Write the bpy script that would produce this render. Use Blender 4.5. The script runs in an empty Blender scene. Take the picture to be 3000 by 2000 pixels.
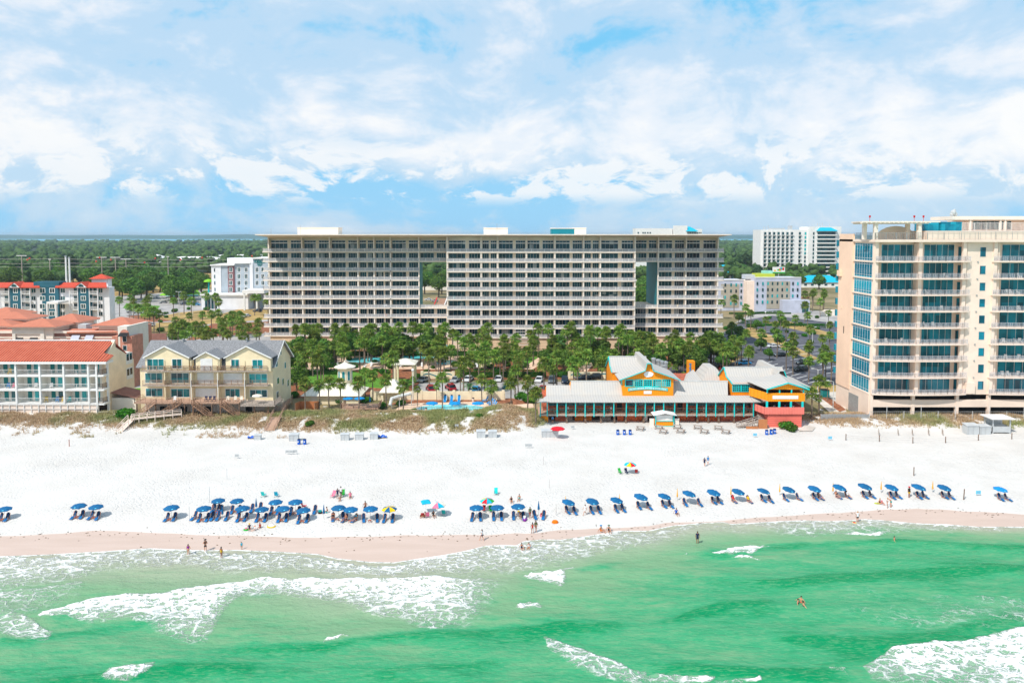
import bpy,bmesh,math,random
import numpy as np
from mathutils import Vector,Matrix,noise as mnoise
R=math.radians
sc=bpy.context.scene
COL=sc.collection
random.seed(7);rng=np.random.default_rng(7)

# ------------------------------------------------------------------ camera
CAMH=44.0;F=2100.0;TH=R(3.43);PCY=813.0
cd=bpy.data.cameras.new('camera');cam=bpy.data.objects.new('camera',cd);COL.objects.link(cam)
cam.location=(0,0,CAMH);cam.rotation_euler=(R(90)-TH,0,0)
cd.sensor_width=36.0;cd.lens=36.0*F/3000.0
cd.shift_y=-(1000.0-PCY)/3000.0
cd.clip_start=0.5;cd.clip_end=200000.0
sc.camera=cam

# ------------------------------------------------------------------ light and sky
SUN_DIR=Vector((-0.42,-0.46,0.80)).normalized()
sun_el=math.asin(SUN_DIR.z);sun_az=math.atan2(SUN_DIR.x,SUN_DIR.y)
sl=bpy.data.lights.new('sun','SUN');sl.energy=3.6;sl.angle=R(0.55);sl.color=(1.0,0.955,0.88)
so=bpy.data.objects.new('sun',sl);COL.objects.link(so)
so.rotation_euler=SUN_DIR.to_track_quat('Z','Y').to_euler();so.location=(-80,-40,160)
sc.view_settings.view_transform='Standard'
try:sc.view_settings.look='None'
except Exception:pass
sc.view_settings.gamma=1.0;sc.view_settings.use_curve_mapping=False
sc.view_settings.exposure=0.28

class NT:
 def __init__(s,tree):s.t=tree;s.t.nodes.clear()
 def n(s,typ,**kw):
  nd=s.t.nodes.new(typ)
  for k,v in kw.items():
   if k.startswith('i_'):
    nd.inputs[k[2:].replace('_',' ')].default_value=v
   else:setattr(nd,k,v)
  return nd
 def l(s,a,b):s.t.links.new(a,b)
 def math(s,op,a,b=None,c=None,clamp=False):
  nd=s.t.nodes.new('ShaderNodeMath');nd.operation=op;nd.use_clamp=clamp
  for i,x in enumerate((a,b,c)):
   if x is None:continue
   if isinstance(x,(int,float)):nd.inputs[i].default_value=x
   else:s.l(x,nd.inputs[i])
  return nd.outputs[0]
 def mix(s,f,a,b):
  nd=s.t.nodes.new('ShaderNodeMix');nd.data_type='RGBA'
  for i,x in((0,f),(6,a),(7,b)):
   if isinstance(x,(int,float)):nd.inputs[i].default_value=x
   elif isinstance(x,tuple):nd.inputs[i].default_value=(x[0],x[1],x[2],1)
   else:s.l(x,nd.inputs[i])
  return nd.outputs[2]
 def sstep(s,x,a,b):
  nd=s.t.nodes.new('ShaderNodeMapRange');nd.interpolation_type='SMOOTHSTEP'
  s.l(x,nd.inputs[0]);nd.inputs[1].default_value=a;nd.inputs[2].default_value=b
  return nd.outputs[0]
 def noise(s,vec,scale,detail=4,rough=0.5,dist=0.0):
  nd=s.t.nodes.new('ShaderNodeTexNoise');s.l(vec,nd.inputs['Vector'])
  nd.inputs['Scale'].default_value=scale;nd.inputs['Detail'].default_value=detail
  nd.inputs['Roughness'].default_value=rough;nd.inputs['Distortion'].default_value=dist
  return nd.outputs[0]
 def mapping(s,vec,loc=(0,0,0),rot=(0,0,0),scale=(1,1,1)):
  nd=s.t.nodes.new('ShaderNodeMapping');s.l(vec,nd.inputs[0])
  nd.inputs[1].default_value=loc;nd.inputs[2].default_value=rot;nd.inputs[3].default_value=scale
  return nd.outputs[0]

def srgb(r,g,b):
 f=lambda c:(c/255/12.92)if c/255<=0.04045 else((c/255+0.055)/1.055)**2.4
 return(f(r),f(g),f(b))

W=bpy.data.worlds.new('World');sc.world=W;W.use_nodes=True
t=NT(W.node_tree)
tc=t.n('ShaderNodeTexCoord');sep=t.n('ShaderNodeSeparateXYZ');t.l(tc.outputs['Generated'],sep.inputs[0])
sky=t.n('ShaderNodeTexSky');sky.sky_type='NISHITA';sky.sun_disc=False
sky.sun_elevation=sun_el;sky.sun_rotation=sun_az;sky.altitude=0;sky.air_density=1.3;sky.dust_density=0.6;sky.ozone_density=2.5
bgA=t.n('ShaderNodeBackground');bgA.inputs[1].default_value=0.115;t.l(sky.outputs[0],bgA.inputs[0])
# thin veil plus puffy cloud banks, laid out by direction
el=sep.outputs[2]
warp=t.n('ShaderNodeTexNoise');warp.inputs['Scale'].default_value=3.0;warp.inputs['Detail'].default_value=3
t.l(tc.outputs['Generated'],warp.inputs['Vector'])
wv=t.n('ShaderNodeVectorMath');wv.operation='MULTIPLY_ADD';t.l(warp.outputs['Color'],wv.inputs[0]);wv.inputs[1].default_value=(0.16,0.0,0.10);t.l(tc.outputs['Generated'],wv.inputs[2])
big=t.noise(t.mapping(wv.outputs[0],loc=(0.62,0.2,0.31),rot=(0,R(-14),0),scale=(1.0,1.0,2.1)),3.1,9,0.55,0.15)
mid=t.noise(t.mapping(wv.outputs[0],loc=(2.3,1.2,0.9),scale=(1.0,1.0,1.7)),7.5,10,0.60,0.25)
fine=t.noise(t.mapping(wv.outputs[0],loc=(4.1,0.7,0.2),scale=(1.0,1.0,1.5)),19.0,8,0.62,0.2)
thick=t.math('ADD',t.math('ADD',t.math('MULTIPLY',big,0.58),t.math('MULTIPLY',mid,0.32)),t.math('MULTIPLY',fine,0.16))
up=t.sstep(el,0.055,0.115)
thick=t.math('ADD',thick,t.math('MULTIPLY',t.math('SUBTRACT',up,1.0),0.13))
# a little clearer towards the upper right, as in the photo
clr=t.math('MULTIPLY',t.sstep(sep.outputs[0],0.0,0.45),t.sstep(el,0.20,0.33))
thick=t.math('SUBTRACT',thick,t.math('MULTIPLY',clr,0.11))
base=t.mix(t.sstep(el,0.0,0.30),srgb(150,212,252),srgb(122,206,250))
ccol=t.mix(t.sstep(thick,0.36,0.45),base,srgb(192,223,248))
ccol=t.mix(t.sstep(t.math('ADD',thick,t.math('MULTIPLY',t.math('SUBTRACT',mid,0.5),0.30)),0.445,0.60),ccol,srgb(238,245,254))
ccol=t.mix(t.sstep(thick,0.55,0.62),ccol,srgb(255,255,255))
# small bright cumulus row low over the horizon
cu=t.noise(t.mapping(wv.outputs[0],loc=(7.7,0.1,0.3),scale=(1.0,1.0,1.9)),15.0,9,0.62,0.3)
band=t.math('MULTIPLY',t.sstep(el,0.035,0.06),t.math('SUBTRACT',1.0,t.sstep(el,0.10,0.16)))
ccol=t.mix(t.math('MULTIPLY',t.math('MULTIPLY',t.sstep(cu,0.46,0.56),band),0.85),ccol,srgb(250,252,255))
mask=t.math('SUBTRACT',0.93,t.math('MULTIPLY',t.sstep(el,0.45,0.9),0.35))
bgB=t.n('ShaderNodeBackground');bgB.inputs[1].default_value=0.83;t.l(ccol,bgB.inputs[0])
mx=t.n('ShaderNodeMixShader');t.l(mask,mx.inputs[0]);t.l(bgA.outputs[0],mx.inputs[1]);t.l(bgB.outputs[0],mx.inputs[2])
wo=t.n('ShaderNodeOutputWorld');t.l(mx.outputs[0],wo.inputs[0])

# ------------------------------------------------------------------ photo pixel -> world helpers (pixels of the 3000x2000 photo)
CT,ST=math.cos(TH),math.sin(TH)
def at(px,py,Y):
 dy=F*CT+(PCY-py)*ST;dz=-F*ST+(PCY-py)*CT
 k=Y/dy
 return k*(px-1500.0),CAMH+k*dz
def gp(px,py,z=0.0):
 dy=F*CT+(PCY-py)*ST;dz=-F*ST+(PCY-py)*CT
 k=(z-CAMH)/dz
 return k*(px-1500.0),k*dy
def proj(x,y,z):
 d=y*CT+(CAMH-z)*ST
 v=y*ST-(CAMH-z)*CT
 return 1500+F*x/d,PCY-F*v/d

# ------------------------------------------------------------------ materials
def mat(name,col,rough=0.7,var=0.12,scale=1.5,bump=0.0,bscale=20.0,metal=0.0,spec=0.35,var2=None,objrand=0.0,stretch=(1,1,1)):
 m=bpy.data.materials.new(name);m.use_nodes=True;t=NT(m.node_tree)
 o=t.n('ShaderNodeOutputMaterial');b=t.n('ShaderNodeBsdfPrincipled')
 b.inputs['Roughness'].default_value=rough;b.inputs['Metallic'].default_value=metal
 b.inputs['Specular IOR Level'].default_value=spec
 tc=t.n('ShaderNodeTexCoord');vec=t.mapping(tc.outputs['Object'],scale=stretch)
 n=t.noise(vec,scale,5,0.6)
 c2=var2 if var2 else tuple(max(0,c*(1-2*var))for c in col)
 c1=col if var2 else tuple(min(1,c*(1+var))for c in col)
 c=t.mix(t.sstep(n,0.3,0.7),c2,c1)
 if objrand:
  oi=t.n('ShaderNodeObjectInfo')
  hs=t.n('ShaderNodeHueSaturation');t.l(c,hs.inputs['Color'])
  t.l(t.math('ADD',t.math('MULTIPLY',oi.outputs['Random'],2*objrand),1-objrand),hs.inputs['Value'])
  c=hs.outputs[0]
 t.l(c,b.inputs['Base Color'])
 if bump:
  bp=t.n('ShaderNodeBump');bp.inputs['Strength'].default_value=bump;bp.inputs['Distance'].default_value=0.05
  t.l(t.noise(tc.outputs['Object'],bscale,4),bp.inputs['Height']);t.l(bp.outputs[0],b.inputs['Normal'])
 t.l(b.outputs[0],o.inputs[0]);return m

def glassmat(name,c1,c2,scale=0.5,rough=0.06,spec=0.5,blinds=0):
 m=bpy.data.materials.new(name);m.use_nodes=True;t=NT(m.node_tree)
 o=t.n('ShaderNodeOutputMaterial');b=t.n('ShaderNodeBsdfPrincipled')
 b.inputs['Roughness'].default_value=rough;b.inputs['Specular IOR Level'].default_value=spec
 tc=t.n('ShaderNodeTexCoord')
 v=t.n('ShaderNodeTexWhiteNoise');v.noise_dimensions='3D'
 sn=t.n('ShaderNodeVectorMath');sn.operation='SNAP';t.l(tc.outputs['Object'],sn.inputs[0]);sn.inputs[1].default_value=(1.3,50,3.1)
 t.l(sn.outputs[0],v.inputs[0])
 f=t.math('MULTIPLY',t.math('ADD',v.outputs[0],t.noise(tc.outputs['Object'],scale,2)),0.5)
 cc=t.mix(t.sstep(f,0.2,0.8),c1,c2)
 if blinds:cc=t.mix(t.math('MULTIPLY',t.math('GREATER_THAN',v.outputs[0],1-blinds),0.8),cc,(0.34,0.35,0.34))
 t.l(cc,b.inputs['Base Color'])
 t.l(b.outputs[0],o.inputs[0]);return m

def striped(name,c1,c2,freq,axis=0,duty=0.5,rough=0.5,spec=0.3,metal=0.0,bump=0.3,var=0.5,tint=None):
 """ribbed metal / roof tile / board siding: ribs run across `axis` of the object"""
 m=bpy.data.materials.new(name);m.use_nodes=True;t=NT(m.node_tree)
 o=t.n('ShaderNodeOutputMaterial');b=t.n('ShaderNodeBsdfPrincipled')
 b.inputs['Roughness'].default_value=rough;b.inputs['Specular IOR Level'].default_value=spec;b.inputs['Metallic'].default_value=metal
 tc=t.n('ShaderNodeTexCoord');s=t.n('ShaderNodeSeparateXYZ');t.l(tc.outputs['Object'],s.inputs[0])
 fr=t.math('FRACT',t.math('MULTIPLY',s.outputs[axis],freq))
 tri=t.math('ABSOLUTE',t.math('SUBTRACT',fr,0.5))
 line=t.sstep(tri,0.5*duty-0.12,0.5*duty+0.02)
 n=t.noise(tc.outputs['Object'],0.6,6,0.65)
 base=t.mix(t.math('MULTIPLY',line,var),c1,c2)
 base=t.mix(t.math('MULTIPLY',t.sstep(n,0.35,0.75),0.35),base,tint if tint else c2)
 t.l(base,b.inputs['Base Color'])
 bp=t.n('ShaderNodeBump');bp.inputs['Strength'].default_value=bump;bp.inputs['Distance'].default_value=0.06
 t.l(tri,bp.inputs['Height']);t.l(bp.outputs[0],b.inputs['Normal'])
 t.l(b.outputs[0],o.inputs[0]);return m

def leafmat(name,c1,c2,c3=None,objrand=0.25):
 m=bpy.data.materials.new(name);m.use_nodes=True;t=NT(m.node_tree)
 o=t.n('ShaderNodeOutputMaterial');b=t.n('ShaderNodeBsdfPrincipled')
 b.inputs['Roughness'].default_value=0.55;b.inputs['Specular IOR Level'].default_value=0.25
 geo=t.n('ShaderNodeNewGeometry');oi=t.n('ShaderNodeObjectInfo')
 f=geo.outputs['Random Per Island']
 c=t.mix(f,c1,c2)
 if c3:c=t.mix(t.sstep(f,0.93,0.97),c,c3)
 hs=t.n('ShaderNodeHueSaturation');t.l(c,hs.inputs['Color'])
 t.l(t.math('ADD',t.math('MULTIPLY',oi.outputs['Random'],2*objrand),1-objrand),hs.inputs['Value'])
 t.l(t.math('ADD',t.math('MULTIPLY',oi.outputs['Random'],0.04),0.48),hs.inputs['Hue'])
 t.l(hs.outputs[0],b.inputs['Base Color'])
 tr=t.n('ShaderNodeBsdfTranslucent');t.l(hs.outputs[0],tr.inputs[0])
 mxx=t.n('ShaderNodeMixShader');mxx.inputs[0].default_value=0.42
 t.l(b.outputs[0],mxx.inputs[1]);t.l(tr.outputs[0],mxx.inputs[2]);t.l(mxx.outputs[0],o.inputs[0]);return m

M={}
def m_(k,*a,**kw):M[k]=mat(k,*a,**kw)
m_('cream',(0.84,0.71,0.56),0.8,0.05,0.3)
m_('cream_light',(0.88,0.77,0.66),0.75,0.04,0.3)
m_('podium',(0.80,0.60,0.42),0.85,0.06,0.3)
m_('rail_lilac',(0.60,0.585,0.61),0.5,0.03,2)
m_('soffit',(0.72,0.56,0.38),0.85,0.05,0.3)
m_('white',(0.80,0.79,0.77),0.6,0.04,0.6)
m_('white_rail',(0.86,0.83,0.80),0.5,0.03,2)
m_('shell',(0.86,0.69,0.57),0.8,0.04,0.25)
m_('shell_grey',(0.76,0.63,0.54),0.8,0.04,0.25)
m_('peach',(0.92,0.64,0.47),0.8,0.04,0.15)
m_('house_yellow',(0.80,0.67,0.44),0.75,0.05,0.4)
m_('house_cream',(0.90,0.74,0.54),0.75,0.05,0.4)
m_('stucco',(0.83,0.77,0.68),0.8,0.04,0.4)
m_('hotel_white',(0.80,0.80,0.82),0.7,0.04,0.3)
m_('hotel_grey',(0.42,0.48,0.54),0.7,0.06,0.3)
m_('hotel_lilac',(0.50,0.52,0.62),0.7,0.06,0.3)
m_('hotel_maroon',(0.22,0.09,0.10),0.7,0.06,0.3)
m_('hotel_blue',(0.02,0.12,0.17),0.7,0.08,0.3)
m_('tan',(0.40,0.36,0.29),0.8,0.06,0.3)
m_('lime',(0.50,0.55,0.05),0.7,0.06,0.3)
m_('mint',(0.30,0.65,0.60),0.7,0.06,0.3)
m_('brickpink',(0.62,0.27,0.19),0.85,0.10,1.0)
m_('brickdark',(0.28,0.13,0.10),0.85,0.10,1.0)
m_('grey_shingle',(0.26,0.26,0.27),0.9,0.3,6.0,0.4,8)
m_('teal',(0.0,0.58,0.56),0.5,0.08,0.8)
m_('teal_dark',(0.01,0.22,0.22),0.5,0.10,0.8)
m_('teal_panel',(0.0,0.20,0.26),0.5,0.06,0.4)
m_('coral',(0.80,0.17,0.12),0.75,0.08,0.8)
m_('redpanel',(0.62,0.14,0.045),0.85,0.2,1.5)
m_('redwood',(0.48,0.12,0.06),0.85,0.25,1.2)
m_('orange_board',(0.80,0.22,0.01),0.7,0.10,1.0)
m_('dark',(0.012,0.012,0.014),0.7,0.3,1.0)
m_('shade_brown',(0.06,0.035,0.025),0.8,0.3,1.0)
m_('deckwood',(0.48,0.30,0.21),0.85,0.18,2.5,stretch=(1,6,1))
m_('greywood',(0.42,0.35,0.30),0.85,0.18,2.5)
m_('brownwood',(0.28,0.16,0.10),0.85,0.2,2.0)
m_('postwood',(0.20,0.13,0.09),0.9,0.2,2.0)
m_('bamboo',(0.85,0.42,0.02),0.6,0.1,2.0)
m_('metal_grey',(0.42,0.43,0.44),0.4,0.08,2.0,metal=0.4)
m_('pole_light',(0.62,0.63,0.62),0.6,0.08,1.0)
m_('concrete',(0.60,0.55,0.49),0.9,0.08,0.3)
m_('path_peach',(0.78,0.55,0.40),0.9,0.08,0.4)
m_('asphalt',(0.105,0.105,0.125),0.95,0.18,0.25,0.15,30)
m_('asphalt_light',(0.40,0.375,0.36),0.95,0.12,0.12)
m_('paint_white',(0.78,0.78,0.78),0.7,0.08,1.0)
m_('mulch',(0.30,0.11,0.05),0.95,0.25,1.0,0.2,12)
m_('dry_grass',(0.42,0.28,0.10),0.95,0.2,0.15)
m_('lawn',(0.10,0.26,0.02),0.95,0.2,0.6,0.2,20)
m_('ground',(0.13,0.12,0.045),0.95,0.3,0.03,var2=(0.34,0.25,0.14))
m_('wall_cream',(0.86,0.74,0.52),0.8,0.04,0.4)
m_('blue_cloth',(0.001,0.115,0.285),0.75,0.08,1.5,objrand=0.10)
m_('blue_light',(0.0,0.24,0.58),0.7,0.08,1.5)
m_('chair_shaded',(0.003,0.045,0.13),0.8,0.1,3.0,objrand=0.15)  # backrest blue darkened to paint in the umbrella's shade
m_('chair_blue',(0.002,0.13,0.36),0.8,0.1,3.0,objrand=0.15)
m_('logo_pale',(0.10,0.55,0.80),0.6,0.05)
m_('cyan_cloth',(0.0,0.42,0.60),0.7,0.08,1.5)
m_('red_cloth',(0.70,0.005,0.02),0.7,0.1,1.5)
m_('yellow_cloth',(0.85,0.55,0.0),0.7,0.08,1.5)
m_('green_cloth',(0.02,0.42,0.05),0.7,0.08,1.5)
m_('pink_cloth',(0.80,0.18,0.30),0.7,0.08,1.5)
m_('pastel',(0.80,0.72,0.60),0.7,0.05,1.5)
m_('navy_cloth',(0.012,0.02,0.07),0.8,0.1,3.0)
m_('black_cloth',(0.012,0.012,0.014),0.8,0.1,3.0)
m_('white_cloth',(0.78,0.78,0.80),0.8,0.05,3.0)
m_('olive_cloth',(0.07,0.13,0.06),0.8,0.1,3.0)
m_('brown_cloth',(0.15,0.05,0.03),0.8,0.1,3.0)
m_('orange_cloth',(0.85,0.20,0.0),0.8,0.1,3.0)
m_('purple_cloth',(0.25,0.02,0.30),0.8,0.1,3.0)
m_('teal_cloth',(0.0,0.35,0.33),0.8,0.1,3.0)
m_('maroon_cloth',(0.35,0.02,0.02),0.8,0.1,3.0)
m_('skin',(0.58,0.27,0.16),0.6,0.06,3.0,objrand=0.15)
m_('skin_tan',(0.36,0.14,0.07),0.6,0.06,3.0,objrand=0.1)
m_('hair_dark',(0.025,0.015,0.012),0.6,0.2,6.0)
m_('hair_blond',(0.45,0.25,0.09),0.6,0.2,6.0)
m_('barrel_blue',(0.0,0.10,0.50),0.4,0.08,1.5)
m_('plastic_white',(0.50,0.52,0.53),0.5,0.05,1.0)
m_('seaweed',(0.10,0.055,0.02),0.9,0.3,4.0)
m_('trunk',(0.22,0.17,0.13),0.95,0.25,3.0,objrand=0.2)
m_('trunk_tree',(0.12,0.09,0.06),0.95,0.2,3.0)
m_('tire',(0.015,0.015,0.015),0.8,0.1)
m_('rim',(0.45,0.45,0.46),0.35,0.05,metal=0.6)
m_('lamp_clear',(0.75,0.74,0.70),0.3,0.02)
m_('tail_red',(0.5,0.01,0.01),0.3,0.02)
m_('ball_red',(0.75,0.05,0.02),0.5,0.05)
m_('netgrey',(0.45,0.42,0.40),0.7,0.1)
m_('pool_tile',(0.10,0.62,0.72),0.4,0.1,1.0)
m_('flower_pink',(0.75,0.12,0.28),0.6,0.15,3.0)
for k,c in dict(white=(0.75,0.76,0.78),silver=(0.35,0.37,0.39),black=(0.015,0.017,0.02),red=(0.32,0.01,0.015),blue=(0.01,0.30,0.62),navy=(0.012,0.03,0.07),green=(0.01,0.13,0.13),grey=(0.10,0.12,0.14)).items():
 M['paint_'+k+'_car']=mat('paint_'+k+'_car',c,0.22,0.03,1.0,spec=0.6)
G={
'condo':glassmat('condo_glass',(0.002,0.014,0.026),(0.008,0.060,0.090),blinds=0.05,spec=0.5),
'tower':glassmat('tower_glass',(0.001,0.055,0.090),(0.004,0.22,0.32)),
'towerblue':glassmat('tower_blue_glass',(0.002,0.14,0.22),(0.01,0.34,0.46),1.5),
'turq':glassmat('turquoise_glass',(0.0,0.16,0.18),(0.01,0.46,0.48),1.2),
'house':glassmat('house_glass',(0.003,0.02,0.03),(0.01,0.22,0.24),0.8),
'hotel':glassmat('hotel_glass',(0.005,0.02,0.03),(0.02,0.10,0.11),0.8),
'car':glassmat('car_glass',(0.01,0.012,0.015),(0.02,0.03,0.035)),
}
M['ribroof']=striped('ribbed_metal_roof',(0.49,0.47,0.445),(0.34,0.33,0.325),1.6,0,0.75,0.6,0.25,0.0,0.4,0.42,(0.58,0.50,0.41))
M['orange']=striped('orange_board_siding',(0.90,0.30,0.006),(0.58,0.17,0.004),2.2,0,0.85,0.8,0.2,0,0.3,0.5,(0.80,0.30,0.03))
M['coralboard']=striped('coral_boards',(0.86,0.22,0.17),(0.55,0.11,0.09),2.8,0,0.8,0.75,0.3,0,0.3,0.6)
M['coralh']=striped('coral_planks',(0.82,0.18,0.13),(0.55,0.10,0.08),2.0,2,0.85,0.75,0.3,0,0.4,0.7)
M['redtile']=striped('red_roof_tile',(0.54,0.12,0.065),(0.12,0.02,0.012),1.5,0,0.7,0.8,0.2,0,1.0,0.9,(0.58,0.18,0.11))
M['orangetile']=striped('orange_roof_tile',(0.60,0.22,0.13),(0.36,0.10,0.06),2.2,0,0.6,0.7,0.3,0,0.8,0.6)
M['brighttile']=striped('bright_red_tile',(0.60,0.075,0.035),(0.38,0.04,0.02),1.2,0,0.6,0.7,0.3,0,0.6,0.5)
M['creamroof']=striped('cream_metal_roof',(0.82,0.76,0.64),(0.62,0.56,0.46),1.0,0,0.85,0.5,0.4,0,0.3,0.5)
M['blueroof']=striped('cyan_metal_roof',(0.0,0.44,0.62),(0.0,0.28,0.42),0.7,0,0.85,0.5,0.4,0,0.3,0.4)
M['woodfence']=striped('board_fence',(0.55,0.22,0.09),(0.28,0.10,0.04),4.0,0,0.8,0.9,0.2,0,0.3,0.6)
M['podium_lined']=striped('lined_podium',(0.82,0.60,0.40),(0.62,0.44,0.29),0.8,2,0.94,0.85,0.3,0,0.2,0.5)
M['palm']=leafmat('palm_leaf',(0.020,0.080,0.008),(0.36,0.52,0.08),(0.42,0.30,0.08))
M['palm_grey']=leafmat('palm_leaf_silver',(0.07,0.17,0.06),(0.20,0.36,0.12))
M['leaf']=leafmat('tree_leaf',(0.022,0.085,0.010),(0.18,0.34,0.045))
M['leaf2']=leafmat('bush_leaf',(0.02,0.10,0.008),(0.10,0.28,0.015))
M['pine']=leafmat('pine_leaf',(0.022,0.060,0.016),(0.075,0.15,0.035))
M['hedge']=leafmat('hedge_leaf',(0.012,0.07,0.006),(0.05,0.18,0.012))
M['pinkleaf']=leafmat('pink_bloom',(0.55,0.05,0.18),(0.85,0.25,0.38))
M['whiteleaf']=leafmat('white_bloom',(0.35,0.42,0.25),(0.75,0.75,0.65))

# ------------------------------------------------------------------ mesh builder
class MB:
 def __init__(s):s.v=[];s.f=[];s.m=[]
 def add(s,vs,fs,mi=0):
  o=len(s.v);s.v.extend([tuple(p)for p in vs])
  for f in fs:s.f.append(tuple(i+o for i in f));s.m.append(mi)
  return s
 def box(s,x0,x1,y0,y1,z0,z1,mi=0):
  if x0>x1:x0,x1=x1,x0
  if y0>y1:y0,y1=y1,y0
  if z0>z1:z0,z1=z1,z0
  return s.add([(x0,y0,z0),(x1,y0,z0),(x1,y1,z0),(x0,y1,z0),(x0,y0,z1),(x1,y0,z1),(x1,y1,z1),(x0,y1,z1)],
   [(0,3,2,1),(4,5,6,7),(0,1,5,4),(1,2,6,5),(2,3,7,6),(3,0,4,7)],mi)
 def quad(s,a,b,c,d,mi=0):return s.add([a,b,c,d],[(0,1,2,3)],mi)
 def tri(s,a,b,c,mi=0):return s.add([a,b,c],[(0,1,2)],mi)
 def slab(s,a,b,c,d,t=0.15,mi=0):
  """thick sheet: quad extruded down by t"""
  lo=[(p[0],p[1],p[2]-t)for p in(a,b,c,d)]
  return s.add([a,b,c,d]+lo,[(0,1,2,3),(7,6,5,4),(0,4,5,1),(1,5,6,2),(2,6,7,3),(3,7,4,0)],mi)
 def prism(s,pts,lo,hi,axis='y',mi=0):
  """2D outline extruded; axis y: pts=(x,z); axis x: pts=(y,z); axis z: pts=(x,y)"""
  n=len(pts)
  mk={'y':lambda p,a:(p[0],a,p[1]),'x':lambda p,a:(a,p[0],p[1]),'z':lambda p,a:(p[0],p[1],a)}[axis]
  vs=[mk(p,lo)for p in pts]+[mk(p,hi)for p in pts]
  fs=[tuple(range(n)),tuple(range(2*n-1,n-1,-1))]+[(i,i+n,(i+1)%n+n,(i+1)%n)for i in range(n)]
  return s.add(vs,fs,mi)
 def bar(s,a,b,w=0.05,h=None,mi=0):
  a=Vector(a);b=Vector(b);d=(b-a)
  if d.length<1e-6:return s
  d.normalize();up=Vector((0,0,1))if abs(d.z)<0.95 else Vector((0,1,0))
  r=d.cross(up).normalized()*(w/2);u=r.cross(d).normalized()*((h or w)/2)
  vs=[a-r-u,a+r-u,a+r+u,a-r+u,b-r-u,b+r-u,b+r+u,b-r+u]
  return s.add(vs,[(0,1,2,3),(7,6,5,4),(0,4,5,1),(1,5,6,2),(2,6,7,3),(3,7,4,0)],mi)
 def tube(s,pts,rad,n=8,mi=0,cap=True):
  pts=[Vector(p)for p in pts]
  if not isinstance(rad,(list,tuple)):rad=[rad]*len(pts)
  o=len(s.v);prev=None
  for i,p in enumerate(pts):
   d=(pts[min(i+1,len(pts)-1)]-pts[max(i-1,0)]).normalized()
   up=Vector((0,0,1))if abs(d.z)<0.9 else Vector((0,1,0))
   r=d.cross(up).normalized();u=r.cross(d).normalized()
   for k in range(n):
    a=2*math.pi*k/n
    s.v.append(tuple(p+(r*math.cos(a)+u*math.sin(a))*rad[i]))
  for i in range(len(pts)-1):
   for k in range(n):
    a=o+i*n+k;b=o+i*n+(k+1)%n
    s.f.append((a,b,b+n,a+n));s.m.append(mi)
  if cap:
   s.f.append(tuple(range(o,o+n)));s.m.append(mi)
   s.f.append(tuple(range(o+len(pts)*n-1,o+(len(pts)-1)*n-1,-1)));s.m.append(mi)
  return s
 def lathe(s,prof,n=12,c=(0,0),mi=0,ang=0.0):
  o=len(s.v)
  for r,z in prof:
   for k in range(n):
    a=2*math.pi*k/n+ang
    s.v.append((c[0]+r*math.cos(a),c[1]+r*math.sin(a),z))
  for i in range(len(prof)-1):
   for k in range(n):
    a=o+i*n+k;b=o+i*n+(k+1)%n
    s.f.append((a,b,b+n,a+n));s.m.append(mi)
  s.f.append(tuple(range(o,o+n))[::-1]);s.m.append(mi)
  s.f.append(tuple(range(o+(len(prof)-1)*n,o+len(prof)*n)));s.m.append(mi)
  return s
 def ball(s,c,r,n=8,mi=0,sz=1.0):
  prof=[(max(0.001,r*math.sin(math.pi*i/n)),c[2]-r*sz*math.cos(math.pi*i/n))for i in range(n+1)]
  return s.lathe(prof,n+2,(c[0],c[1]),mi)
 def build(s,name,mats,parent=None,smooth=False,label=None):
  if not isinstance(mats,(list,tuple)):mats=[mats]
  me=bpy.data.meshes.new(name)
  org=Vector((0,0,0));p=parent
  while p is not None:org+=p.location;p=p.parent
  me.from_pydata([(v[0]-org.x,v[1]-org.y,v[2]-org.z)for v in s.v],[],s.f)
  for mm in mats:me.materials.append(M[mm]if isinstance(mm,str)else mm)
  if len(mats)>1:me.polygons.foreach_set('material_index',s.m)
  if smooth:me.polygons.foreach_set('use_smooth',[True]*len(s.f))
  me.update()
  ob=bpy.data.objects.new(name,me);COL.objects.link(ob);ob.parent=parent
  if label:ob['label']=label
  return ob

USED={}
def tag(o,label,cat,group=None,kind=None):
 if label:o['label']=label
 if cat:o['category']=cat
 if group:o['group']=group
 if kind:o['kind']=kind
 return o
def thing(name,loc,label,cat,group=None):
 o=bpy.data.objects.new(name,None);COL.objects.link(o);o.location=loc;o.empty_display_size=0.3
 return tag(o,label,cat,group)
def structure(name,mb,mats,label=None,kind='structure',smooth=False):
 o=mb.build(name,mats,None,smooth);o['kind']=kind
 if label:o['label']=label
 return o
PROTOS=[]
def proto(name):
 o=bpy.data.objects.new(name,None);COL.objects.link(o);PROTOS.append(o);return o
def kids(o):return[c for c in bpy.data.objects if c.parent==o]
KC={}
def tree_of(o):
 if o.name not in KC:
  KC[o.name]=[(c,[g for g in kids(c)])for c in kids(o)]
 return KC[o.name]
def spawn(p,loc,rz=0.0,s=1.0,label='',cat='',group=None,swap=None,tilt=None):
 base=p.name.split('.')[0]
 r=p.copy();r.name=base;COL.objects.link(r)
 r.location=loc;r.rotation_euler=(tilt[0]if tilt else 0,tilt[1]if tilt else 0,rz)
 r.scale=(s,s,s)if not isinstance(s,(tuple,list))else s
 tag(r,label,cat,group)
 for c,gs in tree_of(p):
  cc=c.copy();cc.name=c.name.split('.')[0];COL.objects.link(cc);cc.parent=r
  if swap:
   for i,sl_ in enumerate(cc.material_slots):
    k=sl_.material.name
    if k in swap:sl_.link='OBJECT';sl_.material=M[swap[k]]
  for g in gs:
   gg=g.copy();gg.name=g.name.split('.')[0];COL.objects.link(gg);gg.parent=cc
 return r
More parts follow.
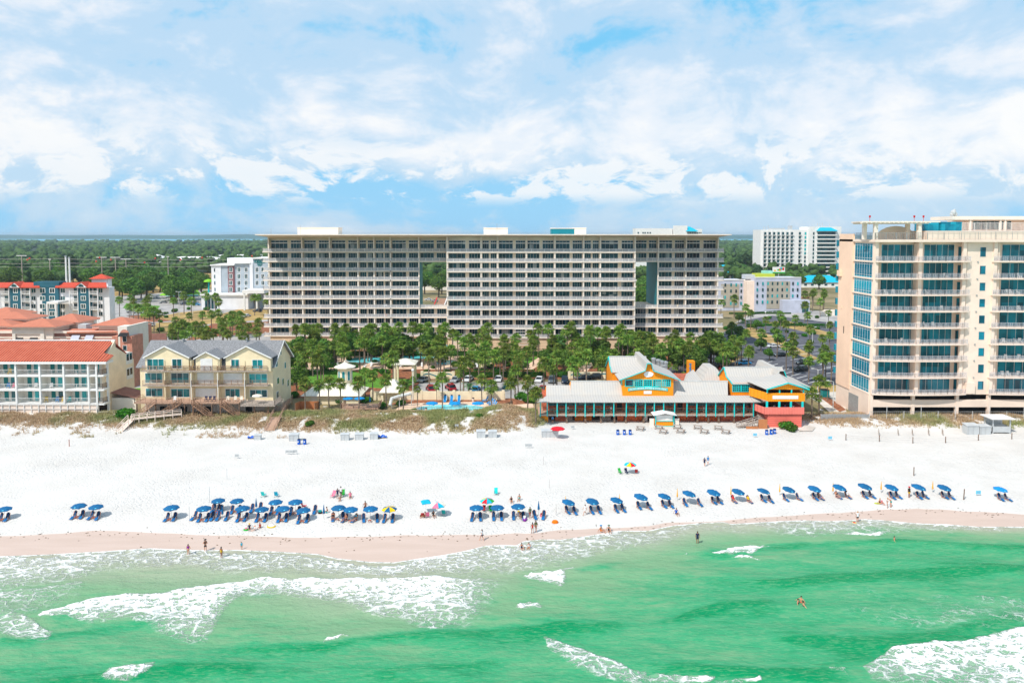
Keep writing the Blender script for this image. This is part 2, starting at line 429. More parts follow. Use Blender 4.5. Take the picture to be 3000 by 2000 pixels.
def drop_protos():
 for p in PROTOS:
  for c,gs in tree_of(p):
   for g in gs:bpy.data.objects.remove(g)
   bpy.data.objects.remove(c)
  bpy.data.objects.remove(p)

def text_obj(s,size,mat_,parent,loc,name='lettering',extrude=0.02,rx=math.pi/2,arch=0.0,width=None,spacing=1.0):
 cu=bpy.data.curves.new(name,'FONT');cu.body=s;cu.size=size;cu.extrude=extrude;cu.align_x='CENTER';cu.align_y='CENTER'
 cu.space_character=spacing;cu.offset=size*0.015
 tmp=bpy.data.objects.new('tmp_text',cu);COL.objects.link(tmp)
 dg=bpy.context.evaluated_depsgraph_get();dg.update()
 me=bpy.data.meshes.new_from_object(tmp.evaluated_get(dg));bpy.data.objects.remove(tmp)
 xs=[v.co.x for v in me.vertices];w=(max(xs)-min(xs))or 1
 k=width/w if width else 1.0
 for v in me.vertices:
  v.co.x*=k
  if arch:v.co.y-=arch*(2*v.co.x/(width or w))**2
 me.transform(Matrix.Translation(loc)@Matrix.Rotation(rx,4,'X'))
 org=Vector((0,0,0));p=parent
 while p is not None:org+=p.location;p=p.parent
 me.transform(Matrix.Translation(-org))
 me.materials.clear();me.materials.append(M[mat_])
 o=bpy.data.objects.new(name,me);COL.objects.link(o);o.parent=parent;return o

def railing(mb,pts,h=1.0,step=0.25,w=0.035,post=1.8,pw=0.07,mi=0,mid=False,zoff=0.0):
 """pts: polyline of (x,y,z) at floor level"""
 for a,b in zip(pts[:-1],pts[1:]):
  a=Vector(a);b=Vector(b);L=(b-a).length
  mb.bar(a+Vector((0,0,h)),b+Vector((0,0,h)),pw,0.06,mi)
  mb.bar(a+Vector((0,0,0.08)),b+Vector((0,0,0.08)),0.04,0.04,mi)
  if mid:mb.bar(a+Vector((0,0,h*.5)),b+Vector((0,0,h*.5)),0.05,0.08,mi)
  n=max(1,int(L/step))if step else 0
  for i in range(1,n):
   p=a.lerp(b,i/n);mb.box(p.x-w/2,p.x+w/2,p.y-w/2,p.y+w/2,p.z+.08,p.z+h-.03,mi)
  n=max(1,int(round(L/post)))
  for i in range(n+1):
   p=a.lerp(b,i/n);mb.box(p.x-pw/2,p.x+pw/2,p.y-pw/2,p.y+pw/2,p.z,p.z+h,mi)

def window(parent,x0,x1,z0,z1,Y,glass,frame='white',panes=3,fw=0.08,rows=1,name='window',proud=0.06,split=True):
 """window on a front wall (facing -Y) standing proud of plane Y; returns part"""
 g=MB();g.box(x0,x1,Y-proud*0.4,Y+0.02,z0,z1)
 f=MB();y0,y1=Y-proud,Y+0.01
 f.box(x0-fw,x0,y0,y1,z0-fw,z1+fw);f.box(x1,x1+fw,y0,y1,z0-fw,z1+fw)
 f.box(x0,x1,y0,y1,z1,z1+fw);f.box(x0,x1,y0,y1,z0-fw,z0)
 for i in range(1,panes):
  x=x0+(x1-x0)*i/panes;f.box(x-fw*.35,x+fw*.35,y0+.01,y1,z0,z1)
 for i in range(1,rows):
  z=z0+(z1-z0)*i/rows;f.box(x0,x1,y0+.014,y1,z-fw*.3,z+fw*.3)
 if split:
  w=f.build(name,frame,parent);g.build('pane',G[glass],w);return w
 o=len(f.v);f.v+=g.v;f.f+=[tuple(i+o for i in q)for q in g.f];f.m+=[1]*len(g.f)
 return f.build(name,[M[frame],G[glass]],parent)
# ================================================================== SHORE, SEA, SAND
SEA=-1.0
SH=[(-600,1590),(0,1630),(150,1624),(310,1615),(440,1606),(530,1610),(600,1612),(700,1611),(827,1617),(930,1623),(988,1636),(1083,1646),(1154,1648),(1210,1639),(1300,1626),(1367,1613),(1420,1599),(1468,1596),(1512,1598),(1533,1586),(1587,1580),(1646,1581),(1736,1568),(1810,1555),(1900,1555),(1933,1547),(1978,1539),(2055,1532),(2119,1529),(2144,1535),(2300,1526),(2360,1524),(2425,1527),(2538,1521),(2598,1525),(2687,1533),(2776,1536),(2865,1543),(3000,1543),(3600,1520)]
WT=[(-600,1560),(0,1568),(102,1567),(204,1560),(272,1553),(408,1556),(578,1563),(700,1565),(878,1572),(1083,1572),(1210,1568),(1408,1562),(1557,1556),(1617,1550),(1736,1541),(1900,1534),(1953,1524),(2080,1519),(2234,1509),(2400,1499),(2598,1489),(2687,1488),(3000,1503),(3600,1500)]
_s=np.array([gp(a,b,SEA)for a,b in SH]);_w=np.array([gp(a,b,-0.5)for a,b in WT])
_s=_s[np.argsort(_s[:,0])];_w=_w[np.argsort(_w[:,0])]
def shore(x):return np.interp(x,_s[:,0],_s[:,1])
def wetl(x):return np.interp(x,_w[:,0],_w[:,1])
def smooth(x,a,b):
 t_=np.clip((x-a)/(b-a),0,1);return t_*t_*(3-2*t_)
def vnoise(x,y,sc_,seed=0,octv=4):
 """value noise fbm on numpy arrays in 0..1"""
 r=np.random.default_rng(seed);tab=r.random((256,256));out=np.zeros(np.broadcast(x,y).shape);a=0.5;tot=0
 for o in range(octv):
  X_=x*sc_+o*17.3+500;Y_=y*sc_+o*31.7+500
  xi=np.floor(X_).astype(int);yi=np.floor(Y_).astype(int);fx=X_-xi;fy=Y_-yi
  fx=fx*fx*(3-2*fx);fy=fy*fy*(3-2*fy)
  g=lambda i,j:tab[(xi+i)%256,(yi+j)%256]
  v=(g(0,0)*(1-fx)+g(1,0)*fx)*(1-fy)+(g(0,1)*(1-fx)+g(1,1)*fx)*fy
  out+=a*v;tot+=a;a*=0.5;sc_=sc_*2
 return out/tot
# dune height field (crest between the beach and the buildings; flat in front of the restaurant)
DX=[-400,-125,-95,-70,-58,-46,-20,-8,-4,-1,5,9,66,72,90,120,400]
DHt=[1.2,1.2,1.2,1.0,1.5,1.7,1.6,1.9,3.0,3.2,2.0,0.0,0.0,0.9,1.1,1.1,1.1]
DF=[156,158,158,157,156,155,154,154,154.5,155,157.5,160,160,158.5,158,157.5,157]
def duneh(x,y):
 H=np.interp(x,DX,DHt);f=np.interp(x,DX,DF)+3.5*(vnoise(x,y*0,0.11,5,3)-0.5)
 h=H*smooth(y,f-1,f+9)*(1-smooth(y,169.5,174.5))
 n_=vnoise(x,y,0.35,3,4)-0.5
 return h+n_*np.minimum(h,1.4)*0.7
def tz(x,y):
 x=np.asarray(x,float);y=np.asarray(y,float)
 d=y-shore(x)
 z=np.where(d<0,SEA+d*0.09,SEA+np.minimum(1.0,d/13.0))
 z=np.where(d>0,z-0.10*np.exp(-((d-9)/2.5)**2)*0,z)
 z=z+0.05*(vnoise(x,y,0.5,9,3)-0.5)*smooth(d,6,12)
 return z+duneh(x,y)
def tzf(x,y):return float(tz(np.array([x]),np.array([y]))[0])
def onb(px,py):
 """pixel -> point on the beach terrain"""
 z=0.0
 for _ in range(12):
  x,y=gp(px,py,z);z=0.5*z+0.5*tzf(x,y)
 return(x,y,z)

def grid_mesh(name,xs,ys,zf,mats,attrs=None):
 X_,Y_=np.meshgrid(xs,ys);Z_=zf(X_,Y_)
 nx,ny=len(xs),len(ys)
 co=np.stack([X_,Y_,Z_],-1).reshape(-1,3)
 idx=np.arange(nx*ny).reshape(ny,nx)
 fs=np.stack([idx[:-1,:-1],idx[:-1,1:],idx[1:,1:],idx[1:,:-1]],-1).reshape(-1,4)
 me=bpy.data.meshes.new(name)
 me.vertices.add(len(co));me.vertices.foreach_set('co',co.ravel())
 me.loops.add(fs.size);me.loops.foreach_set('vertex_index',fs.ravel().astype(np.int32))
 me.polygons.add(len(fs));me.polygons.foreach_set('loop_start',(np.arange(len(fs))*4).astype(np.int32))
 try:me.polygons.foreach_set('loop_total',np.full(len(fs),4,np.int32))
 except Exception:pass
 me.polygons.foreach_set('use_smooth',np.ones(len(fs),bool))
 if attrs:
  for k,fn in attrs.items():
   a=me.attributes.new(k,'FLOAT','POINT');a.data.foreach_set('value',fn(X_,Y_).ravel().astype(np.float32))
 me.update();me.validate()
 o=bpy.data.objects.new(name,me);COL.objects.link(o)
 for mm in mats:me.materials.append(mm)
 return o

def mat_sand():
 m=bpy.data.materials.new('white_sand');m.use_nodes=True;t=NT(m.node_tree)
 o=t.n('ShaderNodeOutputMaterial');b=t.n('ShaderNodeBsdfPrincipled')
 tc=t.n('ShaderNodeTexCoord');P=tc.outputs['Object']
 wet=t.n('ShaderNodeAttribute',attribute_name='wet').outputs['Fac']
 dune=t.n('ShaderNodeAttribute',attribute_name='dune').outputs['Fac']
 n=t.noise(P,0.12,5,0.6);n2=t.noise(P,1.8,5,0.65)
 dry=t.mix(t.sstep(n,0.3,0.7),(0.60,0.57,0.535),(0.655,0.63,0.60))
 dry=t.mix(t.math('MULTIPLY',t.sstep(n2,0.55,0.75),0.12),dry,(0.66,0.62,0.57))
 dry=t.mix(t.math('MULTIPLY',t.math('MULTIPLY',t.sstep(t.noise(P,0.9,5,0.7),0.32,0.5),dune),0.9),dry,(0.36,0.27,0.14))
 wc=t.mix(t.sstep(t.noise(t.mapping(P,scale=(0.15,1,1)),0.8,4),0.3,0.7),(0.53,0.405,0.34),(0.57,0.44,0.375))
 t.l(t.mix(t.sstep(wet,0.25,0.75),dry,wc),b.inputs['Base Color'])
 rn=t.math('MULTIPLY_ADD',wet,-0.42,0.92);t.l(rn,b.inputs['Roughness'])
 b.inputs['Specular IOR Level'].default_value=0.25
# footprints: small dimples, fading out on the wet strip
 v=t.n('ShaderNodeTexVoronoi');v.inputs['Scale'].default_value=1.9;t.l(P,v.inputs['Vector'])
 hh=t.math('ADD',t.sstep(v.outputs['Distance'],0.0,0.5),t.noise(P,5.0,4,0.6))
 hh=t.math('MULTIPLY',hh,t.math('SUBTRACT',1.02,t.sstep(wet,0.1,0.6)))
 hh=t.math('MULTIPLY',hh,t.math('ADD',0.45,t.sstep(t.noise(P,0.07,3),0.35,0.65)))
 bp=t.n('ShaderNodeBump');bp.inputs['Strength'].default_value=0.8;bp.inputs['Distance'].default_value=0.10
 t.l(hh,bp.inputs['Height']);t.l(bp.outputs[0],b.inputs['Normal'])
 t.l(b.outputs[0],o.inputs[0]);return m

def wetness(x,y):
 e=wetl(x)+0.5*(vnoise(x,y,0.3,12,3)-0.5)
 return 1-smooth(y,e-0.35,e+0.45)
xs=np.concatenate([[-3000,-900,-400,-250,-180],np.arange(-140,140.1,0.5),[180,250,400,900,3000]])
ys=np.concatenate([[-400,0,40,60],np.arange(70,176.1,0.4),[178,182]])
sand=grid_mesh('sand',xs,ys,tz,[mat_sand()],{'wet':wetness,
 'dune':lambda x,y:smooth(duneh(x,y),0.35,1.1)*smooth(vnoise(x,y,0.40,81,4),0.28,0.46)})
sand['kind']='structure';sand['label']='white sand beach'

# ---- foam and colour fields of the sea, as curves along the breakers (photo pixels mapped onto the water plane)
def interp_band(px,py,pts):
 p=np.array(pts,float);lo,hi=p[0,0],p[-1,0];top=np.interp(px,p[:,0],p[:,1])
 ext=np.where(px<lo,np.where(lo<=0,1-smooth(lo-px,100,900),0),1)*np.where(px>hi,np.where(hi>=3000,1-smooth(px-hi,100,900),0),1)
 th=np.interp(px,p[:,0],p[:,2]);a=np.interp(px,p[:,0],p[:,3]);bb=np.interp(px,p[:,0],p[:,4])
 d=(py-top)/np.maximum(th,1)
 v=np.where((d>=0)&(d<=1),a+(bb-a)*np.clip(d,0,1)**0.7,0)
 edge=np.clip(d/0.04,0,1)*(1-0.55*np.clip((d-0.45)/0.55,0,1)**1.5)*(1-np.clip((d-0.92)/0.08,0,1))
 return v*edge*ext
BANDS=[
[(112,1806,8,1,.8),(150,1788,22,1,.7),(191,1774,36,1,.7),(268,1751,85,.95,.6),(357,1742,85,.95,.6),(420,1735,95,.8,.58),(446,1732,120,.72,.55),(548,1713,185,.95,.50),(610,1708,180,1,.47),(660,1704,90,1,.45),(700,1703,52,1,.5),(829,1697,55,.9,.5),(925,1697,75,.95,.6),(1000,1694,85,.95,.55),(1084,1694,110,1,.5),(1200,1692,140,.98,.5),(1275,1691,165,.92,.55),(1350,1689,165,.72,.46),(1403,1688,150,.55,.34),(1450,1692,120,.40,.18),(1510,1694,90,.16,.0)],
[(0,1630,95,.68,.60),(120,1628,95,.66,.60),(230,1624,75,.62,.5),(320,1618,55,.55,.42),(420,1610,60,.58,.42),(560,1613,60,.55,.42),(700,1616,80,.56,.42),(827,1622,70,.56,.44),(930,1630,62,.56,.45),(1050,1645,48,.6,.5),(1154,1650,42,.66,.55),(1230,1640,60,.62,.48),(1330,1622,72,.62,.45),(1420,1602,95,.62,.42),(1520,1592,95,.62,.46),(1600,1582,95,.66,.46),(1700,1575,75,.68,.5),(1800,1560,62,.58,.36),(1900,1557,60,.56,.36),(1960,1548,50,.48,.25),(2060,1536,38,.38,.15),(2200,1530,42,.42,.2),(2290,1526,50,.50,.32),(2420,1530,42,.55,.40),(2560,1524,36,.52,.36),(2700,1534,22,.42,.2),(2850,1544,12,.5,.2),(3000,1544,10,.5,.2)],
[(0,1720,120,.48,.42),(110,1722,90,.46,.36),(240,1700,60,.35,.2)],
[(0,1790,70,.44,.56),(60,1800,80,.5,.62),(150,1850,36,.62,.5),(165,1850,20,.3,.2)],
[(300,1985,15,.3,.6),(320,1955,45,.7,.7),(380,1948,50,.85,.7),(430,1948,30,.8,.5),(460,1944,6,.5,.3)],
[(950,1880,4,.6,.4),(965,1872,8,1,.7),(1000,1869,7,1,.7),(1022,1872,2,.6,.3)],
[(1530,1690,4,.8,.5),(1545,1684,12,1,.6),(1600,1672,32,1,.55),(1640,1670,50,.95,.6),(1650,1668,40,.6,.6),(1656,1668,6,.7,.5),(1692,1664,3,.8,.3)],
[(1515,1768,4,.5,.4),(1530,1762,15,.7,.6),(1580,1760,16,.7,.6),(1594,1770,5,.4,.3)],
[(2090,1614,4,.8,.6),(2110,1608,12,1,.7),(2170,1601,25,1,.75),(2200,1598,30,1,.75),(2225,1598,18,1,.6),(2240,1596,7,1,.6),(2262,1594,3,.8,.4)],
[(2140,1631,3,.7,.5),(2165,1630,9,1,.6),(2200,1634,9,1,.6),(2226,1644,3,.6,.3)],
[(2000,1626,2,.7,.4),(2012,1622,3,.8,.4),(2018,1622,1,.3,.1)],
[(2480,1556,5,.9,.5),(2510,1556,10,1,.8),(2570,1552,11,1,.8),(2598,1552,3,.6,.3)],
[(2740,1537,5,.8,.5),(2800,1535,8,1,.6),(2850,1540,3,.6,.3)],
[(2900,1545,3,.7,.4),(2950,1541,6,1,.6),(3000,1540,7,1,.6)],
[(1588,1858,6,.5,.4),(1600,1858,50,.58,.46),(1650,1880,60,.62,.5),(1700,1902,68,.66,.5),(1750,1922,62,.66,.5),(1800,1938,60,.62,.48),(1860,1960,55,.56,.45),(1900,1968,40,.52,.42)],
[(1870,1990,10,.4,.4),(1930,1975,30,.54,.5),(2000,1985,20,.6,.7),(2060,1979,22,1,.9),(2086,1980,12,.9,.7),(2090,1990,10,.4,.3),(2180,1986,14,.5,.4),(2225,1982,12,.8,.6),(2230,1990,10,.3,.3)],
[(2420,1962,10,.5,.4),(2470,1962,20,.48,.4),(2485,1990,10,.3,.3)],
[(2525,1958,8,.6,.5),(2560,1935,70,.60,.52),(2610,1904,110,.80,.54),(2660,1896,120,.88,.58),(2776,1875,140,.92,.62),(2850,1860,160,.92,.64),(3000,1831,260,.95,.68)],
[(2400,1730,60,.10,.2),(2550,1720,150,.18,.26),(2700,1730,140,.22,.30),(2850,1740,110,.26,.36),(3000,1750,90,.32,.40)],
]
def foamf(x,y):
 px,py=proj(x,y,SEA)
 wob=10*(vnoise(x,y,0.9,21,3)-0.5)+26*(vnoise(x,y,0.18,24,3)-0.5);px2=px+34*(vnoise(x,y,0.22,22,4)-0.5);py2=py+wob
 v=np.zeros_like(x)
 for b in BANDS:v=np.maximum(v,interp_band(px2,py2,b))
 d=shore(x)-y
 v=np.maximum(v,np.where(d>-0.6,0.95*np.exp(-(d/0.22)**2),0))
# far outside the picture: scattered lace
 out=np.maximum(smooth(-px,20,500),np.maximum(smooth(px,3020,3500),smooth(py,2020,2300)))
 far=0.55*smooth(vnoise(x,y,0.06,31,3),0.45,0.7)
 return np.maximum(v,far*out)
FACE_SHADE_BANDS=[  # shading of the wave faces, painted as darker green bands
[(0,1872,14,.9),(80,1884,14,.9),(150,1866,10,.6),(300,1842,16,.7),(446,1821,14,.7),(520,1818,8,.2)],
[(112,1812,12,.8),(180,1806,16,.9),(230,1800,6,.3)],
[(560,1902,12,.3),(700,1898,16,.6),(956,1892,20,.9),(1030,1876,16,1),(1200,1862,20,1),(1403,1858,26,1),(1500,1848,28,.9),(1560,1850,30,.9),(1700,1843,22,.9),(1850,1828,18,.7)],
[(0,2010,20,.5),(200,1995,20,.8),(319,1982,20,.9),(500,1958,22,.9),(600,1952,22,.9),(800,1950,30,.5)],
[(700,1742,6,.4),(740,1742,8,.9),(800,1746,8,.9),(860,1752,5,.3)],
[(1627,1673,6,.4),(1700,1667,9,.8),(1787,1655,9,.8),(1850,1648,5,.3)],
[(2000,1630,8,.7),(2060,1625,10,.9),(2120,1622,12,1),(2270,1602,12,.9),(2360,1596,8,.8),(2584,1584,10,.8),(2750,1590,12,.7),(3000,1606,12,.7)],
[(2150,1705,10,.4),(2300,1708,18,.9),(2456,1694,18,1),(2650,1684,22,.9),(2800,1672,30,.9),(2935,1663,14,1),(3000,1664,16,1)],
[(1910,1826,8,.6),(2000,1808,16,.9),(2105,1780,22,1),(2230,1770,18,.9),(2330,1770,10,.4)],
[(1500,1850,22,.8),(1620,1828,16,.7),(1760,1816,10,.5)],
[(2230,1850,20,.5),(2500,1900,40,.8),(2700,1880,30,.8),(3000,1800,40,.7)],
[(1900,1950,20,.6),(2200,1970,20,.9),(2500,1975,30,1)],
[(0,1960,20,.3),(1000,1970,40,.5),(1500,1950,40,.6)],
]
def depth_faceshade(x,y):  # water depth plus the painted dark wave faces
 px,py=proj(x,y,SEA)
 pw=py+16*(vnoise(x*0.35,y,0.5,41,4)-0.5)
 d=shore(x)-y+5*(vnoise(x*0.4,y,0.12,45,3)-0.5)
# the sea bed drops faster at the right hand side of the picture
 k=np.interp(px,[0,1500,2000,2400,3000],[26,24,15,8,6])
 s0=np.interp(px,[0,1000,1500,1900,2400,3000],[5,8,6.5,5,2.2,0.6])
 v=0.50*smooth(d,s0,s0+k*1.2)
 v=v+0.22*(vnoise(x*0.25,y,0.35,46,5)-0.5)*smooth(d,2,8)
 for b in FACE_SHADE_BANDS:
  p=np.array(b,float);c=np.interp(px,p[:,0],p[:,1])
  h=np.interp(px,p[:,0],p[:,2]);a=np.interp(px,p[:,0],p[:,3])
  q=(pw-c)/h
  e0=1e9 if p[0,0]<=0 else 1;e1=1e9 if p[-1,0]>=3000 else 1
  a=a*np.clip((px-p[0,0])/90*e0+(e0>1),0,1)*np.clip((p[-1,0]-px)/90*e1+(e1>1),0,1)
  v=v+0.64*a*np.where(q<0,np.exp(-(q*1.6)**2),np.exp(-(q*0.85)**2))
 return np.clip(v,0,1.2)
def shal(x,y):
 px,py=proj(x,y,SEA);return np.clip((shore(x)-y)*np.interp(px,[0,500,1000,1500,2000,2600],[.85,.7,.55,.65,1.1,2.6]),-2,30)
def seaz(x,y):
 d=shore(x)-y;k=smooth(d,0.5,9);near=((np.abs(x)<200)&(y>20))
 z=SEA+0.02+k*(0.10*np.sin(y*0.9+0.12*x+2*vnoise(x,y,0.08,51,3)*3)+0.12*(vnoise(x*0.5,y,0.9,52,4)-0.5))
 z=z+np.where(near,0.10*np.clip(foamf(x,y),0,1)*k+0.30*k*np.clip(depth_faceshade(x,y)-0.5,0,0.7),0)
 return z-0.04*smooth(-d,0,0.4)-0.5*smooth(-d,0.2,1.2)
def mat_sea():
 m=bpy.data.materials.new('green_sea_water');m.use_nodes=True;t=NT(m.node_tree)
 o=t.n('ShaderNodeOutputMaterial');b=t.n('ShaderNodeBsdfPrincipled')
 tc=t.n('ShaderNodeTexCoord');P=tc.outputs['Object']
 A=lambda k:t.n('ShaderNodeAttribute',attribute_name=k).outputs['Fac']
 foam,deep,sh=A('foam'),A('deep'),A('shallow')  # deep holds water depth and painted wave-face shading
 st=t.noise(t.mapping(P,rot=(0,0,R(-8)),scale=(0.22,1,1)),1.5,6,0.6,0.6)
 st2=t.noise(t.mapping(P,rot=(0,0,R(14)),scale=(0.3,1,1)),0.45,6,0.6,0.8)
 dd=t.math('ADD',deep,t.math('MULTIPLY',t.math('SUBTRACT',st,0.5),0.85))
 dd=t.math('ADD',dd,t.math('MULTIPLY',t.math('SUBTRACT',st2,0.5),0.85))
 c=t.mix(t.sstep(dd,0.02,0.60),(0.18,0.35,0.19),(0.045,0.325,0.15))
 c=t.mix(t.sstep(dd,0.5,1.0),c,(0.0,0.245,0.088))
 st3=t.noise(t.mapping(P,rot=(0,0,R(-12)),scale=(0.25,1,1)),4.2,5,0.65,0.5)
 c=t.mix(t.math('MULTIPLY',t.sstep(st3,0.46,0.68),0.45),c,(0.19,0.38,0.20))
 sw=t.math('ADD',sh,t.math('MULTIPLY',t.math('SUBTRACT',st2,0.5),5.0))
 c=t.mix(t.sstep(sw,0.0,11.0),(0.38,0.385,0.29),c)
# foam lace: thin wandering filaments that widen and close up where there is more foam
 def warped(s_,amp,src):
  w=t.n('ShaderNodeVectorMath');w.operation='MULTIPLY_ADD';nz=t.n('ShaderNodeTexNoise');nz.inputs['Scale'].default_value=s_;nz.inputs['Detail'].default_value=4;t.l(P,nz.inputs['Vector'])
  t.l(nz.outputs['Color'],w.inputs[0]);w.inputs[1].default_value=(amp,amp,0);t.l(src,w.inputs[2]);return w.outputs[0]
 mp=t.mapping(warped(3.0,0.45,warped(0.8,1.8,P)),scale=(0.6,1.35,1))
 def edge(s_):
  v=t.n('ShaderNodeTexVoronoi');v.feature='DISTANCE_TO_EDGE';v.inputs['Scale'].default_value=s_;t.l(mp,v.inputs['Vector']);return v.outputs['Distance']
 D=t.math('MINIMUM',edge(0.8),t.math('MULTIPLY',edge(1.9),1.5))
 fn=t.noise(P,1.3,6,0.7);fn2=t.noise(t.mapping(P,scale=(0.6,1,1)),0.45,4,0.6)
 fo=t.math('MAXIMUM',t.math('ADD',foam,t.math('MULTIPLY',t.math('SUBTRACT',fn2,0.5),0.5)),0.0)
 fo=t.math('MULTIPLY',fo,t.sstep(foam,0.02,0.2))
 wd=t.math('MULTIPLY',t.math('MULTIPLY',t.math('POWER',fo,2.6),0.31),t.math('MULTIPLY_ADD',fn,2.6,-0.45))
 wd=t.math('MAXIMUM',wd,0.0)
 nf=t.noise(P,7.0,3,0.7)
 fm=t.math('SUBTRACT',1.0,t.sstep(t.math('SUBTRACT',t.math('ADD',D,t.math('MULTIPLY',nf,0.05)),wd),-0.05,0.12))
 fm=t.math('MULTIPLY',fm,t.sstep(wd,0.0,0.03))
 thin=t.math('MULTIPLY',t.sstep(foam,0.2,0.75),0.42)
 c=t.mix(thin,c,(0.50,0.58,0.44))
 t.l(t.mix(fm,c,(0.86,0.86,0.84)),b.inputs['Base Color'])
 t.l(t.math('MULTIPLY_ADD',fm,0.65,0.16),b.inputs['Roughness'])
 b.inputs['Specular IOR Level'].default_value=0.10;b.inputs['IOR'].default_value=1.33
 rp=t.noise(t.mapping(P,scale=(0.5,1,1)),2.8,6,0.62,0.4);rp2=t.noise(t.mapping(P,scale=(0.4,1,1)),0.8,4,0.5,0.4)
 bp=t.n('ShaderNodeBump');bp.inputs['Strength'].default_value=0.8;bp.inputs['Distance'].default_value=0.22
 t.l(t.math('ADD',t.math('ADD',rp,t.math('MULTIPLY',rp2,1.6)),t.math('MULTIPLY',fm,1.1)),bp.inputs['Height']);t.l(bp.outputs[0],b.inputs['Normal'])
 t.l(b.outputs[0],o.inputs[0]);return m
xs=np.concatenate([[-3000,-900,-400,-250,-180,-140],np.arange(-110,110.1,0.26),[140,180,250,400,900,3000]])
ys=np.concatenate([[-3000,-600,-200,-60,0,25,45],np.arange(58,121,0.17)])
sea=grid_mesh('sea',xs,ys,seaz,[mat_sea()],{'foam':foamf,'deep':depth_faceshade,'shallow':shal})
sea['kind']='structure';sea['label']='emerald green sea with white breakers'

# ================================================================== INLAND GROUND
b=MB()
gx=[-6000,-150,4.6,4.7,71,71.1,150,6000];gy=[173.0,173.0,173.0,176.6,176.6,173.5,173.5,173.5]
for i in range(7):b.quad((gx[i],gy[i],.012),(gx[i+1],gy[i+1],.012),(gx[i+1],3800,.012),(gx[i],3800,.012))
structure('ground',b,'ground','sandy green ground behind the dunes')
_z=[0.016]
def patch(name,pts,mat_,label=None,world=False,z=None):
 if z is None:_z[0]+=0.004;z=_z[0]
 P_=[(p if world else gp(p[0],p[1],z))for p in pts]
 b=MB();b.add([(p[0],p[1],z)for p in P_],[tuple(range(len(P_)))[::-1]])
 ob=b.build(name,mat_);ob['kind']='structure'
 bm=bmesh.new();bm.from_mesh(ob.data);bmesh.ops.triangulate(bm,faces=bm.faces[:]);bmesh.ops.recalc_face_normals(bm,faces=bm.faces[:])
 for f in bm.faces:
  if f.normal.z<0:f.normal_flip()
 bm.to_mesh(ob.data);bm.free()
 if label:ob['label']=label
 return ob
patch('dry_grass',[(-300,1000),(-300,800),(820,800),(820,1100),(300,1100)],'dry_grass')
patch('road',[(330,868),(640,846),(830,872),(830,908),(700,905),(640,922),(540,940),(420,948),(200,962),(-100,985),(-100,945),(230,935),(300,915)],'asphalt_light')
patch('road',[(530,962),(620,948),(830,932),(830,948),(640,962),(560,985),(500,1010),(430,1010)],'asphalt_light')
patch('mulch',[(370,926),(450,918),(520,930),(500,940),(440,944)],'mulch')
patch('dry_grass',[(455,930),(520,916),(600,908),(640,914),(600,930),(520,942)],'dry_grass')
patch('lawn',[(370,888),(470,896),(455,912),(360,902)],'lawn')
patch('lawn',[(395,958),(420,950),(440,958),(420,968)],'lawn')
patch('road',[(385,1010),(620,960),(830,958),(830,1005),(430,1080),(380,1080)],'asphalt_light')
patch('mulch',[(620,948),(830,940),(830,972),(640,985),(540,1000)],'mulch')
patch('lawn',[(340,1172),(420,1172),(420,1136),(340,1136)],'lawn')
patch('path',[(330,1136),(430,1136),(430,1127),(330,1127)],'concrete')
patch('dry_grass',[(330,1126),(430,1126),(430,1106),(330,1106)],'dry_grass')
# grove
patch('mulch',[(840,1140),(840,1020),(2050,1020),(2010,1080),(1800,1110),(1240,1112),(1180,1165),(840,1165)],'mulch')
patch('lawn',[(850,1120),(850,1085),(1010,1080),(1120,1110),(1240,1110),(1180,1140),(1000,1130)],'lawn')
patch('pool_deck',[(850,1078),(900,1040),(1100,1028),(1300,1032),(1440,1040),(1440,1076),(1290,1082),(1100,1080),(930,1092)],'path_peach')
patch('lawn',[(1520,1066),(1540,1044),(1640,1044),(1660,1064),(1600,1072)],'lawn')
patch('lawn',[(1690,1070),(1720,1046),(1760,1046),(1770,1072)],'lawn')
patch('path',[(1530,1080),(1560,1058),(1590,1040),(1610,1040),(1590,1062),(1560,1082)],'path_peach')
patch('path',[(1690,1084),(1720,1060),(1750,1042),(1766,1044),(1740,1064),(1720,1088)],'path_peach')
patch('parking_lot',[(1190,1172),(1230,1120),(1600,1118),(1800,1118),(1800,1172)],'asphalt_light')
patch('pool_deck',[(1150,1208),(1570,1208),(1560,1180),(1500,1168),(1190,1172)],'path_peach')
patch('mulch',[(1130,1186),(1200,1168),(1500,1166),(1560,1180),(1500,1186),(1400,1176),(1230,1180)],'mulch')
patch('lawn',[(1190,1200),(1240,1190),(1270,1186),(1290,1200)],'lawn')
# right hand lot
patch('parking_lot',[(1900,1150),(1960,1080),(2020,1030),(2180,938),(2262,922),(2470,948),(2470,1132),(2250,1124),(2060,1112),(1990,1120),(1960,1150)],'asphalt')
patch('road',[(2150,948),(2200,918),(2300,905),(2480,915),(2480,950),(2262,924),(2190,936)],'asphalt_light')
patch('dry_grass',[(2080,1085),(2170,1040),(2180,1044),(2090,1092)],'dry_grass')
patch('dry_grass',[(2160,972),(2200,956),(2300,1000),(2400,1050),(2380,1056),(2260,1006)],'dry_grass')
patch('dry_grass',[(2240,945),(2300,938),(2470,985),(2470,996)],'dry_grass')
patch('mulch',[(2360,1132),(2480,1126),(2480,1150),(2370,1148)],'dry_grass')
patch('pavement',[(2350,1152),(2470,1146),(2480,1210),(2440,1216),(2400,1180)],'concrete')
patch('mulch',[(2395,1158),(2420,1156),(2480,1200),(2460,1206)],'mulch')
patch('sand_path',[(2340,1262),(2400,1205),(2420,1205),(2400,1240),(2380,1262)],'concrete')
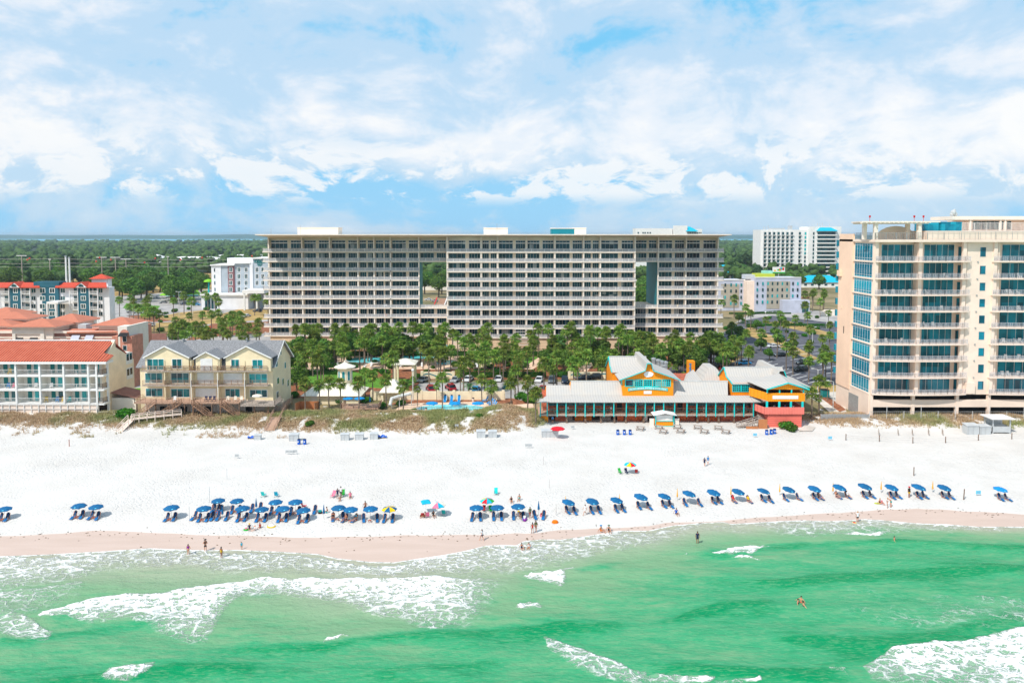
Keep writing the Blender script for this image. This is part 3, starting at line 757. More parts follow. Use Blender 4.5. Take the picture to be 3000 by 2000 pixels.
# white bay lines painted on the right hand lot
lines=[((2095,1110),(2120,1094)),((2130,1108),(2150,1094)),((2165,1104),(2184,1090))]
b=MB();_z[0]+=0.004;zz=_z[0]
def pline(p,q,w=0.28):
 p=Vector((*gp(*p,zz),zz));q=Vector((*gp(*q,zz),zz));d=(q-p).normalized();n_=Vector((-d.y,d.x,0))*w/2
 b.quad(p-n_,q-n_,q+n_,p+n_)
for k in range(9):pline((2232+k*17,1066+k*7),(2262+k*17,1058+k*7))
for k in range(10):pline((2215+k*21,976+k*7.5),(2255+k*21,972+k*7.5))
for k in range(8):pline((2260+k*22,1014+k*9),(2298+k*22,1008+k*9))
for k in range(9):pline((1985+k*22,1060-k*13),(2010+k*22,1064-k*13))
for k in range(6):pline((2290+k*26,1044+k*10),(2330+k*26,1037+k*10))
o=b.build('road_marking','paint_white');o['kind']='structure'
# far water and far shore
b=MB();b.quad((-30000,3780,0.03),(30000,3780,0.03),(30000,11000,0.03),(-30000,11000,0.03))
M['bay']=mat('bay_water',(0.05,0.30,0.42),0.6,0.10,0.002,stretch=(0.1,1,1),var2=(0.14,0.42,0.54))
structure('bay',b,'bay','blue bay water beyond the forest')
M['farland']=mat('far_shore_land',(0.02,0.10,0.09),0.95,0.2,0.002)
xs=np.linspace(-13500,13500,260);ys=np.array([7000,7040,7300,8200,10500])
def farz(x,y):
 e=np.array([0.0,24,36,42,30])[:,None]if x.shape[0]==5 else 0
 return e*(0.75+0.45*vnoise(x,y,0.0013,61,3))+0.05
o=grid_mesh('far_shore',xs,ys,farz,[M['farland']]);o['kind']='structure';o['label']='wooded shore across the bay'
# ================================================================== BUILDINGS
def xz(px,py,Y):return at(px,py,Y)
def X(px,Y,py=900):return at(px,py,Y)[0]
def Z(py,Y):return at(1500,py,Y)[1]

# ---------------------------------------------------------------- long condominium
def alpha_mat(name,col,a):
 m=bpy.data.materials.new(name);m.use_nodes=True;tt=NT(m.node_tree);o=tt.n('ShaderNodeOutputMaterial')
 p_=tt.n('ShaderNodeBsdfPrincipled');p_.inputs['Base Color'].default_value=(*col,1);p_.inputs['Roughness'].default_value=.3;p_.inputs['Alpha'].default_value=a
 tt.l(p_.outputs[0],o.inputs[0]);M[name]=m
alpha_mat('railpanel',(.66,.65,.68),.42)
def condominium():
 YL,YC=270.0,265.0
 root=thing('condominium',(0,YL+8,0),'long beige condominium slab with rows of railed balconies and two openings cut through it','building')
 zL=[Z(p,YL)for p in(737,765,793,820,847,874,901.5,929,956,983)]
 zR=Z(689,YL-1)
 bays={'L':[790,887,968,1050,1097,1145,1228],'G1':[1228,1309],'C':[1311,1410,1458,1542,1625,1709,1758,1859],'G2':[1859,1927],'R':[1927,2008,2101]}
 wins=[]
 base=zL[-1]
 def section(px,Y,open_rows=(),first=False,last=False,depth=18,key=''):
  xs_=[X(p,Y+.3)for p in px];x0,x1=xs_[0],xs_[-1]
  xe0=x0-(2.3 if first else 0.15);xe1=x1+(2.3 if last else 0.15)
# back wall block(s)
  bw=MB()
  if open_rows:
   bw.box(x0,x1,Y+2.2,Y+2.2+depth,zL[open_rows[0]-1]-.25,zR-.3);bw.build('wall','cream',root);bw=MB();bw.box(x0,x1,Y+2.2,Y+2.2+depth,0,zL[open_rows[-1]]+.3)
  else:bw.box(x0,x1,Y+2.2,Y+2.2+depth,0,zR-.3)
  bw.build('wall','cream',root)
  pb=MB();pb.box(x0,x1,Y+0.5,Y+2.19,0,base-.28);pb.build('podium_wall','podium_lined',root)
  for k,z in enumerate(zL):
   if k in open_rows[:-1]:continue
   s_=MB();s_.box(xe0,xe1,Y,Y+2.19,z-.36,z);s_.build('balcony_slab','cream_light',root)
   r=MB();pts=[(xe0+.08,Y+.1,z),(xe1-.08,Y+.1,z)]
   if first:pts=[(xe0+.08,Y+2.1,z)]+pts
   if last:pts=pts+[(xe1-.08,Y+2.1,z)]
   railing(r,pts,1.2,0.5,0.05,2.4,0.10)
   q=r.build('railing','white_rail',root)
   g=MB();g.box(xe0+.1,xe1-.1,Y+.14,Y+.16,z+.1,z+1.12);g.build('railing_panel',M['railpanel'],q)
# columns
  for i,x in enumerate(xs_):
   if key in('G1','G2')or(i==0 and key in('La','R')and key=='La'):continue
   c=MB();c.box(x-.26,x+.26,Y+.22,Y+.7,base-.3,zR-.05);c.build('column','cream_light',root)
   if i not in(0,len(xs_)-1)or True:
    p_=MB()
    for k,z in enumerate(zL):
     top=(zL[k-1]-.28)if k else zR-.3
     p_.box(x-.1,x+.1,Y+.71,Y+2.18,z,top-.08)
    p_.build('party_wall','cream',root)
# windows
  for i in range(len(xs_)-1):
   w=xs_[i+1]-xs_[i];a=xs_[i]+.42;b_=xs_[i+1]-.42
   two=w>6
   for k,z in enumerate(zL):
    if k in open_rows:continue
    h=((zL[k-1]-.28)if k else zR-.3)-z
    top=z+(h*.93 if k else h*.72)
    segs=[(a,a+(b_-a)*(.46 if(i%2)else .53)),(a+(b_-a)*(.58 if(i%2)else .64),b_)]if two else[(a,b_)]
    for q,(u,v)in enumerate(segs):wins.append((u,v,z+.02,top,Y+2.2,k,i,q))
 section(bays['L'][:6],YL,first=True,depth=18,key='L')
 section(bays['L'][5:],YL,depth=6,key='La')
 section(bays['G1'],YL+.4,open_rows=(2,3,4,5,6),depth=6,key='G1')
 section(bays['C'],YC,depth=18,key='C')
 section(bays['G2'],YL+.4,open_rows=(2,3,4,5,6),depth=18,key='G2')
 section(bays['R'],YL,last=True,depth=20,key='R')
# windows: the hundred that show largest (middle wing first) are parts of their own, the rest one
 wins.sort(key=lambda w:(w[4],-(w[1]-w[0])*(w[3]-w[2])))
 rest=MB()
 for n_,(u,v,z0,z1,Y,k,i,q)in enumerate(wins):
  b=MB()if n_<99 else rest
  b.box(u,v,Y-.05,Y+.01,z0,z1,1)
  nb=4 if v-u>3.2 else 3
  for j in range(nb+1):
   x=u+(v-u)*j/nb;ww=.025 if j not in(0,nb)else .05
   b.box(x-ww,x+ww,Y-.1,Y+.01,z0,z1,0)
  b.box(u+.075,v-.075,Y-.1,Y+.01,z1-.12,z1+.02,0)
  if k==0:b.box(u+.075,v-.075,Y-.105,Y+.01,z0+(z1-z0)*.72,z0+(z1-z0)*.80,0)
  if n_<99:b.build('window',[M['white_rail'],G['condo']],root)
 o=rest.build('window',[M['white_rail'],G['condo']],root);o['kind']='stuff'
# teal glass flank of the right opening and the left one
 x=X(1925,YL+.4);g=MB();g.box(x-.12,x+.02,YL+1.5,YL+22,zL[6]+.3,zL[1]-.3)
 g.build('glass_flank','teal_panel',root)
 x=X(1230,YL+.4);g=MB();g.box(x-.02,x+.2,YL+.8,YL+8,zL[6]+.3,zL[1]-.3);g.build('glass_flank','teal_panel',root)
# overhanging thin roof with slanting underside
 xa,xb=X(765,YL-2,688),X(2128,YL-2,688);zr=Z(684,YL)
 zt=44.12;rf=MB()
 rf.add([(xa,YC-3.4,zt),(xb,YC-3.4,zt),(xb,YL+22,zt),(xa,YL+22,zt),(xa,YC-3.4,zt-.35),(xb,YC-3.4,zt-.35),(xb-2.6,YC+2.0,zt-1.05),(xa+2.6,YC+2.0,zt-1.05),(xb-2.6,YL+21,zt-1.05),(xa+2.6,YL+21,zt-1.05)],
  [(0,1,2,3),(0,4,5,1),(4,7,6,5),(7,9,8,6),(1,5,6,8,2),(0,3,9,7,4),(3,2,8,9)])
 rf.build('roof','cream_light',root)
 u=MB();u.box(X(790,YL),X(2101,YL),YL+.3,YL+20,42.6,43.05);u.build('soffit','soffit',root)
 for(a,b_,t_,m1,m2)in((872,990,666,'cream_light','shell_grey'),(1417,1487,667,'cream_light','shell_grey'),(1615,1683,668,'teal_panel','cream_light'),(1683,1717,667,'cream_light','shell_grey')):
  Yb=YL+9;bx=MB();bx.box(X(a,Yb,675),X(b_,Yb,675),Yb,Yb+7,44.14,Z(t_+2,Yb));q=bx.build('rooftop_box',m1,root)
  c=MB();c.box(X(a,Yb,675)-.15,X(b_,Yb,675)+.15 if m1!='teal_panel' else X(b_,Yb,675)-.02,Yb-.15,Yb+7.15,Z(t_+2,Yb)+.003,Z(t_,Yb));c.build('coping','cream_light',q)
 for p,t_ in((794,670),(880,660),(1456,656)):
  an=MB();x=X(p,YL+6,680);an.tube([(x,YL+6,44),(x,YL+6,Z(t_,YL+6))],.06,5);an.build('antenna','metal_grey',root)
# louvred white stair screens between the palms at the foot
 for a,b_,t_,u_ in((1325,1356,998,1022),(1506,1560,965,1010)):
  s_=MB();Yb=YC-2.4;xa,xb=X(a,Yb,1000),X(b_,Yb,1000);z0,z1=Z(u_,Yb),Z(t_,Yb)
  for k in range(7):z=z0+(z1-z0)*k/6;s_.box(xa,xb,Yb,Yb+.08,z,z+.16)
  s_.box(xa-.12,xa,Yb-.02,Yb+.1,0,z1+.3);s_.box(xb,xb+.12,Yb-.02,Yb+.1,0,z1+.3)
  s_.build('stair_screen','white',root)
 d=MB();d.box(X(1606,YC+.2,990),X(1622,YC+.2,990),YC+.46,YC+.6,6,Z(975,YC));d.build('entrance','dark',root)
 return zL,zR,YL,YC
zL,zR,YL,YC=condominium()

# ---------------------------------------------------------------- beach tower at the right
def tower():
 Y=167.5;xc=X(2560,Y);CORN=xc
 root=thing('apartment_tower',(xc+20,Y+12,0),'pale shell pink beachfront tower with teal window walls and an orange flank','building')
 zs=[Z(p,Y)for p in(765,815,863,911,959,1007,1055,1104,1153)]
 zt=Z(709,Y);xR=X(3000,Y)+16
 XA=X(2825,Y+1);XB=X(2907,Y+1)
 for(wa,wb,wy)in((CORN+.3,XA,2.6),(XA,XB,.6),(XB,xR,2.6)):b=MB();b.box(wa,wb,Y+wy,Y+17.6,zs[-1]-.3,zt-.02);b.build('wall','shell',root)
# parking levels
 zp1,zp0=zs[-1]-.4,Z(1172,Y);zq1,zq0=Z(1193,Y),0
 pk=MB();pk.box(CORN,xR,Y+.3,Y+1,zq1,zp0);pk.box(CORN,xR,Y+5,Y+5.3,0,zp1);pk.box(CORN,xR,Y+.95,Y+17.6,zq1-.1,zq1+.02)
 pk.box(CORN,xR,Y+1.01,Y+17.6,zp1,zp1+.3)
 pk.build('parking_deck','shell',root)
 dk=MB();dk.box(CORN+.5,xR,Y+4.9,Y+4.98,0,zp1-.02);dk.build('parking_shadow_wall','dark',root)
 for p in(2552,2674,2803,2896,3010,3130):
  c=MB();x=X(p,Y+.4,1190);c.box(x-.35,x+.35,Y+.22,Y+.9,0,zp1-.02);c.build('column','shell',root)
# left flank: glass bay then orange wall
 fl=MB();fl.box(CORN-.05,CORN+.3,Y+.6,Y+10.2,zs[-1]-.35,zt);fl.box(CORN-.3,CORN+.6,Y+.62,Y+17.6,0,zs[-1]-.35);fl.build('flank_wall','shell',root)
 for k,z in enumerate(zs):
  top=(zs[k-1]if k else zt)-.35
  g=MB();g.box(CORN-.12,CORN-.06,Y+1.1,Y+9.7,z+.02,top-.02)
  f=MB()
  for j in range(8):yy=Y+1.1+8.6*j/7;f.box(CORN-.14,CORN-.1,yy-.03,yy+.03,z+.02,top-.02)
  for zz_ in(z+.02,z+.62,top-.5,top-.1):f.box(CORN-.145,CORN-.1,Y+1.1,Y+9.7,zz_,zz_+.05)
  w=f.build('window','white_rail',root);g.build('pane',G['towerblue'],w)
  s_=MB();s_.box(CORN-.35,CORN-.06,Y+.6,Y+10.2,z-.33,z);s_.build('floor_band','shell',root)
 o_=MB();zo=Z(685,Y+10);xo=CORN-.5
 o_.box(xo-.0,xo+.5,Y+10.25,Y+17.5,Z(1140,Y+10),zo)
 o_.build('orange_wall','peach',root)
 e=MB();e.box(xo-.55,xo-.02,Y+15.6,Y+17.3,Z(806,Y+20),Z(790,Y+20));e.box(xo-.12,xo-.02,Y+15.0,Y+15.4,Z(900,Y+18),Z(892,Y+18))
 e.build('wall_ledge','peach',root)
 e=MB();e.box(xo-.06,xo-.01,Y+13.6,Y+13.9,Z(972,Y+16),Z(952,Y+16));e.build('slit_window','dark',root)
 bk=MB()
 for k in range(12):bk.box(xo-.3,xo+.1,Y+17.7,Y+18.4,8+k*3.0,9.6+k*3.0)
 bk.build('rear_window_strip',G['towerblue'],root)
# balconies
 def balcony_run(xa,xb,lft,rgt):
  for k,z in enumerate(zs):
   s_=MB();n=14;pts=[]
   for i in range(n+1):
    u=i/n;x=xa+(xb-xa)*u
    pts.append((x,Y-.25-.9*math.sin(math.pi*min(1,max(0,u)))**.6*(1 if lft else .6)))
   out=pts+[(xb,Y+2.55),(xa,Y+2.55)]
   s_.prism(out,z-.24,z,'z');s_.build('balcony_slab','shell',root)
   r=MB();railing(r,[(p[0],p[1]+.1,z)for p in pts],1.15,.36,.03,3,.05);q=r.build('railing','rail_lilac',root)
   g=MB()
   for(a_,b_)in zip(pts[:-1],pts[1:]):g.bar((a_[0],a_[1]+.12,z+.58),(b_[0],b_[1]+.12,z+.58),.015,.9)
   g.build('railing_panel',M['railglass'],q)
 m=bpy.data.materials.new('rail_glass');m.use_nodes=True;tt=NT(m.node_tree);o=tt.n('ShaderNodeOutputMaterial')
 p_=tt.n('ShaderNodeBsdfPrincipled');p_.inputs['Base Color'].default_value=(.42,.45,.50,1);p_.inputs['Roughness'].default_value=.2;p_.inputs['Alpha'].default_value=.22
 tt.l(p_.outputs[0],o.inputs[0]);M['railglass']=m
 balcony_run(CORN+.1,XA+.4,1,0);balcony_run(XB-.8,xR,0,0)
 for p in(2562,2690,2819,2909,2922):
  c=MB();x=X(p,Y+.3,950);w_=.42 if p!=2922 else .2;c.box(x-w_,x+w_,Y+.18+(.5 if p==2922 else 0),Y+.9+(.5 if p==2922 else 0),zs[-1],zt+.2);c.build('column','shell',root)
 for p in(2684,):
  c=MB();x=X(p,Y+1,950);c.box(x-.3,x+.3,Y+.95,Y+2.58,zs[-1],zt-.3);c.build('party_wall','shell_grey',root)
 for k,z in enumerate(zs):
  h=((zs[k-1]-.3)if k else zt-.35)-z;tp=z+h*.93
  Yw=Y+2.6
  for(a,b_,n_)in((2576,2684,6),(2700,2787,5)):
   window(root,X(a,Yw,950),X(b_,Yw,950),z+.1,tp,Yw,'tower','white_rail',n_,.07)
  window(root,X(2799,Yw,950),X(2811,Yw,950),z+.3,tp-.5,Yw,'tower','shell_grey',1,.05)
  window(root,X(2927,Yw,950),X(3000,Yw,950)+8,z+.1,tp,Yw,'tower','white_rail',7,.07)
  Yn=Y+.6;cx=2880-k*.9
  window(root,X(cx-8.5,Yn,740+k*48),X(cx+8,Yn,740+k*48),z+h*.25,z+h*.78,Yn,'tower','shell_grey',1,.06)
# roof slab, terrace wall, pergola, penthouse
 rs=MB();rs.box(CORN-.5,xR,Y-.7,Y+17.6,zt,zt+.55);rs.build('roof_slab','shell',root)
 tw=MB();xw=X(2706,Y);tw.box(xw,xR,Y-.3,Y+6,zt+.56,zt+2.6);tw.build('terrace_wall','shell',root)
 tr=MB();railing(tr,[(CORN-.3,Y+9,zt+.55),(CORN-.3,Y-.5,zt+.55),(xw,Y-.5,zt+.55)],1.6,.4,.05,2.5,.08);railing(tr,[(xw,Y-.5,zt+.56),(xR,Y-.5,zt+.56)],1.8,1.2,.03,4,.05)
 tr.build('terrace_railing','metal_grey',root)
 pz=Z(652,Y+2);pg=MB();pa,pb=X(2510,Y+2,650),X(2706,Y+2,650)
 pg.box(pa,pb,Y-.2,Y+.2,pz-.3,pz);pg.box(pa+2,pb,Y+7.8,Y+8.2,pz-.3,pz)
 pg.add([(pa,Y-.5,pz+.01),(pb+2.5,Y-.5,pz+.01),(pb+2.5,Y+9,pz+.01),(pa+2,Y+9,pz+.01),(pa,Y-.5,pz+.28),(pb+2.5,Y-.5,pz+.28),(pb+2.5,Y+9,pz+.28),(pa+2,Y+9,pz+.28)],[(0,3,2,1),(4,5,6,7),(0,1,5,4),(1,2,6,5),(2,3,7,6),(3,0,4,7)])
 for i in range(16):x=pa+(pb-pa)*i/15;pg.box(x-.08,x+.08,Y-.9,Y-.52,pz-.12,pz+.26)
 for(x,yy)in((X(2532,Y+3,690),Y+3),(X(2567,Y,690),Y+.4),(X(2658,Y+4,690),Y+4),(X(2695,Y,690),Y+.4)):
  pg.box(x-.42,x+.42,yy-.4,yy+.4,zt+.56,pz-.31)
 pg.build('pergola','cream_light',root)
 st=MB();sx0=X(2570,Y+5,690);n=12
 for i in range(n):
  a=math.pi*i/n;a2=math.pi*(i+1)/n
  st.quad((sx0+5-5*math.cos(a),Y+6,zt+.56),(sx0+5-5*math.cos(a2),Y+6,zt+.56),(sx0+5-5*math.cos(a2),Y+6,zt+.6+3.2*math.sin(a2)),(sx0+5-5*math.cos(a),Y+6,zt+.6+3.2*math.sin(a)))
 st.box(sx0+5,sx0+10,Y+5.4,Y+8,zt+.56,zt+2.4);st.build('arched_screen','cream_light',root)
 ph=MB();px0,px1=X(2762,Y+12,640),xR;ph.box(px0+6,px1,Y+12,Y+20,zt+.56,Z(645,Y+12));ph.build('penthouse_wall','shell',root)
 pr=MB();pr.box(px0,px1,Y+8,Y+17.3,Z(645,Y+12)+.01,Z(634,Y+10));pr.build('penthouse_roof','cream_light',root)
 for p in(2842,2930,2944):c=MB();x=X(p,Y+8.4,660);c.box(x-.2,x+.2,Y+8.2,Y+8.6,zt+2.6,Z(645,Y+12));c.build('column','cream_light',root)
 for(a,b_)in((2850,2926),(2934,2942),(2950,2962)):window(root,X(a,Y+12,655),X(b_,Y+12,655),Z(672,Y+12),Z(648,Y+12),Y+12,'hotel','white_rail',max(1,(b_-a)//12),.06)
 pw=MB();pw.box(X(2706,Y+7,665),X(2750,Y+7,665),Y+7,Y+11,zt+2.5,Z(650,Y+7));pw.box(X(2758,Y+6.5,665),X(2818,Y+6.5,665),Y+6.5,Y+8,zt+2.5,Z(650,Y+7));pw.build('glass_windbreak',G['towerblue'],root)
 pr=MB();railing(pr,[(X(2818,Y+6.6,670),Y+6.6,zt+2.6),(xR,Y+6.6,zt+2.6)],2.0,.3,.05,3,.1);pr.build('penthouse_railing','white_rail',root)
 dome=MB()
 for(p,q,r)in((2793,623,.7),(2799,628,.5),(2788,628,.45),(2796,617,.4)):x,z=at(p,q,Y+10);dome.ball((x,Y+10,z),r,6)
 x,z=at(2794,632,Y+10);dome.tube([(x,Y+10,z-1),(x,Y+10,z+1.4)],.08,5);dome.build('antenna_cluster','plastic_white',root)
 for p in(2548,2678,2705):an=MB();x,z=at(p,650,Y+1);an.tube([(x,Y+1,z-.6),(x,Y+1,z+1.0)],.05,5);an.box(x-.15,x+.15,Y+.85,Y+1.15,z+1.0,z+1.5);an.build('roof_lamp','tail_red',root)
# ground-level garage gate on the flank, utility box
 gt=MB();xg=CORN-.36
 gt.box(xg,xg+.05,Y+5.5,Y+10.5,0,4.6);gt.build('garage_gate','metal_grey',root)
 hb=MB();hb.box(X(2832,Y-.3,1130),X(2858,Y-.3,1130),Y-.2,Y+.55,zs[-1]+.01,zs[-1]+2.7);hb.build('lift_housing','shell',root)
 for k,z in enumerate(zs):
  sp=MB();x=X(2868,Y,800);sp.box(x-.15,x+.15,Y+.4,Y+.58,z-.3,z-.05);sp.build('wall_spout','metal_grey',root)
tower()

# ---------------------------------------------------------------- seafood restaurant on the beach
def restaurant():
 YF=165.0
 root=thing('beach_restaurant',(38,170,0),'orange and teal seafood restaurant on stilts with ribbed metal roofs and a long porch','building')
 def Xp(p,Y,py=1180):return X(p,Y,py)
 zd=Z(1213,YF);zr0=Z(1176,YF);x0,x1=Xp(1578,YF),Xp(2209,YF)
 d=MB();d.box(x0,x1,YF,YF+7,zd-.3,zd);d.build('deck','deckwood',root)
 e=MB();e.box(x0,x1,YF-.1,YF-.01,zd-.35,zd-.02);e.build('deck_beam','greywood',root)
# main body under the roofs
 w=MB();w.box(x0+1.2,x1+2,YF+3.6,YF+12,.0,zr0+.1);w.build('wall','redwood',root)
# lower storey: panels, lattices, doors
 for i,(a,b_,mt,kind)in enumerate(((1583,1604,'orange','p'),(1627,1657,'redwood','p'),(1663,1676,'greywood','l'),(1685,1708,'orange_board','l'),(1712,1732,'orange_board','l'),(1765,1788,'greywood','l'),(1809,1826,'orange_board','g'),(1836,1880,'orange_board','g'),(1888,1897,'white','p'),(1985,2010,'orange_board','g'),(2013,2036,'redwood','g'),(2046,2075,'orange_board','g'),(2077,2104,'orange_board','g'),(2106,2150,'redwood','p'),(2152,2200,'redwood','p'))):
  p_=MB();xa,xb=Xp(a,YF+2.2,1225),Xp(b_,YF+2.2,1225);yy=YF+(.35 if i==0 else 2.2)
  if kind=='p':p_.box(xa,xb,yy,yy+.12,0,zd-.32)
  elif kind=='l':
   for k in range(8):z=.1+k*.33;p_.box(xa,xb,yy,yy+.08,z,z+.17)
   p_.box(xa-.05,xa+.05,yy-.02,yy+.1,0,zd-.32);p_.box(xb-.05,xb+.05,yy-.02,yy+.1,0,zd-.32)
  else:
   for k in range(4):x=xa+(xb-xa)*k/3;p_.box(x-.06,x+.06,yy-.03,yy+.02,0,zd-.33)
   for z in(.1,1.2,zd-.5):p_.box(xa,xb,yy-.04,yy+.01,z,z+.12)
   p_.box(xa,xb,yy+.03,yy+.1,0,zd-.33)
   mt='redpanel' if mt!='redwood' else 'redwood'
  p_.build('under_deck_panel',mt,root)
 pl=[1606,1660,1715,1760,1800,1833,1885,1985,2043,2075,2105,2150,2200]
 for p in pl:b=MB();x=Xp(p,YF+.6,1230);b.box(x-.2,x+.2,YF+.4,YF+.8,-.3,zd-.31);b.build('piling','postwood',root)
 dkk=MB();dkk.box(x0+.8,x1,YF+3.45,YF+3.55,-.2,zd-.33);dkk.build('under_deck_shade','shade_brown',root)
# porch posts, railing, windows
 posts=[1583,1603,1632,1658,1686,1714,1740,1769.6,1798,1834.6,1862,1890,1916.6,1944,1976,2012,2041,2068.5,2096,2124,2151,2178.6,2207]
 for p in posts:b=MB();x=Xp(p,YF+.1,1195);b.box(x-.11,x+.11,YF-.13,YF+.15,zd-.55,zr0-.1);b.build('porch_post','teal',root)
 for a,b_ in zip(posts[:-1],posts[1:]):
  r=MB();railing(r,[(Xp(a,YF+.2,1195)+.14,YF+.3,zd),(Xp(b_,YF+.2,1195)-.14,YF+.3,zd)],1.35,.28,.03,9,.06);r.build('porch_railing','postwood',root)
 for i,(a,b_)in enumerate(zip(posts[1:-1],posts[2:])):
  m_=(a+b_)/2
  if i in(7,13):
   dr=MB();xa=Xp(m_-9,YF+3.6,1190);dr.box(xa,xa+1.2,YF+3.5,YF+3.62,zd,zd+2.3);dr.build('door','dark',root);continue
  window(root,Xp(m_-8,YF+3.6,1190),Xp(m_+9,YF+3.6,1190),zd+1.35,zd+2.6,YF+3.6,'condo','teal_dark',4,.16,3)
# roofs
 z1=Z(1158,168.6)
 def roof(pts,t_=.14,name='roof',mt='ribroof',sub=None):
  b=MB();b.slab(*pts,t_);return b.build(name,mt,root)
 roof([(Xp(1574,YF-.4),YF-.4,zr0),(Xp(2244,YF-.4),YF-.4,zr0),(Xp(2212,168.6),168.6,z1),(Xp(1602,168.6),168.6,z1)])
# left low roof
 za=Z(1143,170.2);zb=Z(1129,171.2)
 roof([(Xp(1600,168.6),168.6,z1+.05),(Xp(1675,168.6),168.6,z1+.05),(Xp(1672,171.6),171.6,zb),(Xp(1600,171.6),171.6,zb)])
 roof([(Xp(1600,171.6),171.6,zb),(Xp(1672,171.6),171.6,zb),(Xp(1672,178),178,6),(Xp(1602,178),178,6)])
 wl=MB();wl.prism([(168.7,3),(168.7,z1-.15),(171.6,zb-.16),(177.8,5.8),(177.8,3)],Xp(1602,169),Xp(1602,169)+.15,'x');wl.prism([(168.7,3),(168.7,z1),(169.8,Z(1142,169.8)-.1),(171.6,Z(1116,171.6)-.1),(177.8,5.8),(177.8,3)],Xp(1673,169),Xp(1673,169)+.12,'x');wl.build('gable_wall','orange',root)
 for(a,b_)in((1672,1826),(1972,2132)):
  zm,zt_=Z(1142,169.8),Z(1116,171.6)
  roof([(Xp(a,168.6),168.6,z1+.06),(Xp(b_,168.6),168.6,z1+.06),(Xp(b_,169.8,1142),169.8,zm),(Xp(a,169.8,1142),169.8,zm)])
  roof([(Xp(a,169.8,1142),169.8,zm),(Xp(b_,169.8,1142),169.8,zm),(Xp(b_,171.6,1120),171.6,zt_),(Xp(a,171.6,1120),171.6,zt_)])
  roof([(Xp(a,171.6,1120),171.6,zt_),(Xp(b_,171.6,1120),171.6,zt_),(Xp(b_,180,1120),180,6.6),(Xp(a,180,1120),180,6.6)])
  rc=MB();rc.box(Xp(a,171.6,1120),Xp(b_,171.6,1120),171.45,171.75,zt_-.02,zt_+.1);rc.build('ridge_cap','pole_light',root)
# central bell gable
 Yg=168.4;xa,xb=Xp(1824,Yg,1120),Xp(1973,Yg,1120);xm=Xp(1901,Yg,1090)
 ze,zs_,zp=Z(1107,Yg),Z(1084,Yg),Z(1063,Yg)
 ol=[(xa,z1-.3),(xb,z1-.3),(xb,ze),(Xp(1911,Yg,1085),zs_),(Xp(1906,Yg,1065),zp),(Xp(1895,Yg,1065),zp),(Xp(1890,Yg,1085),zs_),(xa,ze)]
 g=MB();g.prism(ol,Yg,Yg+.3,'y');g.box(xa+.02,xb-.02,Yg+.31,182,z1-.3,ze-.35)
 g.box(Xp(1895,Yg,1065),Xp(1906,Yg,1065),Yg+.31,183.5,ze-.4,zp-.3)
 g.build('tower_wall','orange',root)
 xs1,xs2=Xp(1889,Yg,1085),Xp(1912,Yg,1085);xt1,xt2=Xp(1894,Yg,1064),Xp(1907,Yg,1064);YB=184
 ea,eb=Xp(1813,Yg,1112),Xp(1992,Yg,1117);zea,zeb=Z(1111,Yg),Z(1111,Yg)
 roof([(ea,Yg-.7,zea),(xs1,Yg-.7,zs_+.1),(xs1,YB,zs_+.1),(ea,YB-8,zea)][::-1])
 roof([(xs2,Yg-.7,zs_+.1),(eb,Yg-.7,zeb),(eb,YB-4,zeb),(xs2,YB,zs_+.1)])
 roof([(xs1,Yg-.7,zs_+.1),(xt1,Yg-.7,zp+.12),(xt1,YB,zp+.12),(xs1,YB,zs_+.1)][::-1])
 roof([(xt2,Yg-.7,zp+.12),(xs2,Yg-.7,zs_+.1),(xs2,YB,zs_+.1),(xt2,YB,zp+.12)])
 roof([(xt1,Yg-.7,zp+.14),(xt2,Yg-.7,zp+.14),(xt2,YB,zp+.14),(xt1,YB,zp+.14)])
 tm=MB()
 seq=[(ea,zea),(xs1,zs_+.1),(xt1,zp+.1),(xt2,zp+.1),(xs2,zs_+.1),(eb,zeb)]
 for(p,q)in zip(seq[:-1],seq[1:]):tm.bar((p[0],Yg-.78,p[1]-.1),(q[0],Yg-.78,q[1]-.1),.12,.18)
 tm.build('gable_trim','teal',root)
 for i in range(5):
  a=1833+i*27.2
  wd=window(root,Xp(a,Yg,1120),Xp(a+21,Yg,1120),Z(1130,Yg),Z(1113,Yg),Yg,'condo','teal',1 if i==0 else 4,.17,1 if i==0 else 3,proud=.1)
 wd=MB();wd.box(xa-.06,xa+.01,Yg+.6,Yg+2,Z(1130,Yg),Z(1108,Yg));wd.build('shutter','teal',root)
 sg=MB();n=16;A_,B_=Xp(1840,Yg,1140),Xp(1956,Yg,1140);cx=(A_+B_)/2;hw=(B_-A_)/2
 up=[];lo=[]
 for i in range(n+1):
  u=-1+2*i/n;x=cx+hw*u;arc=.42*(1-u*u)
  bump=.22 if abs(u)<.2 else 0
  up.append((x,Z(1137,Yg)+arc+bump));lo.append((x,Z(1145,Yg)+arc*.9))
 sg.prism(lo+up[::-1],Yg-.16,Yg-.02,'y');q=sg.build('name_board','teal',root)
 text_obj("DESTIN'S ORIGINAL SEAFOOD & OYSTER HOUSE",.62,'white',q,(cx,Yg-.18,Z(1141,Yg)+.40),arch=.40,width=hw*1.86)
 s2=MB();s2.box(Xp(1886,Yg,1148),Xp(1909,Yg,1148),Yg-.12,Yg-.01,Z(1153.5,Yg),Z(1144.5,Yg));s2.build('white_board','white',root)
 ov=MB();cx_,cz_=xz(1900,1096,Yg);rr=random.Random(3)
 ov.prism([(cx_+(1.12+.05*math.sin(5*a))*math.cos(a),cz_+(.68+.05*math.cos(3*a))*math.sin(a))for a in[2*math.pi*i/24 for i in range(24)]],Yg-.14,Yg-.01,'y');ov.build('oval_sign','white',root)
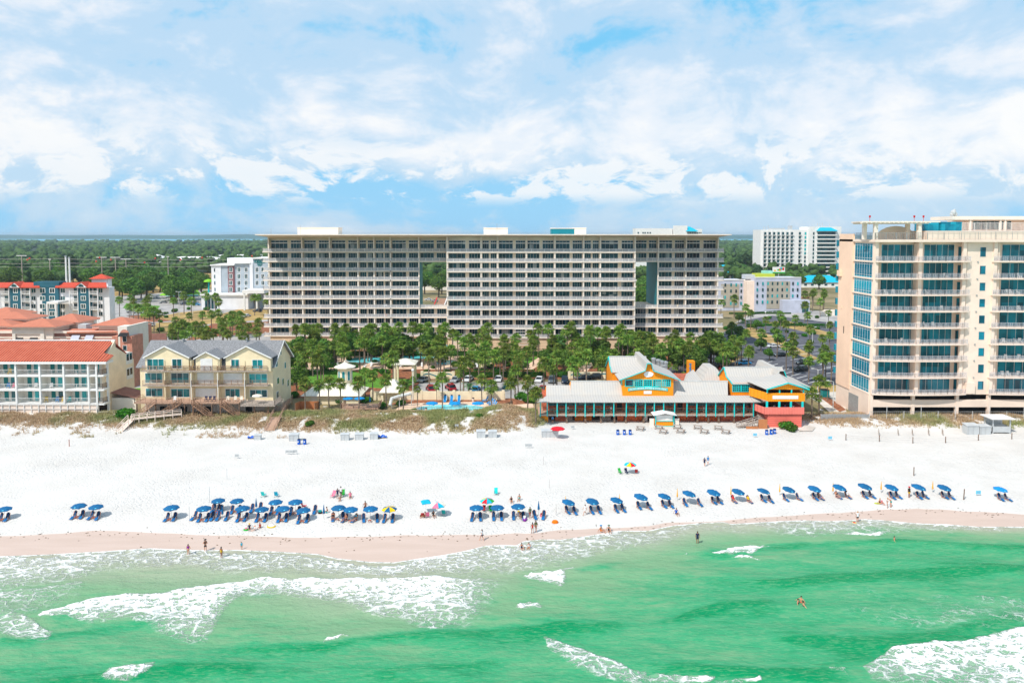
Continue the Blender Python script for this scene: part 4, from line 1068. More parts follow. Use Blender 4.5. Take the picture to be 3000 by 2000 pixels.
# left cross wing
 def wing(pa,pb,Yr,zr_,Yk,zk,Ye,ze_,back=6):
  ax,bx=Xp(pa,Yr,1050),Xp(pb,Yr,1050)
  roof([(ax,Yk,zk),(bx,Yk,zk),(bx,Yr,zr_),(ax,Yr,zr_)]);roof([(ax,Ye,ze_),(bx,Ye,ze_),(bx,Yk,zk),(ax,Yk,zk)])
  roof([(ax,Yr,zr_),(bx,Yr,zr_),(bx,Yr+back,zr_-3.6),(ax,Yr+back,zr_-3.6)])
  w_=MB();w_.prism([(Ye+.3,2),(Ye+.3,ze_-.1),(Yk,zk-.16),(Yr,zr_-.16),(Yr+back-.3,zr_-3.7),(Yr+back-.3,2)],ax+.25,ax+.45,'x')
  w_.box(ax+.45,bx,Ye+.3,Ye+.5,2,ze_-.15);w_.build('wing_wall','orange',root)
  t_=MB();t_.bar((ax,Ye,ze_-.05),(ax,Yk,zk-.05),.18,.24);t_.bar((ax,Yk,zk-.05),(ax,Yr,zr_-.05),.18,.24);t_.bar((ax,Yr,zr_-.05),(ax,Yr+back,zr_-3.65),.18,.24);t_.build('gable_trim','teal',root)
  rc=MB();rc.box(ax,bx,Yr-.15,Yr+.15,zr_-.02,zr_+.1);rc.build('ridge_cap','pole_light',root)
 wing(1783,1893,181,Z(1044,181),178.6,Z(1071,178.6),175.2,Z(1090,175.2))
# right hall
 Yh=170.5;hx0,hx1=Xp(2143,Yh,1130),Xp(2228,Yh,1130)
 hw_=MB();hw_.box(hx0,hx1+.5,Yh,Yh+9,z1-.4,Z(1121,Yh));hw_.build('hall_wall','orange',root)
 for i in range(3):a=2146+i*26.5;window(root,Xp(a,Yh,1135),Xp(a+22,Yh,1135),Z(1144.5,Yh),Z(1127,Yh),170.19,'condo','teal',4,.17,3,proud=.1)
 wing(2121,2292,177,Z(1075,177),174.9,Z(1102,174.9),169.9,Z(1124,169.9))
# ridge running back from the notch, with flared sides
 xr=Xp(2290,172,1086);zn=Z(1086,172);Yn=172
 for sgn in(-1,1):
  pts=[(xr+sgn*.6,zn),(xr+sgn*1.5,zn-2.2),(xr+sgn*(8.5 if sgn>0 else 6.3),zn-4.6)]
  for(p,q)in zip(pts[:-1],pts[1:]):
   qd=[(p[0],Yn,p[1]),(q[0],Yn,q[1]),(q[0],Yn+15,q[1]),(p[0],Yn+15,p[1])]
   roof(qd if sgn>0 else qd[::-1])
   tb=MB();tb.bar((p[0],Yn-.08,p[1]-.08),(q[0],Yn-.08,q[1]-.08),.14,.24);tb.build('gable_trim','teal' if sgn>0 else 'pole_light',root)
 roof([(xr-.6,Yn,zn+.02),(xr+.6,Yn,zn+.02),(xr+.6,Yn+15,zn+.02),(xr-.6,Yn+15,zn+.02)])
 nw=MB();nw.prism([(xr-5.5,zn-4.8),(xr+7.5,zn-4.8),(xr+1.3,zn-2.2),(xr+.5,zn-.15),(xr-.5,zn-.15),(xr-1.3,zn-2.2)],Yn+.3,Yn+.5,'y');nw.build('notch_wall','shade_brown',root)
# right pavilion
 Yp=161.5;a,b_=Xp(2250,Yp,1190),Xp(2356,Yp,1190)
 zz=lambda p:Z(p,Yp)
 rear=168.5;ar=a-1.2
 lw=MB();lw.box(Xp(2250,Yp,1240),Xp(2350,Yp,1240),Yp+.3,rear,-.2,zz(1216));lw.build('pavilion_base','coralh',root)
 pb_=MB();pb_.box(a-.8,b_,Yp-.1,Yp+.1,zz(1213),zz(1192.5));pb_.box(b_-.15,b_+.02,Yp+.11,rear,zz(1213),zz(1192.5));pb_.add([(a-.8,Yp+.11,zz(1213)),(a-2.2,rear-2,zz(1213)),(a-2.2,rear-2,zz(1192.5)),(a-.8,Yp+.11,zz(1192.5))],[(0,1,2,3)]);pb_.build('parapet','coralboard',root)
 fl=MB();fl.box(a-.7,b_-.2,Yp+.11,rear,zz(1213)-.0,zz(1213)+.15);fl.build('pavilion_floor','deckwood',root)
 cb_=MB();cb_.box(a-.1,b_+.1,Yp-.06,Yp+.14,zz(1175.5),zz(1151));cb_.add([(a-.1,Yp+.15,zz(1175.5)),(a-2.4,rear-1,zz(1175.5)),(a-2.4,rear-1,zz(1151)),(a-.1,Yp+.15,zz(1151))],[(0,1,2,3)]);cb_.box(b_-.1,b_+.1,Yp+.15,rear,zz(1175.5),zz(1151));cb_.build('upper_band','orange',root)
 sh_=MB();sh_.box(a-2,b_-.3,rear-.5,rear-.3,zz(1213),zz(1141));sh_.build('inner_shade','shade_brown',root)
 uf=MB();uf.box(a-1,b_-.12,Yp+.16,rear-.6,zz(1175.5),zz(1175.5)+.12);uf.build('upper_floor','deckwood',root)
 for p in(2247,2283,2317,2351):c=MB();x=Xp(p,Yp,1185);c.box(x-.22,x+.22,Yp-.08,Yp+.16,zz(1192.5),zz(1175.6));c.build('pavilion_post','teal',root)
 for p in(2248,2284,2319,2354):c=MB();x=Xp(p,Yp,1146);c.box(x-.14,x+.14,Yp-.05,Yp+.13,zz(1151),zz(1141));c.build('pavilion_post','teal',root)
 gx,gz=Xp(2306,Yp,1118),zz(1119);el_,er_=Xp(2243,Yp,1139),Xp(2368,Yp,1137)
 gw=MB();gw.prism([(a,zz(1140.5)),(b_,zz(1140.5)),(gx,gz-.25)],Yp-.02,Yp+.15,'y');gw.build('gable','orange',root)
 bkx=Xp(2282,172,1105)
 roof([(el_,Yp-.6,zz(1138)),(gx,Yp-.6,gz),(bkx,171.8,gz),(el_-1.5,170.5,zz(1138))][::-1]);roof([(gx,Yp-.6,gz),(er_,Yp-.6,zz(1138)),(er_,171,zz(1138)),(bkx,171.8,gz)])
 tm=MB();tm.bar((el_,Yp-.66,zz(1138)-.08),(gx,Yp-.66,gz-.08),.12,.26);tm.bar((gx,Yp-.66,gz-.08),(er_,Yp-.66,zz(1138)-.08),.12,.26);tm.build('gable_trim','teal',root)
 sb=MB();sb.box(Xp(2263,Yp,1163),Xp(2338,Yp,1163),Yp-.16,Yp-.07,zz(1168),zz(1158));sb.build('white_board','white',root)
# small awning between the porch and the pavilion
 roof([(Xp(2200,166,1168),164.6,zr0+.12),(Xp(2238,166,1168),164.6,zr0+.12),(Xp(2222,168.5,1160),168.5,z1+.25),(Xp(2196,168.5,1160),168.5,z1+.25)])
# flat roof behind with a mansard block and kitchen vents
 fb=MB();fb.box(Xp(1985,180,1110),Xp(2125,180,1110),178,192,0,6.6);fb.build('rear_block','redwood',root)
 mb_=MB();xa,xb=Xp(2062,183,1100),Xp(2110,183,1100)
 mb_.add([(xa-1,181,6.6),(xb+1,181,6.6),(xb+1,190,6.6),(xa-1,190,6.6),(xa+1.3,183,9.9),(xb-1.2,183,9.9),(xb-1.2,189,9.9),(xa+1.3,189,9.9)],[(0,1,5,4),(1,2,6,5),(2,3,7,6),(3,0,4,7),(4,5,6,7)]);mb_.build('mansard_roof','ribroof',root)
 roof([(Xp(2000,178,1115),178,6.7),(xa-1,181,6.8),(xa-1,190,8.0),(Xp(2010,190,1110),190,6.8)])
 for(p,q,s_)in((1944,1070,.9),(1938,1060,.7),(1928,1056,.7),(1915,1052,.6),(1950,1062,.6)):
  v=MB();x=Xp(p,184,q);z=Z(q,184);v.lathe([(s_*.9,z-1.6),(s_*.9,z-.2),(s_*1.1,z-.15),(s_*1.05,z+.25),(s_*.3,z+.45)],10,(x,184));v.build('kitchen_vent','metal_grey',root)
 vb=MB();vb.box(Xp(1925,182,1080),Xp(1955,182,1080),182.5,186,6,Z(1078,182));vb.build('vent_platform','metal_grey',root)
# stairs
 st=MB();xa,xb=Xp(2216,YF,1210),Xp(2236,YF,1210)
 for k in range(9):z=zd-k*(zd/10);st.box(xa,xb,YF-.2-k*.42,YF-.6-k*.42,z-.12,z)
 st.build('stairs','greywood',root)
 s3=MB()
 for k in range(7):u=k/6;x=Xp(2222,162,1225)-u*4.6;z=zd-.8-u*(zd-1.0);s3.box(x-.4,x+.4,161.0,162.2,z-.1,z)
 for yy in(161.0,162.2):
  s3.bar((Xp(2222,162,1225),yy,zd+.3),(Xp(2222,162,1225)-5,yy,1.0),.08,.14);s3.bar((Xp(2222,162,1225),yy,zd-.2),(Xp(2222,162,1225)-5,yy,.5),.07,.12)
  for k in range(5):u=k/4;x=Xp(2222,162,1225)-5*u;s3.box(x-.06,x+.06,yy-.06,yy+.06,0,zd+.3-u*(zd-.7))
 s3.build('beach_stairs','greywood',root)
 fp=MB();fp.box(Xp(2222,160.6,1240),Xp(2248,160.6,1240),160.5,160.6,0,Z(1228,160.6));fp.box(Xp(2186,160.3,1250),Xp(2221,160.3,1250),160.3,160.4,0,.6);fp.build('stair_fence','woodfence',root)
restaurant()

def dining_sets():
 YF=165.0;zd=Z(1213,YF)
 p=proto('porch_table')
 b=MB();b.box(-.55,.55,-.35,.35,.70,.76);b.build('table_top','teal_cloth',p);b=MB();b.box(-.06,.06,-.06,.06,0,.7);b.build('pedestal','dark',p)
 c=proto('porch_chair')
 b=MB();b.box(-.22,.22,-.22,.22,.42,.47);b.build('seat','teal',c);b=MB();b.box(-.22,.22,.2,.24,.47,.95);b.build('backrest','teal',c)
 for sx in(-.2,.2):
  for sy in(-.2,.2):b=MB();b.box(sx-.02,sx+.02,sy-.02,sy+.02,0,.42);b.build('leg','teal',c)
 posts=[1603,1632,1658,1686,1714,1740,1769.6,1798,1834.6,1862,1890,1916.6,1944,1976,2012,2041,2068.5,2096,2124,2151,2178.6,2207]
 for i,(a,b_)in enumerate(zip(posts[:-1],posts[1:])):
  if i in(7,13):continue
  x=X((a+b_)/2,YF+1.4,1205)
  spawn(p,(x,YF+1.5,zd),0,1,'dining table with a teal top on the long restaurant porch','table','dining tables on the restaurant porch')
  for s_ in(-1,1):
   spawn(c,(x+s_*.85,YF+1.5,zd),-s_*math.pi/2,1,'teal dining chair at a table on the restaurant porch','chair','teal dining chairs on the restaurant porch')
dining_sets()

# ---------------------------------------------------------------- yellow beach house
def yellow_house():
 Y=172.0
 root=thing('beach_house',(-58,Y+5,0),'pale yellow gabled beach house with grey shingle roof and brown wooden balconies','building')
 xa,xb=X(412,Y,1150),X(800,Y,1150)
 zE=Z(1068,Y);zRg=Z(996,Y+7);zdk=Z(1167,Y)
 b=MB();b.box(xa,xb,Y,Y+14,0,zE-.3);b.build('wall','house_yellow',root)
# side gable facing right
 s_=MB();s_.prism([(Y+.02,zE-.35),(Y+7,zRg-.25),(Y+13.98,zE-.35)],xb-.2,xb+.02,'x');s_.prism([(Y+.02,zE-.35),(Y+7,zRg-.25),(Y+13.98,zE-.35)],xa-.02,xa+.2,'x');s_.build('end_gable','house_yellow',root)
 r=MB();r.slab((xa-.7,Y-.6,zE-.5),(xb+.7,Y-.6,zE-.5),(xb+.7,Y+7,zRg),(xa-.7,Y+7,zRg),.2);r.build('roof','grey_shingle',root)
 r=MB();r.slab((xa-.7,Y+7,zRg-.01),(xb+.7,Y+7,zRg-.01),(xb+.7,Y+14.6,zE-.5),(xa-.7,Y+14.6,zE-.5),.2);r.build('roof','grey_shingle',root)
 tr=MB()
 for yy0,zz0,yy1,zz1 in((Y-.6,zE-.55,Y+7,zRg-.08),(Y+7,zRg-.08,Y+14.6,zE-.55)):tr.bar((xb+.75,yy0,zz0),(xb+.75,yy1,zz1),.1,.3)
 tr.build('roof_trim','white',root)
# front gables: (left px, right px, peak px, peak py, eave py, depth)
 for(p0,p1,pk,pky,ey)in((420,556,483,1013,1045),(568,646,604,1030,1048),(656,796,722,1013,1046)):
  Yg=Y-1.6;gx0,gx1,gxm=X(p0,Yg,ey),X(p1,Yg,ey),X(pk,Yg,pky);ze,zp=Z(ey,Yg),Z(pky,Yg)
  zb_=Z(1087,Yg)if True else 0
  g=MB();g.prism([(gx0+.35,zb_),(gx1-.35,zb_),(gx1-.35,ze-.2),(gxm,zp-.28),(gx0+.35,ze-.2)],Yg+.15,Yg+.4,'y');g.box(gx0+.35,gx0+.55,Yg+.41,Y-.02,zb_,ze-.3);g.box(gx1-.55,gx1-.35,Yg+.41,Y-.02,zb_,ze-.3)
  g.build('dormer_wall','house_yellow',root)
  yb=lambda z:Y-.6+(z-(zE-.5))/(zRg-zE+.5)*7.6
  for(ex,sg)in((gx0,1),(gx1,-1)):
   qd=[(ex,Yg-.25,ze-.15),(gxm,Yg-.25,zp),(gxm,yb(zp)+.4,zp),(ex,yb(ze)+.3,ze-.15)]
   r=MB();r.slab(*(qd[::-1]if sg>0 else qd),.16);r.build('dormer_roof','grey_shingle',root)
   r=MB();r.bar((ex,Yg-.3,ze-.22),(gxm,Yg-.3,zp-.07),.1,.26);r.build('dormer_trim','white',root)
# balconies
 xl=[X(p,Y-1.7,1120)for p in(417,482,560,638,717,785)]
 for lev,(py,mt)in enumerate(((1086,'deckwood'),(1128,'deckwood'))):
  z=Z(py,Y-1.8)
  for i in range(5):
   s_=MB();s_.box(xl[i]+.02,xl[i+1]-.02,Y-1.8,Y-.03,z-.25,z);q=s_.build('balcony_floor','greywood',root)
   rr=MB();railing(rr,[(xl[i]+.1,Y-1.72,z),(xl[i+1]-.1,Y-1.72,z)],1.15,0.2 if i in(0,4)else .16,.03,1.6,.09,zoff=0);rr.build('railing','brownwood' if i not in(0,)else 'deckwood',root)
 for i in(1,2,3,4):p_=MB();p_.box(xl[i]-.1,xl[i]+.1,Y-1.6,Y-.02,zdk,Z(1052,Y));p_.build('party_wall','house_yellow',root)
 for i in(2,3,4):p_=MB();p_.tube([(xl[i],Y-1.85,-.2),(xl[i],Y-1.85,Z(1090,Y))],.09,6);p_.build('drain_pipe','white',root)
# windows
 def wn(p0,p1,y0,y1,n=3,Yw=Y,gl='house',fr='white'):return window(root,X(p0,Yw,(y0+y1)/2),X(p1,Yw,(y0+y1)/2),Z(y1,Yw),Z(y0,Yw),Yw,gl,fr,n,.12)
 for a in((432,480,1052,1082,3),(505,532,1052,1078,2),(678,700,1053,1075,2),(740,769,1054,1078,2)):wn(*a,Yw=Y-1.45,gl='turq' if a[0]>700 else 'house')
 for a in((426,475,1093,1120,3),(502,553,1093,1120,3),(731,782,1095,1120,3),(428,476,1138,1160,3),(502,555,1139,1162,3),(661,702,1139,1162,3),(733,782,1142,1162,3)):wn(*a,gl='turq' if(a[0]==731)else 'house')
 for a in((587,622,1050,1085),(578,626,1091,1122),(655,710,1093,1122),(573,634,1137,1162)):
  Yw=(Y-1.45)if a[2]==1050 else Y
  sh_=MB();x0_,x1_=X(a[0],Yw,a[2]),X(a[1],Yw,a[2])
  n=14
  for i in range(n):sh_.box(x0_+(x1_-x0_)*i/n,x0_+(x1_-x0_)*(i+.8)/n,Yw-.1,Yw-.02,Z(a[3],Yw),Z(a[2],Yw))
  sh_.box(x0_,x1_,Yw-.03,Yw-.005,Z(a[3],Yw),Z(a[2],Yw));sh_.build('storm_shutter','white',root)
# side wall windows
 for(yy,z0,z1,w_)in((Y+2.2,11.6,13.2,1.3),(Y+6,14.0,15.6,.5),(Y+9,10,11.4,.9),(Y+3,7.2,8.6,1.3),(Y+7,6.2,7.6,.9),(Y+11,5,6.5,.9),(Y+2.5,3.9,5.3,1.2)):
  f=MB();f.box(xb,xb+.08,yy-.1,yy+w_+.1,z0-.1,z1+.1);q=f.build('window','white',root);f=MB();f.box(xb+.081,xb+.1,yy,yy+w_,z0,z1);f.build('pane',G['house'],q)
# big timber deck on posts with four stair flights
 dz=zdk;Yd=Y-4.4;dx0,dx1=X(392,Yd,1180),X(700,Yd,1180);ex1=X(808,Yd,1185)
 d=MB();d.box(dx0,dx1,Yd,Y-.02,dz-.25,dz);d.build('deck','deckwood',root)
 d=MB();d.box(X(706,Yd,1180),ex1,Yd-.6,Y-.02,dz-.75,dz-.5);d.build('deck','greywood',root)
 rr=MB();railing(rr,[(dx0+.1,Y-.3,dz),(dx0+.1,Yd+.1,dz),(dx1-.1,Yd+.1,dz)],1.1,0,.04,1.3,.1,mid=True);rr.build('deck_railing','deckwood',root)
 rr=MB();railing(rr,[(X(708,Yd,1180),Yd-.5,dz-.5),(ex1-.1,Yd-.5,dz-.5),(ex1-.1,Y-.3,dz-.5)],1.15,.16,.035,1.3,.1);rr.build('deck_railing','greywood',root)
 for i in range(5):p_=MB();x=X(402+i*0,Yd,1180)
 for p in(400,430,455,492,520,540,565,590,620,645,668,700,745,785):
  c=MB();x=X(p,Yd,1200);c.box(x-.12,x+.12,Yd+.05,Yd+.3,-.5,dz-.26-(.5 if p>702 else 0));c.build('deck_post','brownwood' if p%2 else 'postwood',root)
 def flight(p_top,p_bot,zbot,yb):
  x0_,x1_=X(p_top,yb,1180),X(p_bot,yb,1210);s_=MB();n=10
  for k in range(n):u=(k+.5)/n;x=x0_+(x1_-x0_)*u;z=dz+(zbot-dz)*u;s_.box(x-.2,x+.2,yb-1.1,yb,z-.08,z)
  for yy in(yb-1.12,yb+.02):
   s_.bar((x0_,yy,dz-.15),(x1_,yy,zbot-.15),.08,.3);s_.bar((x0_,yy,dz+1.0),(x1_,yy,zbot+1.0),.08,.12);s_.bar((x0_,yy,dz+.5),(x1_,yy,zbot+.5),.05,.08)
   for k in range(4):u=k/3;x=x0_+(x1_-x0_)*u;z=dz+(zbot-dz)*u;s_.box(x-.06,x+.06,yy-.05,yy+.05,z-.2,z+1.05)
  return s_
 for(a,b_,zb_)in((455,405,1.0),(532,478,1.6),(567,613,1.5),(648,695,1.5)):
  s_=flight(a,b_,zb_,Yd-.1)
  xq=X(b_,Yd-.1,1210);dr=-1 if b_<a else 1
  s_.box(xq,xq+dr*1.3,Yd-1.2,Yd-.1,zb_-.2,zb_);s_.box(xq+dr*.2,xq+dr*1.1,Yd-1.25,Yd-1.2,zb_,zb_+1.0)
  for k in(0.15,1.15):s_.box(xq+dr*k-.08,xq+dr*k+.08,Yd-1.2,Yd-1.05,-.6,zb_-.2)
  s_.build('stair_flight','brownwood' if a>500 else 'deckwood',root)
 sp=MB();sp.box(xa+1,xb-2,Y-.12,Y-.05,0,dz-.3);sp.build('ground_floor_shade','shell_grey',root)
 for p in(470,530,600,720):dk=MB();x=X(p,Y,1200);dk.box(x,x+1.6,Y-.2,Y-.13,.6,2.4);dk.build('garage_opening','dark',root)
 for(p,q)in((537,1000),(520,1006),(524,1010),(723,999)):
  v=MB();Yv=Y+6.4;x,z=at(p,q,Yv);v.tube([(x,Yv,z-.8),(x,Yv,z+.5)],.16,7);v.lathe([(.28,z+.5),(.3,z+.62),(.05,z+.75)],8,(x,Yv));v.build('roof_vent','metal_grey',root)
# side deck down to the ground at the right corner
 s_=MB();xs_=X(812,Y,1200)
 for k in range(10):s_.box(xs_,xs_+1.3,Y-3+k*.45,Y-2.5+k*.45,dz-.6-(9-k)*.32,dz-.5-(9-k)*.32)
 s_.bar((xs_,Y-3,.9),(xs_,Y+1.5,dz+.4),.1,.2);s_.build('side_stairs','greywood',root)
yellow_house()

# ---------------------------------------------------------------- red tiled condominium at the left
def red_roof_building():
 Y=171.5
 root=thing('red_roof_apartments',(-110,Y+6,0),'white balconied beachfront apartments with a red tiled roof at the left edge','building')
 x1=X(284,Y,1100);x0=x1-62;zE=Z(1056,Y);zRg=Z(998,Y+7.5)
 zf=[Z(p,Y)for p in(1098,1139.5,1181)]
 wall_x=X(318,Y+2.5,1100)
 b=MB();b.box(x0,x1-.3,Y+2.6,Y+16,0,zE-.4);b.build('wall','stucco',root)
# end wall facing right
 e=MB();e.prism([(Y+2.6,0),(Y+2.6,zE-.2),(Y+7.5,zRg+.2),(Y+7.6,zRg-1.6),(Y+16,zE-2.4),(Y+16,0)],x1-.3,x1+.5,'x');e.build('end_wall','house_cream',root)
 r=MB();r.slab((x0,Y-.5,zE),(x1+.2,Y-.5,zE),(x1+.2,Y+7.5,zRg),(x0,Y+7.5,zRg),.2);r.build('roof','redtile',root)
 r=MB();r.slab((x1+.2,Y-.5,zE),(X(315,Y,1053),Y-.5,zE),(X(315,Y,1053),Y+2.6,zE+.9),(x1+.2,Y+2.6,zE+1.5),.2);r.build('corner_roof','redtile',root)
 r=MB();r.slab((x0,Y+7.5,zRg),(x1,Y+7.5,zRg),(x1,Y+16.5,zE-2.4),(x0,Y+16.5,zE-2.4),.2);r.build('rear_roof','redtile',root)
 rc=MB();rc.box(x0,x1+.5,Y+7.3,Y+7.7,zRg+.02,zRg+.3);rc.build('ridge_cap','white',root)
 fs=MB();fs.box(x0,x1+2.6,Y-.6,Y-.3,zE-.75,zE-.21);fs.box(x1+2.3,x1+2.6,Y-.29,Y+2.6,zE-.75,zE-.2);fs.build('fascia','white',root)
 cols=[48,118,188,260,284];xs_=[X(p,Y,1130)for p in cols];w=xs_[1]-xs_[0]
 xs_=[xs_[0]-w*k for k in range(5,0,-1)]+xs_
 for x in xs_:c=MB();c.box(x-.2,x+.2,Y-.2,Y+.3,-.2,zE-.76);c.build('column','white',root)
 xe=X(318,Y+2.4,1150);c=MB();c.box(xe-.22,xe+.22,Y+2.0,Y+2.5,0,zE-.5);c.build('column','white',root)
 for k,z in enumerate(zf):
  s_=MB();s_.box(x0,xe+.3,Y-.1,Y+2.58,z-.42,z);s_.build('balcony_slab','white',root)
 for k,z in enumerate(zf):
  for i,(a,b_)in enumerate(zip(xs_[:-1],xs_[1:])):
   if b_<-128:continue
   rr=MB();railing(rr,[(a+.2,Y+.05,z),(b_-.2,Y+.05,z)],1.25,.2,.02,3.0,.06);q=rr.build('railing','white_rail',root)
   pw=MB();pw.box(a-.08,a+.08,Y+.31,Y+2.58,z,z+3.0);pw.build('party_wall','stucco',root)
   if b_-a>3:
    Yw=Y+2.6
    window(root,a+1.0,a+2.0,z+.1,z+2.35,Yw,'teal','stucco',1,.06)if False else None
    d=MB();d.box(a+1.0,a+2.0,Yw-.08,Yw,z+.05,z+2.35);d.build('door','teal_dark',root)
    window(root,a+2.7,a+5.1,z+.1,z+2.35,Yw,'turq' if k<2 or i%2 else 'house','white',2,.12)
   else:
    window(root,a+.5,a+1.2,z+.1,z+2.3,Y+2.6,'turq','white',1,.08)
  rr=MB();railing(rr,[(xe-.1,Y+.1,z),(xe-.1,Y+2.0,z)],1.25,.2,.04,3,.08);railing(rr,[(xs_[-1]+.2,Y+.05,z),(xe-.1,Y+.05,z)],1.25,.2,.04,3,.08);rr.build('railing','postwood',root)
# sea wall with framed screens
 sw=MB();zw0,zw1=Z(1210,Y-1),Z(1184,Y-1);sw.box(x0,X(286,Y-1,1220),Y-1.2,Y-.9,-.3,zw0);sw.build('sea_wall','stucco',root)
 sc_=MB();sc_.box(x0,X(284,Y-1,1200),Y-1.15,Y-1.0,zw1-.12,zw1);sc_.box(x0,X(284,Y-1,1200),Y-1.15,Y-1.0,(zw0+zw1)/2-.04,(zw0+zw1)/2+.04)
 x=X(284,Y-1,1200)
 while x>x0:sc_.box(x-.06,x+.06,Y-1.16,Y-.99,zw0,zw1);x-=1.75
 q=sc_.build('screen_frame','white',root)
 bk=MB();bk.box(x0,X(284,Y-1,1200)-.1,Y-.95,Y-.93,zw0,zw1-.13);bk.build('screen_panel','shell_grey',q)
 lw=MB();lw.box(X(290,Y-1.5,1220),X(336,Y-1.5,1220),Y-1.6,Y-1.4,-.2,Z(1205,Y-1.5));lw.build('garden_wall','white',root)
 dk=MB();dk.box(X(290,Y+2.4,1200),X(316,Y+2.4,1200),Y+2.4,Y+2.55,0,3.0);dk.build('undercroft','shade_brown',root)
# rear corner stair openings and lean-to
 for k in range(2):
  z=6.6+k*3.9
  f=MB();f.box(x1+.5,x1+.58,Y+12.2,Y+15.2,z-.1,z+2.8);q=f.build('window','white',root);f=MB()
  for j in range(2):f.box(x1+.581,x1+.6,Y+12.4+j*1.5,Y+13.5+j*1.5,z+.9,z+2.6)
  f.build('pane',G['hotel'],q)
 lt=MB();lx0,lx1=x1+.52,x1+6.5;lt.box(lx0,lx1,Y+5,Y+11,0,3.4);q=lt.build('annex_wall','stucco',root);lt=MB();lt.slab((lx0,Y+4.6,4.9),(lx1+.4,Y+4.6,3.5),(lx1+.4,Y+11.4,3.5),(lx0,Y+11.4,4.9),.15);lt.build('annex_roof','brickdark',root)
red_roof_building()

# ---------------------------------------------------------------- pink plaza with orange hip roofs
def hip(mb,x0,x1,y0,y1,z0,z1,ov=1.0,pyr=False):
 cxm=(x0+x1)/2;ln=.35 if pyr else max(0.3,(x1-x0)-(y1-y0))/2;cy=(y0+y1)/2
 a=[(x0-ov,y0-ov,z0),(x1+ov,y0-ov,z0),(x1+ov,y1+ov,z0),(x0-ov,y1+ov,z0),(cxm-ln,cy,z1),(cxm+ln,cy,z1)]
 mb.add(a,[(0,1,5,4),(1,2,5),(2,3,4,5),(3,0,4),(3,2,1,0)])
def plaza():
 Y=207.0
 root=thing('shopping_plaza',(-115,Y+8,0),'pink brick and cream plaza with several orange hip roofs behind the red tiled apartments','building')
 x0,x1=-190,X(345,Y,1050)
 b=MB();b.box(x0,x1,Y,Y+20,0,Z(972,Y));b.build('wall','brickpink',root)
 b=MB();b.box(x0,x1+.15,Y-.12,Y-.01,Z(990,Y),Z(986,Y));b.box(x0,x1+.15,Y-.14,Y-.01,Z(976,Y),Z(972,Y)+.3);b.box(x0,x1+.15,Y-.1,Y-.01,Z(1003,Y),Z(1000,Y));b.build('cornice','cream_light',root)
 b=MB();b.box(x0,x1,Y-.05,Y-.015,Z(986,Y),Z(977,Y));b.build('dark_band','brickdark',root)
 for(a,c_,ey,py,yy,dp,wt)in((15,162,958,938,Y-1.2,9,1),(116,232,944,924,Y+8,10,0),(262,386,954,934,Y+1,10,0),(-80,40,925,905,Y+16,10,0),(-60,85,934,918,Y+12,8,0),(-90,40,955,940,Y+6,6,0)):
  h=MB();xa,xb=X(a,yy-1,ey),X(c_,yy-1,ey);ze=Z(ey,yy-1);hip(h,xa+1,xb-1,yy,yy+dp,ze,Z(py,yy+dp/2)+.6,1.0,pyr=True);h.build('hip_roof','orangetile',root)
  w=MB();w.box(xa+1.8,xb-1.8,yy+.6,yy+dp-.5,Z(972,Y)-2,ze-.01);w.build('roof_drum','cream_light',root)
  f=MB();f.box(xa+.4,xb-.4,yy-.6,yy+dp+.6,ze-.45,ze-.02);f.build('eave','cream_light',root)
 h=MB();yy=Y-.6;h.slab((X(195,yy,972),yy,Z(973,yy)),(X(345,yy,968),yy,Z(971,yy)),(X(325,yy+3,960),yy+3.4,Z(963,yy+3)),(X(210,yy+3,962),yy+3.4,Z(963,yy+3)),.3);h.build('hip_roof','orangetile',root)
# front porch frame
 fr=MB();yy=Y-1.0;fr.box(X(35,yy,970),X(128,yy,970),yy,yy+.9,Z(978,yy),Z(960,yy));fr.box(X(35,yy,970),X(44,yy,970),yy,yy+.9,0,Z(978,yy));fr.box(X(117,yy,970),X(128,yy,970),yy,yy+.9,0,Z(978,yy));fr.build('portico','stucco',root)
 for(a,c_,m_k)in((49,72,'black_cloth'),(92,115,'black_cloth')):
  w=MB();w.add([(X(a,Y,985),Y-.05,Z(980,Y)),(X(c_,Y,985),Y-.05,Z(980,Y)),(X(c_,Y,985),Y-.9,Z(992,Y)),(X(a,Y,985),Y-.9,Z(992,Y)),(X(c_,Y,985),Y-.9,Z(994,Y)),(X(a,Y,985),Y-.9,Z(994,Y))],[(0,3,2,1),(3,5,4,2)]);w.build('awning',m_k,root)
 for(a,c_)in((212,236),(253,276)):
  w=MB();w.add([(X(a,Y,985),Y-.16,Z(981,Y)),(X(c_,Y,985),Y-.16,Z(981,Y)),(X(c_,Y,985),Y-1.2,Z(994,Y)),(X(a,Y,985),Y-1.2,Z(994,Y))],[(0,3,2,1)]);w.build('awning','hotel_lilac',root)
# right tower with arch
 yt=Y-3;xa,xb=X(346,yt,1000),X(384,yt+2,1000)
 t_=MB();t_.box(xa,xb,yt,yt+12,0,Z(956,yt));t_.build('tower_wall','stucco',root)
 for(a,c_)in((330,346),(376,388)):
  t_=MB();t_.box(X(a,yt,1020),X(c_,yt,1020),yt-.12,yt+6,0,Z(985,yt));t_.build('brick_pier','brickpink',root)
 ar=MB();cxm=X(365,yt,980);ar.prism([(cxm+1.3*math.cos(a),Z(978,yt)+1.3*math.sin(a))for a in[math.pi*i/10 for i in range(11)]]+[(cxm-1.3,Z(1040,yt)),(cxm+1.3,Z(1040,yt))],yt-.06,yt-.01,'y');ar.build('arch_recess','brickpink',root)
 window(root,cxm-.5,cxm+.5,Z(1000,yt),Z(984,yt),yt-.06,'hotel','white',1,.1);window(root,cxm-.5,cxm+.5,Z(1026,yt),Z(1012,yt),yt-.06,'hotel','white',1,.1)
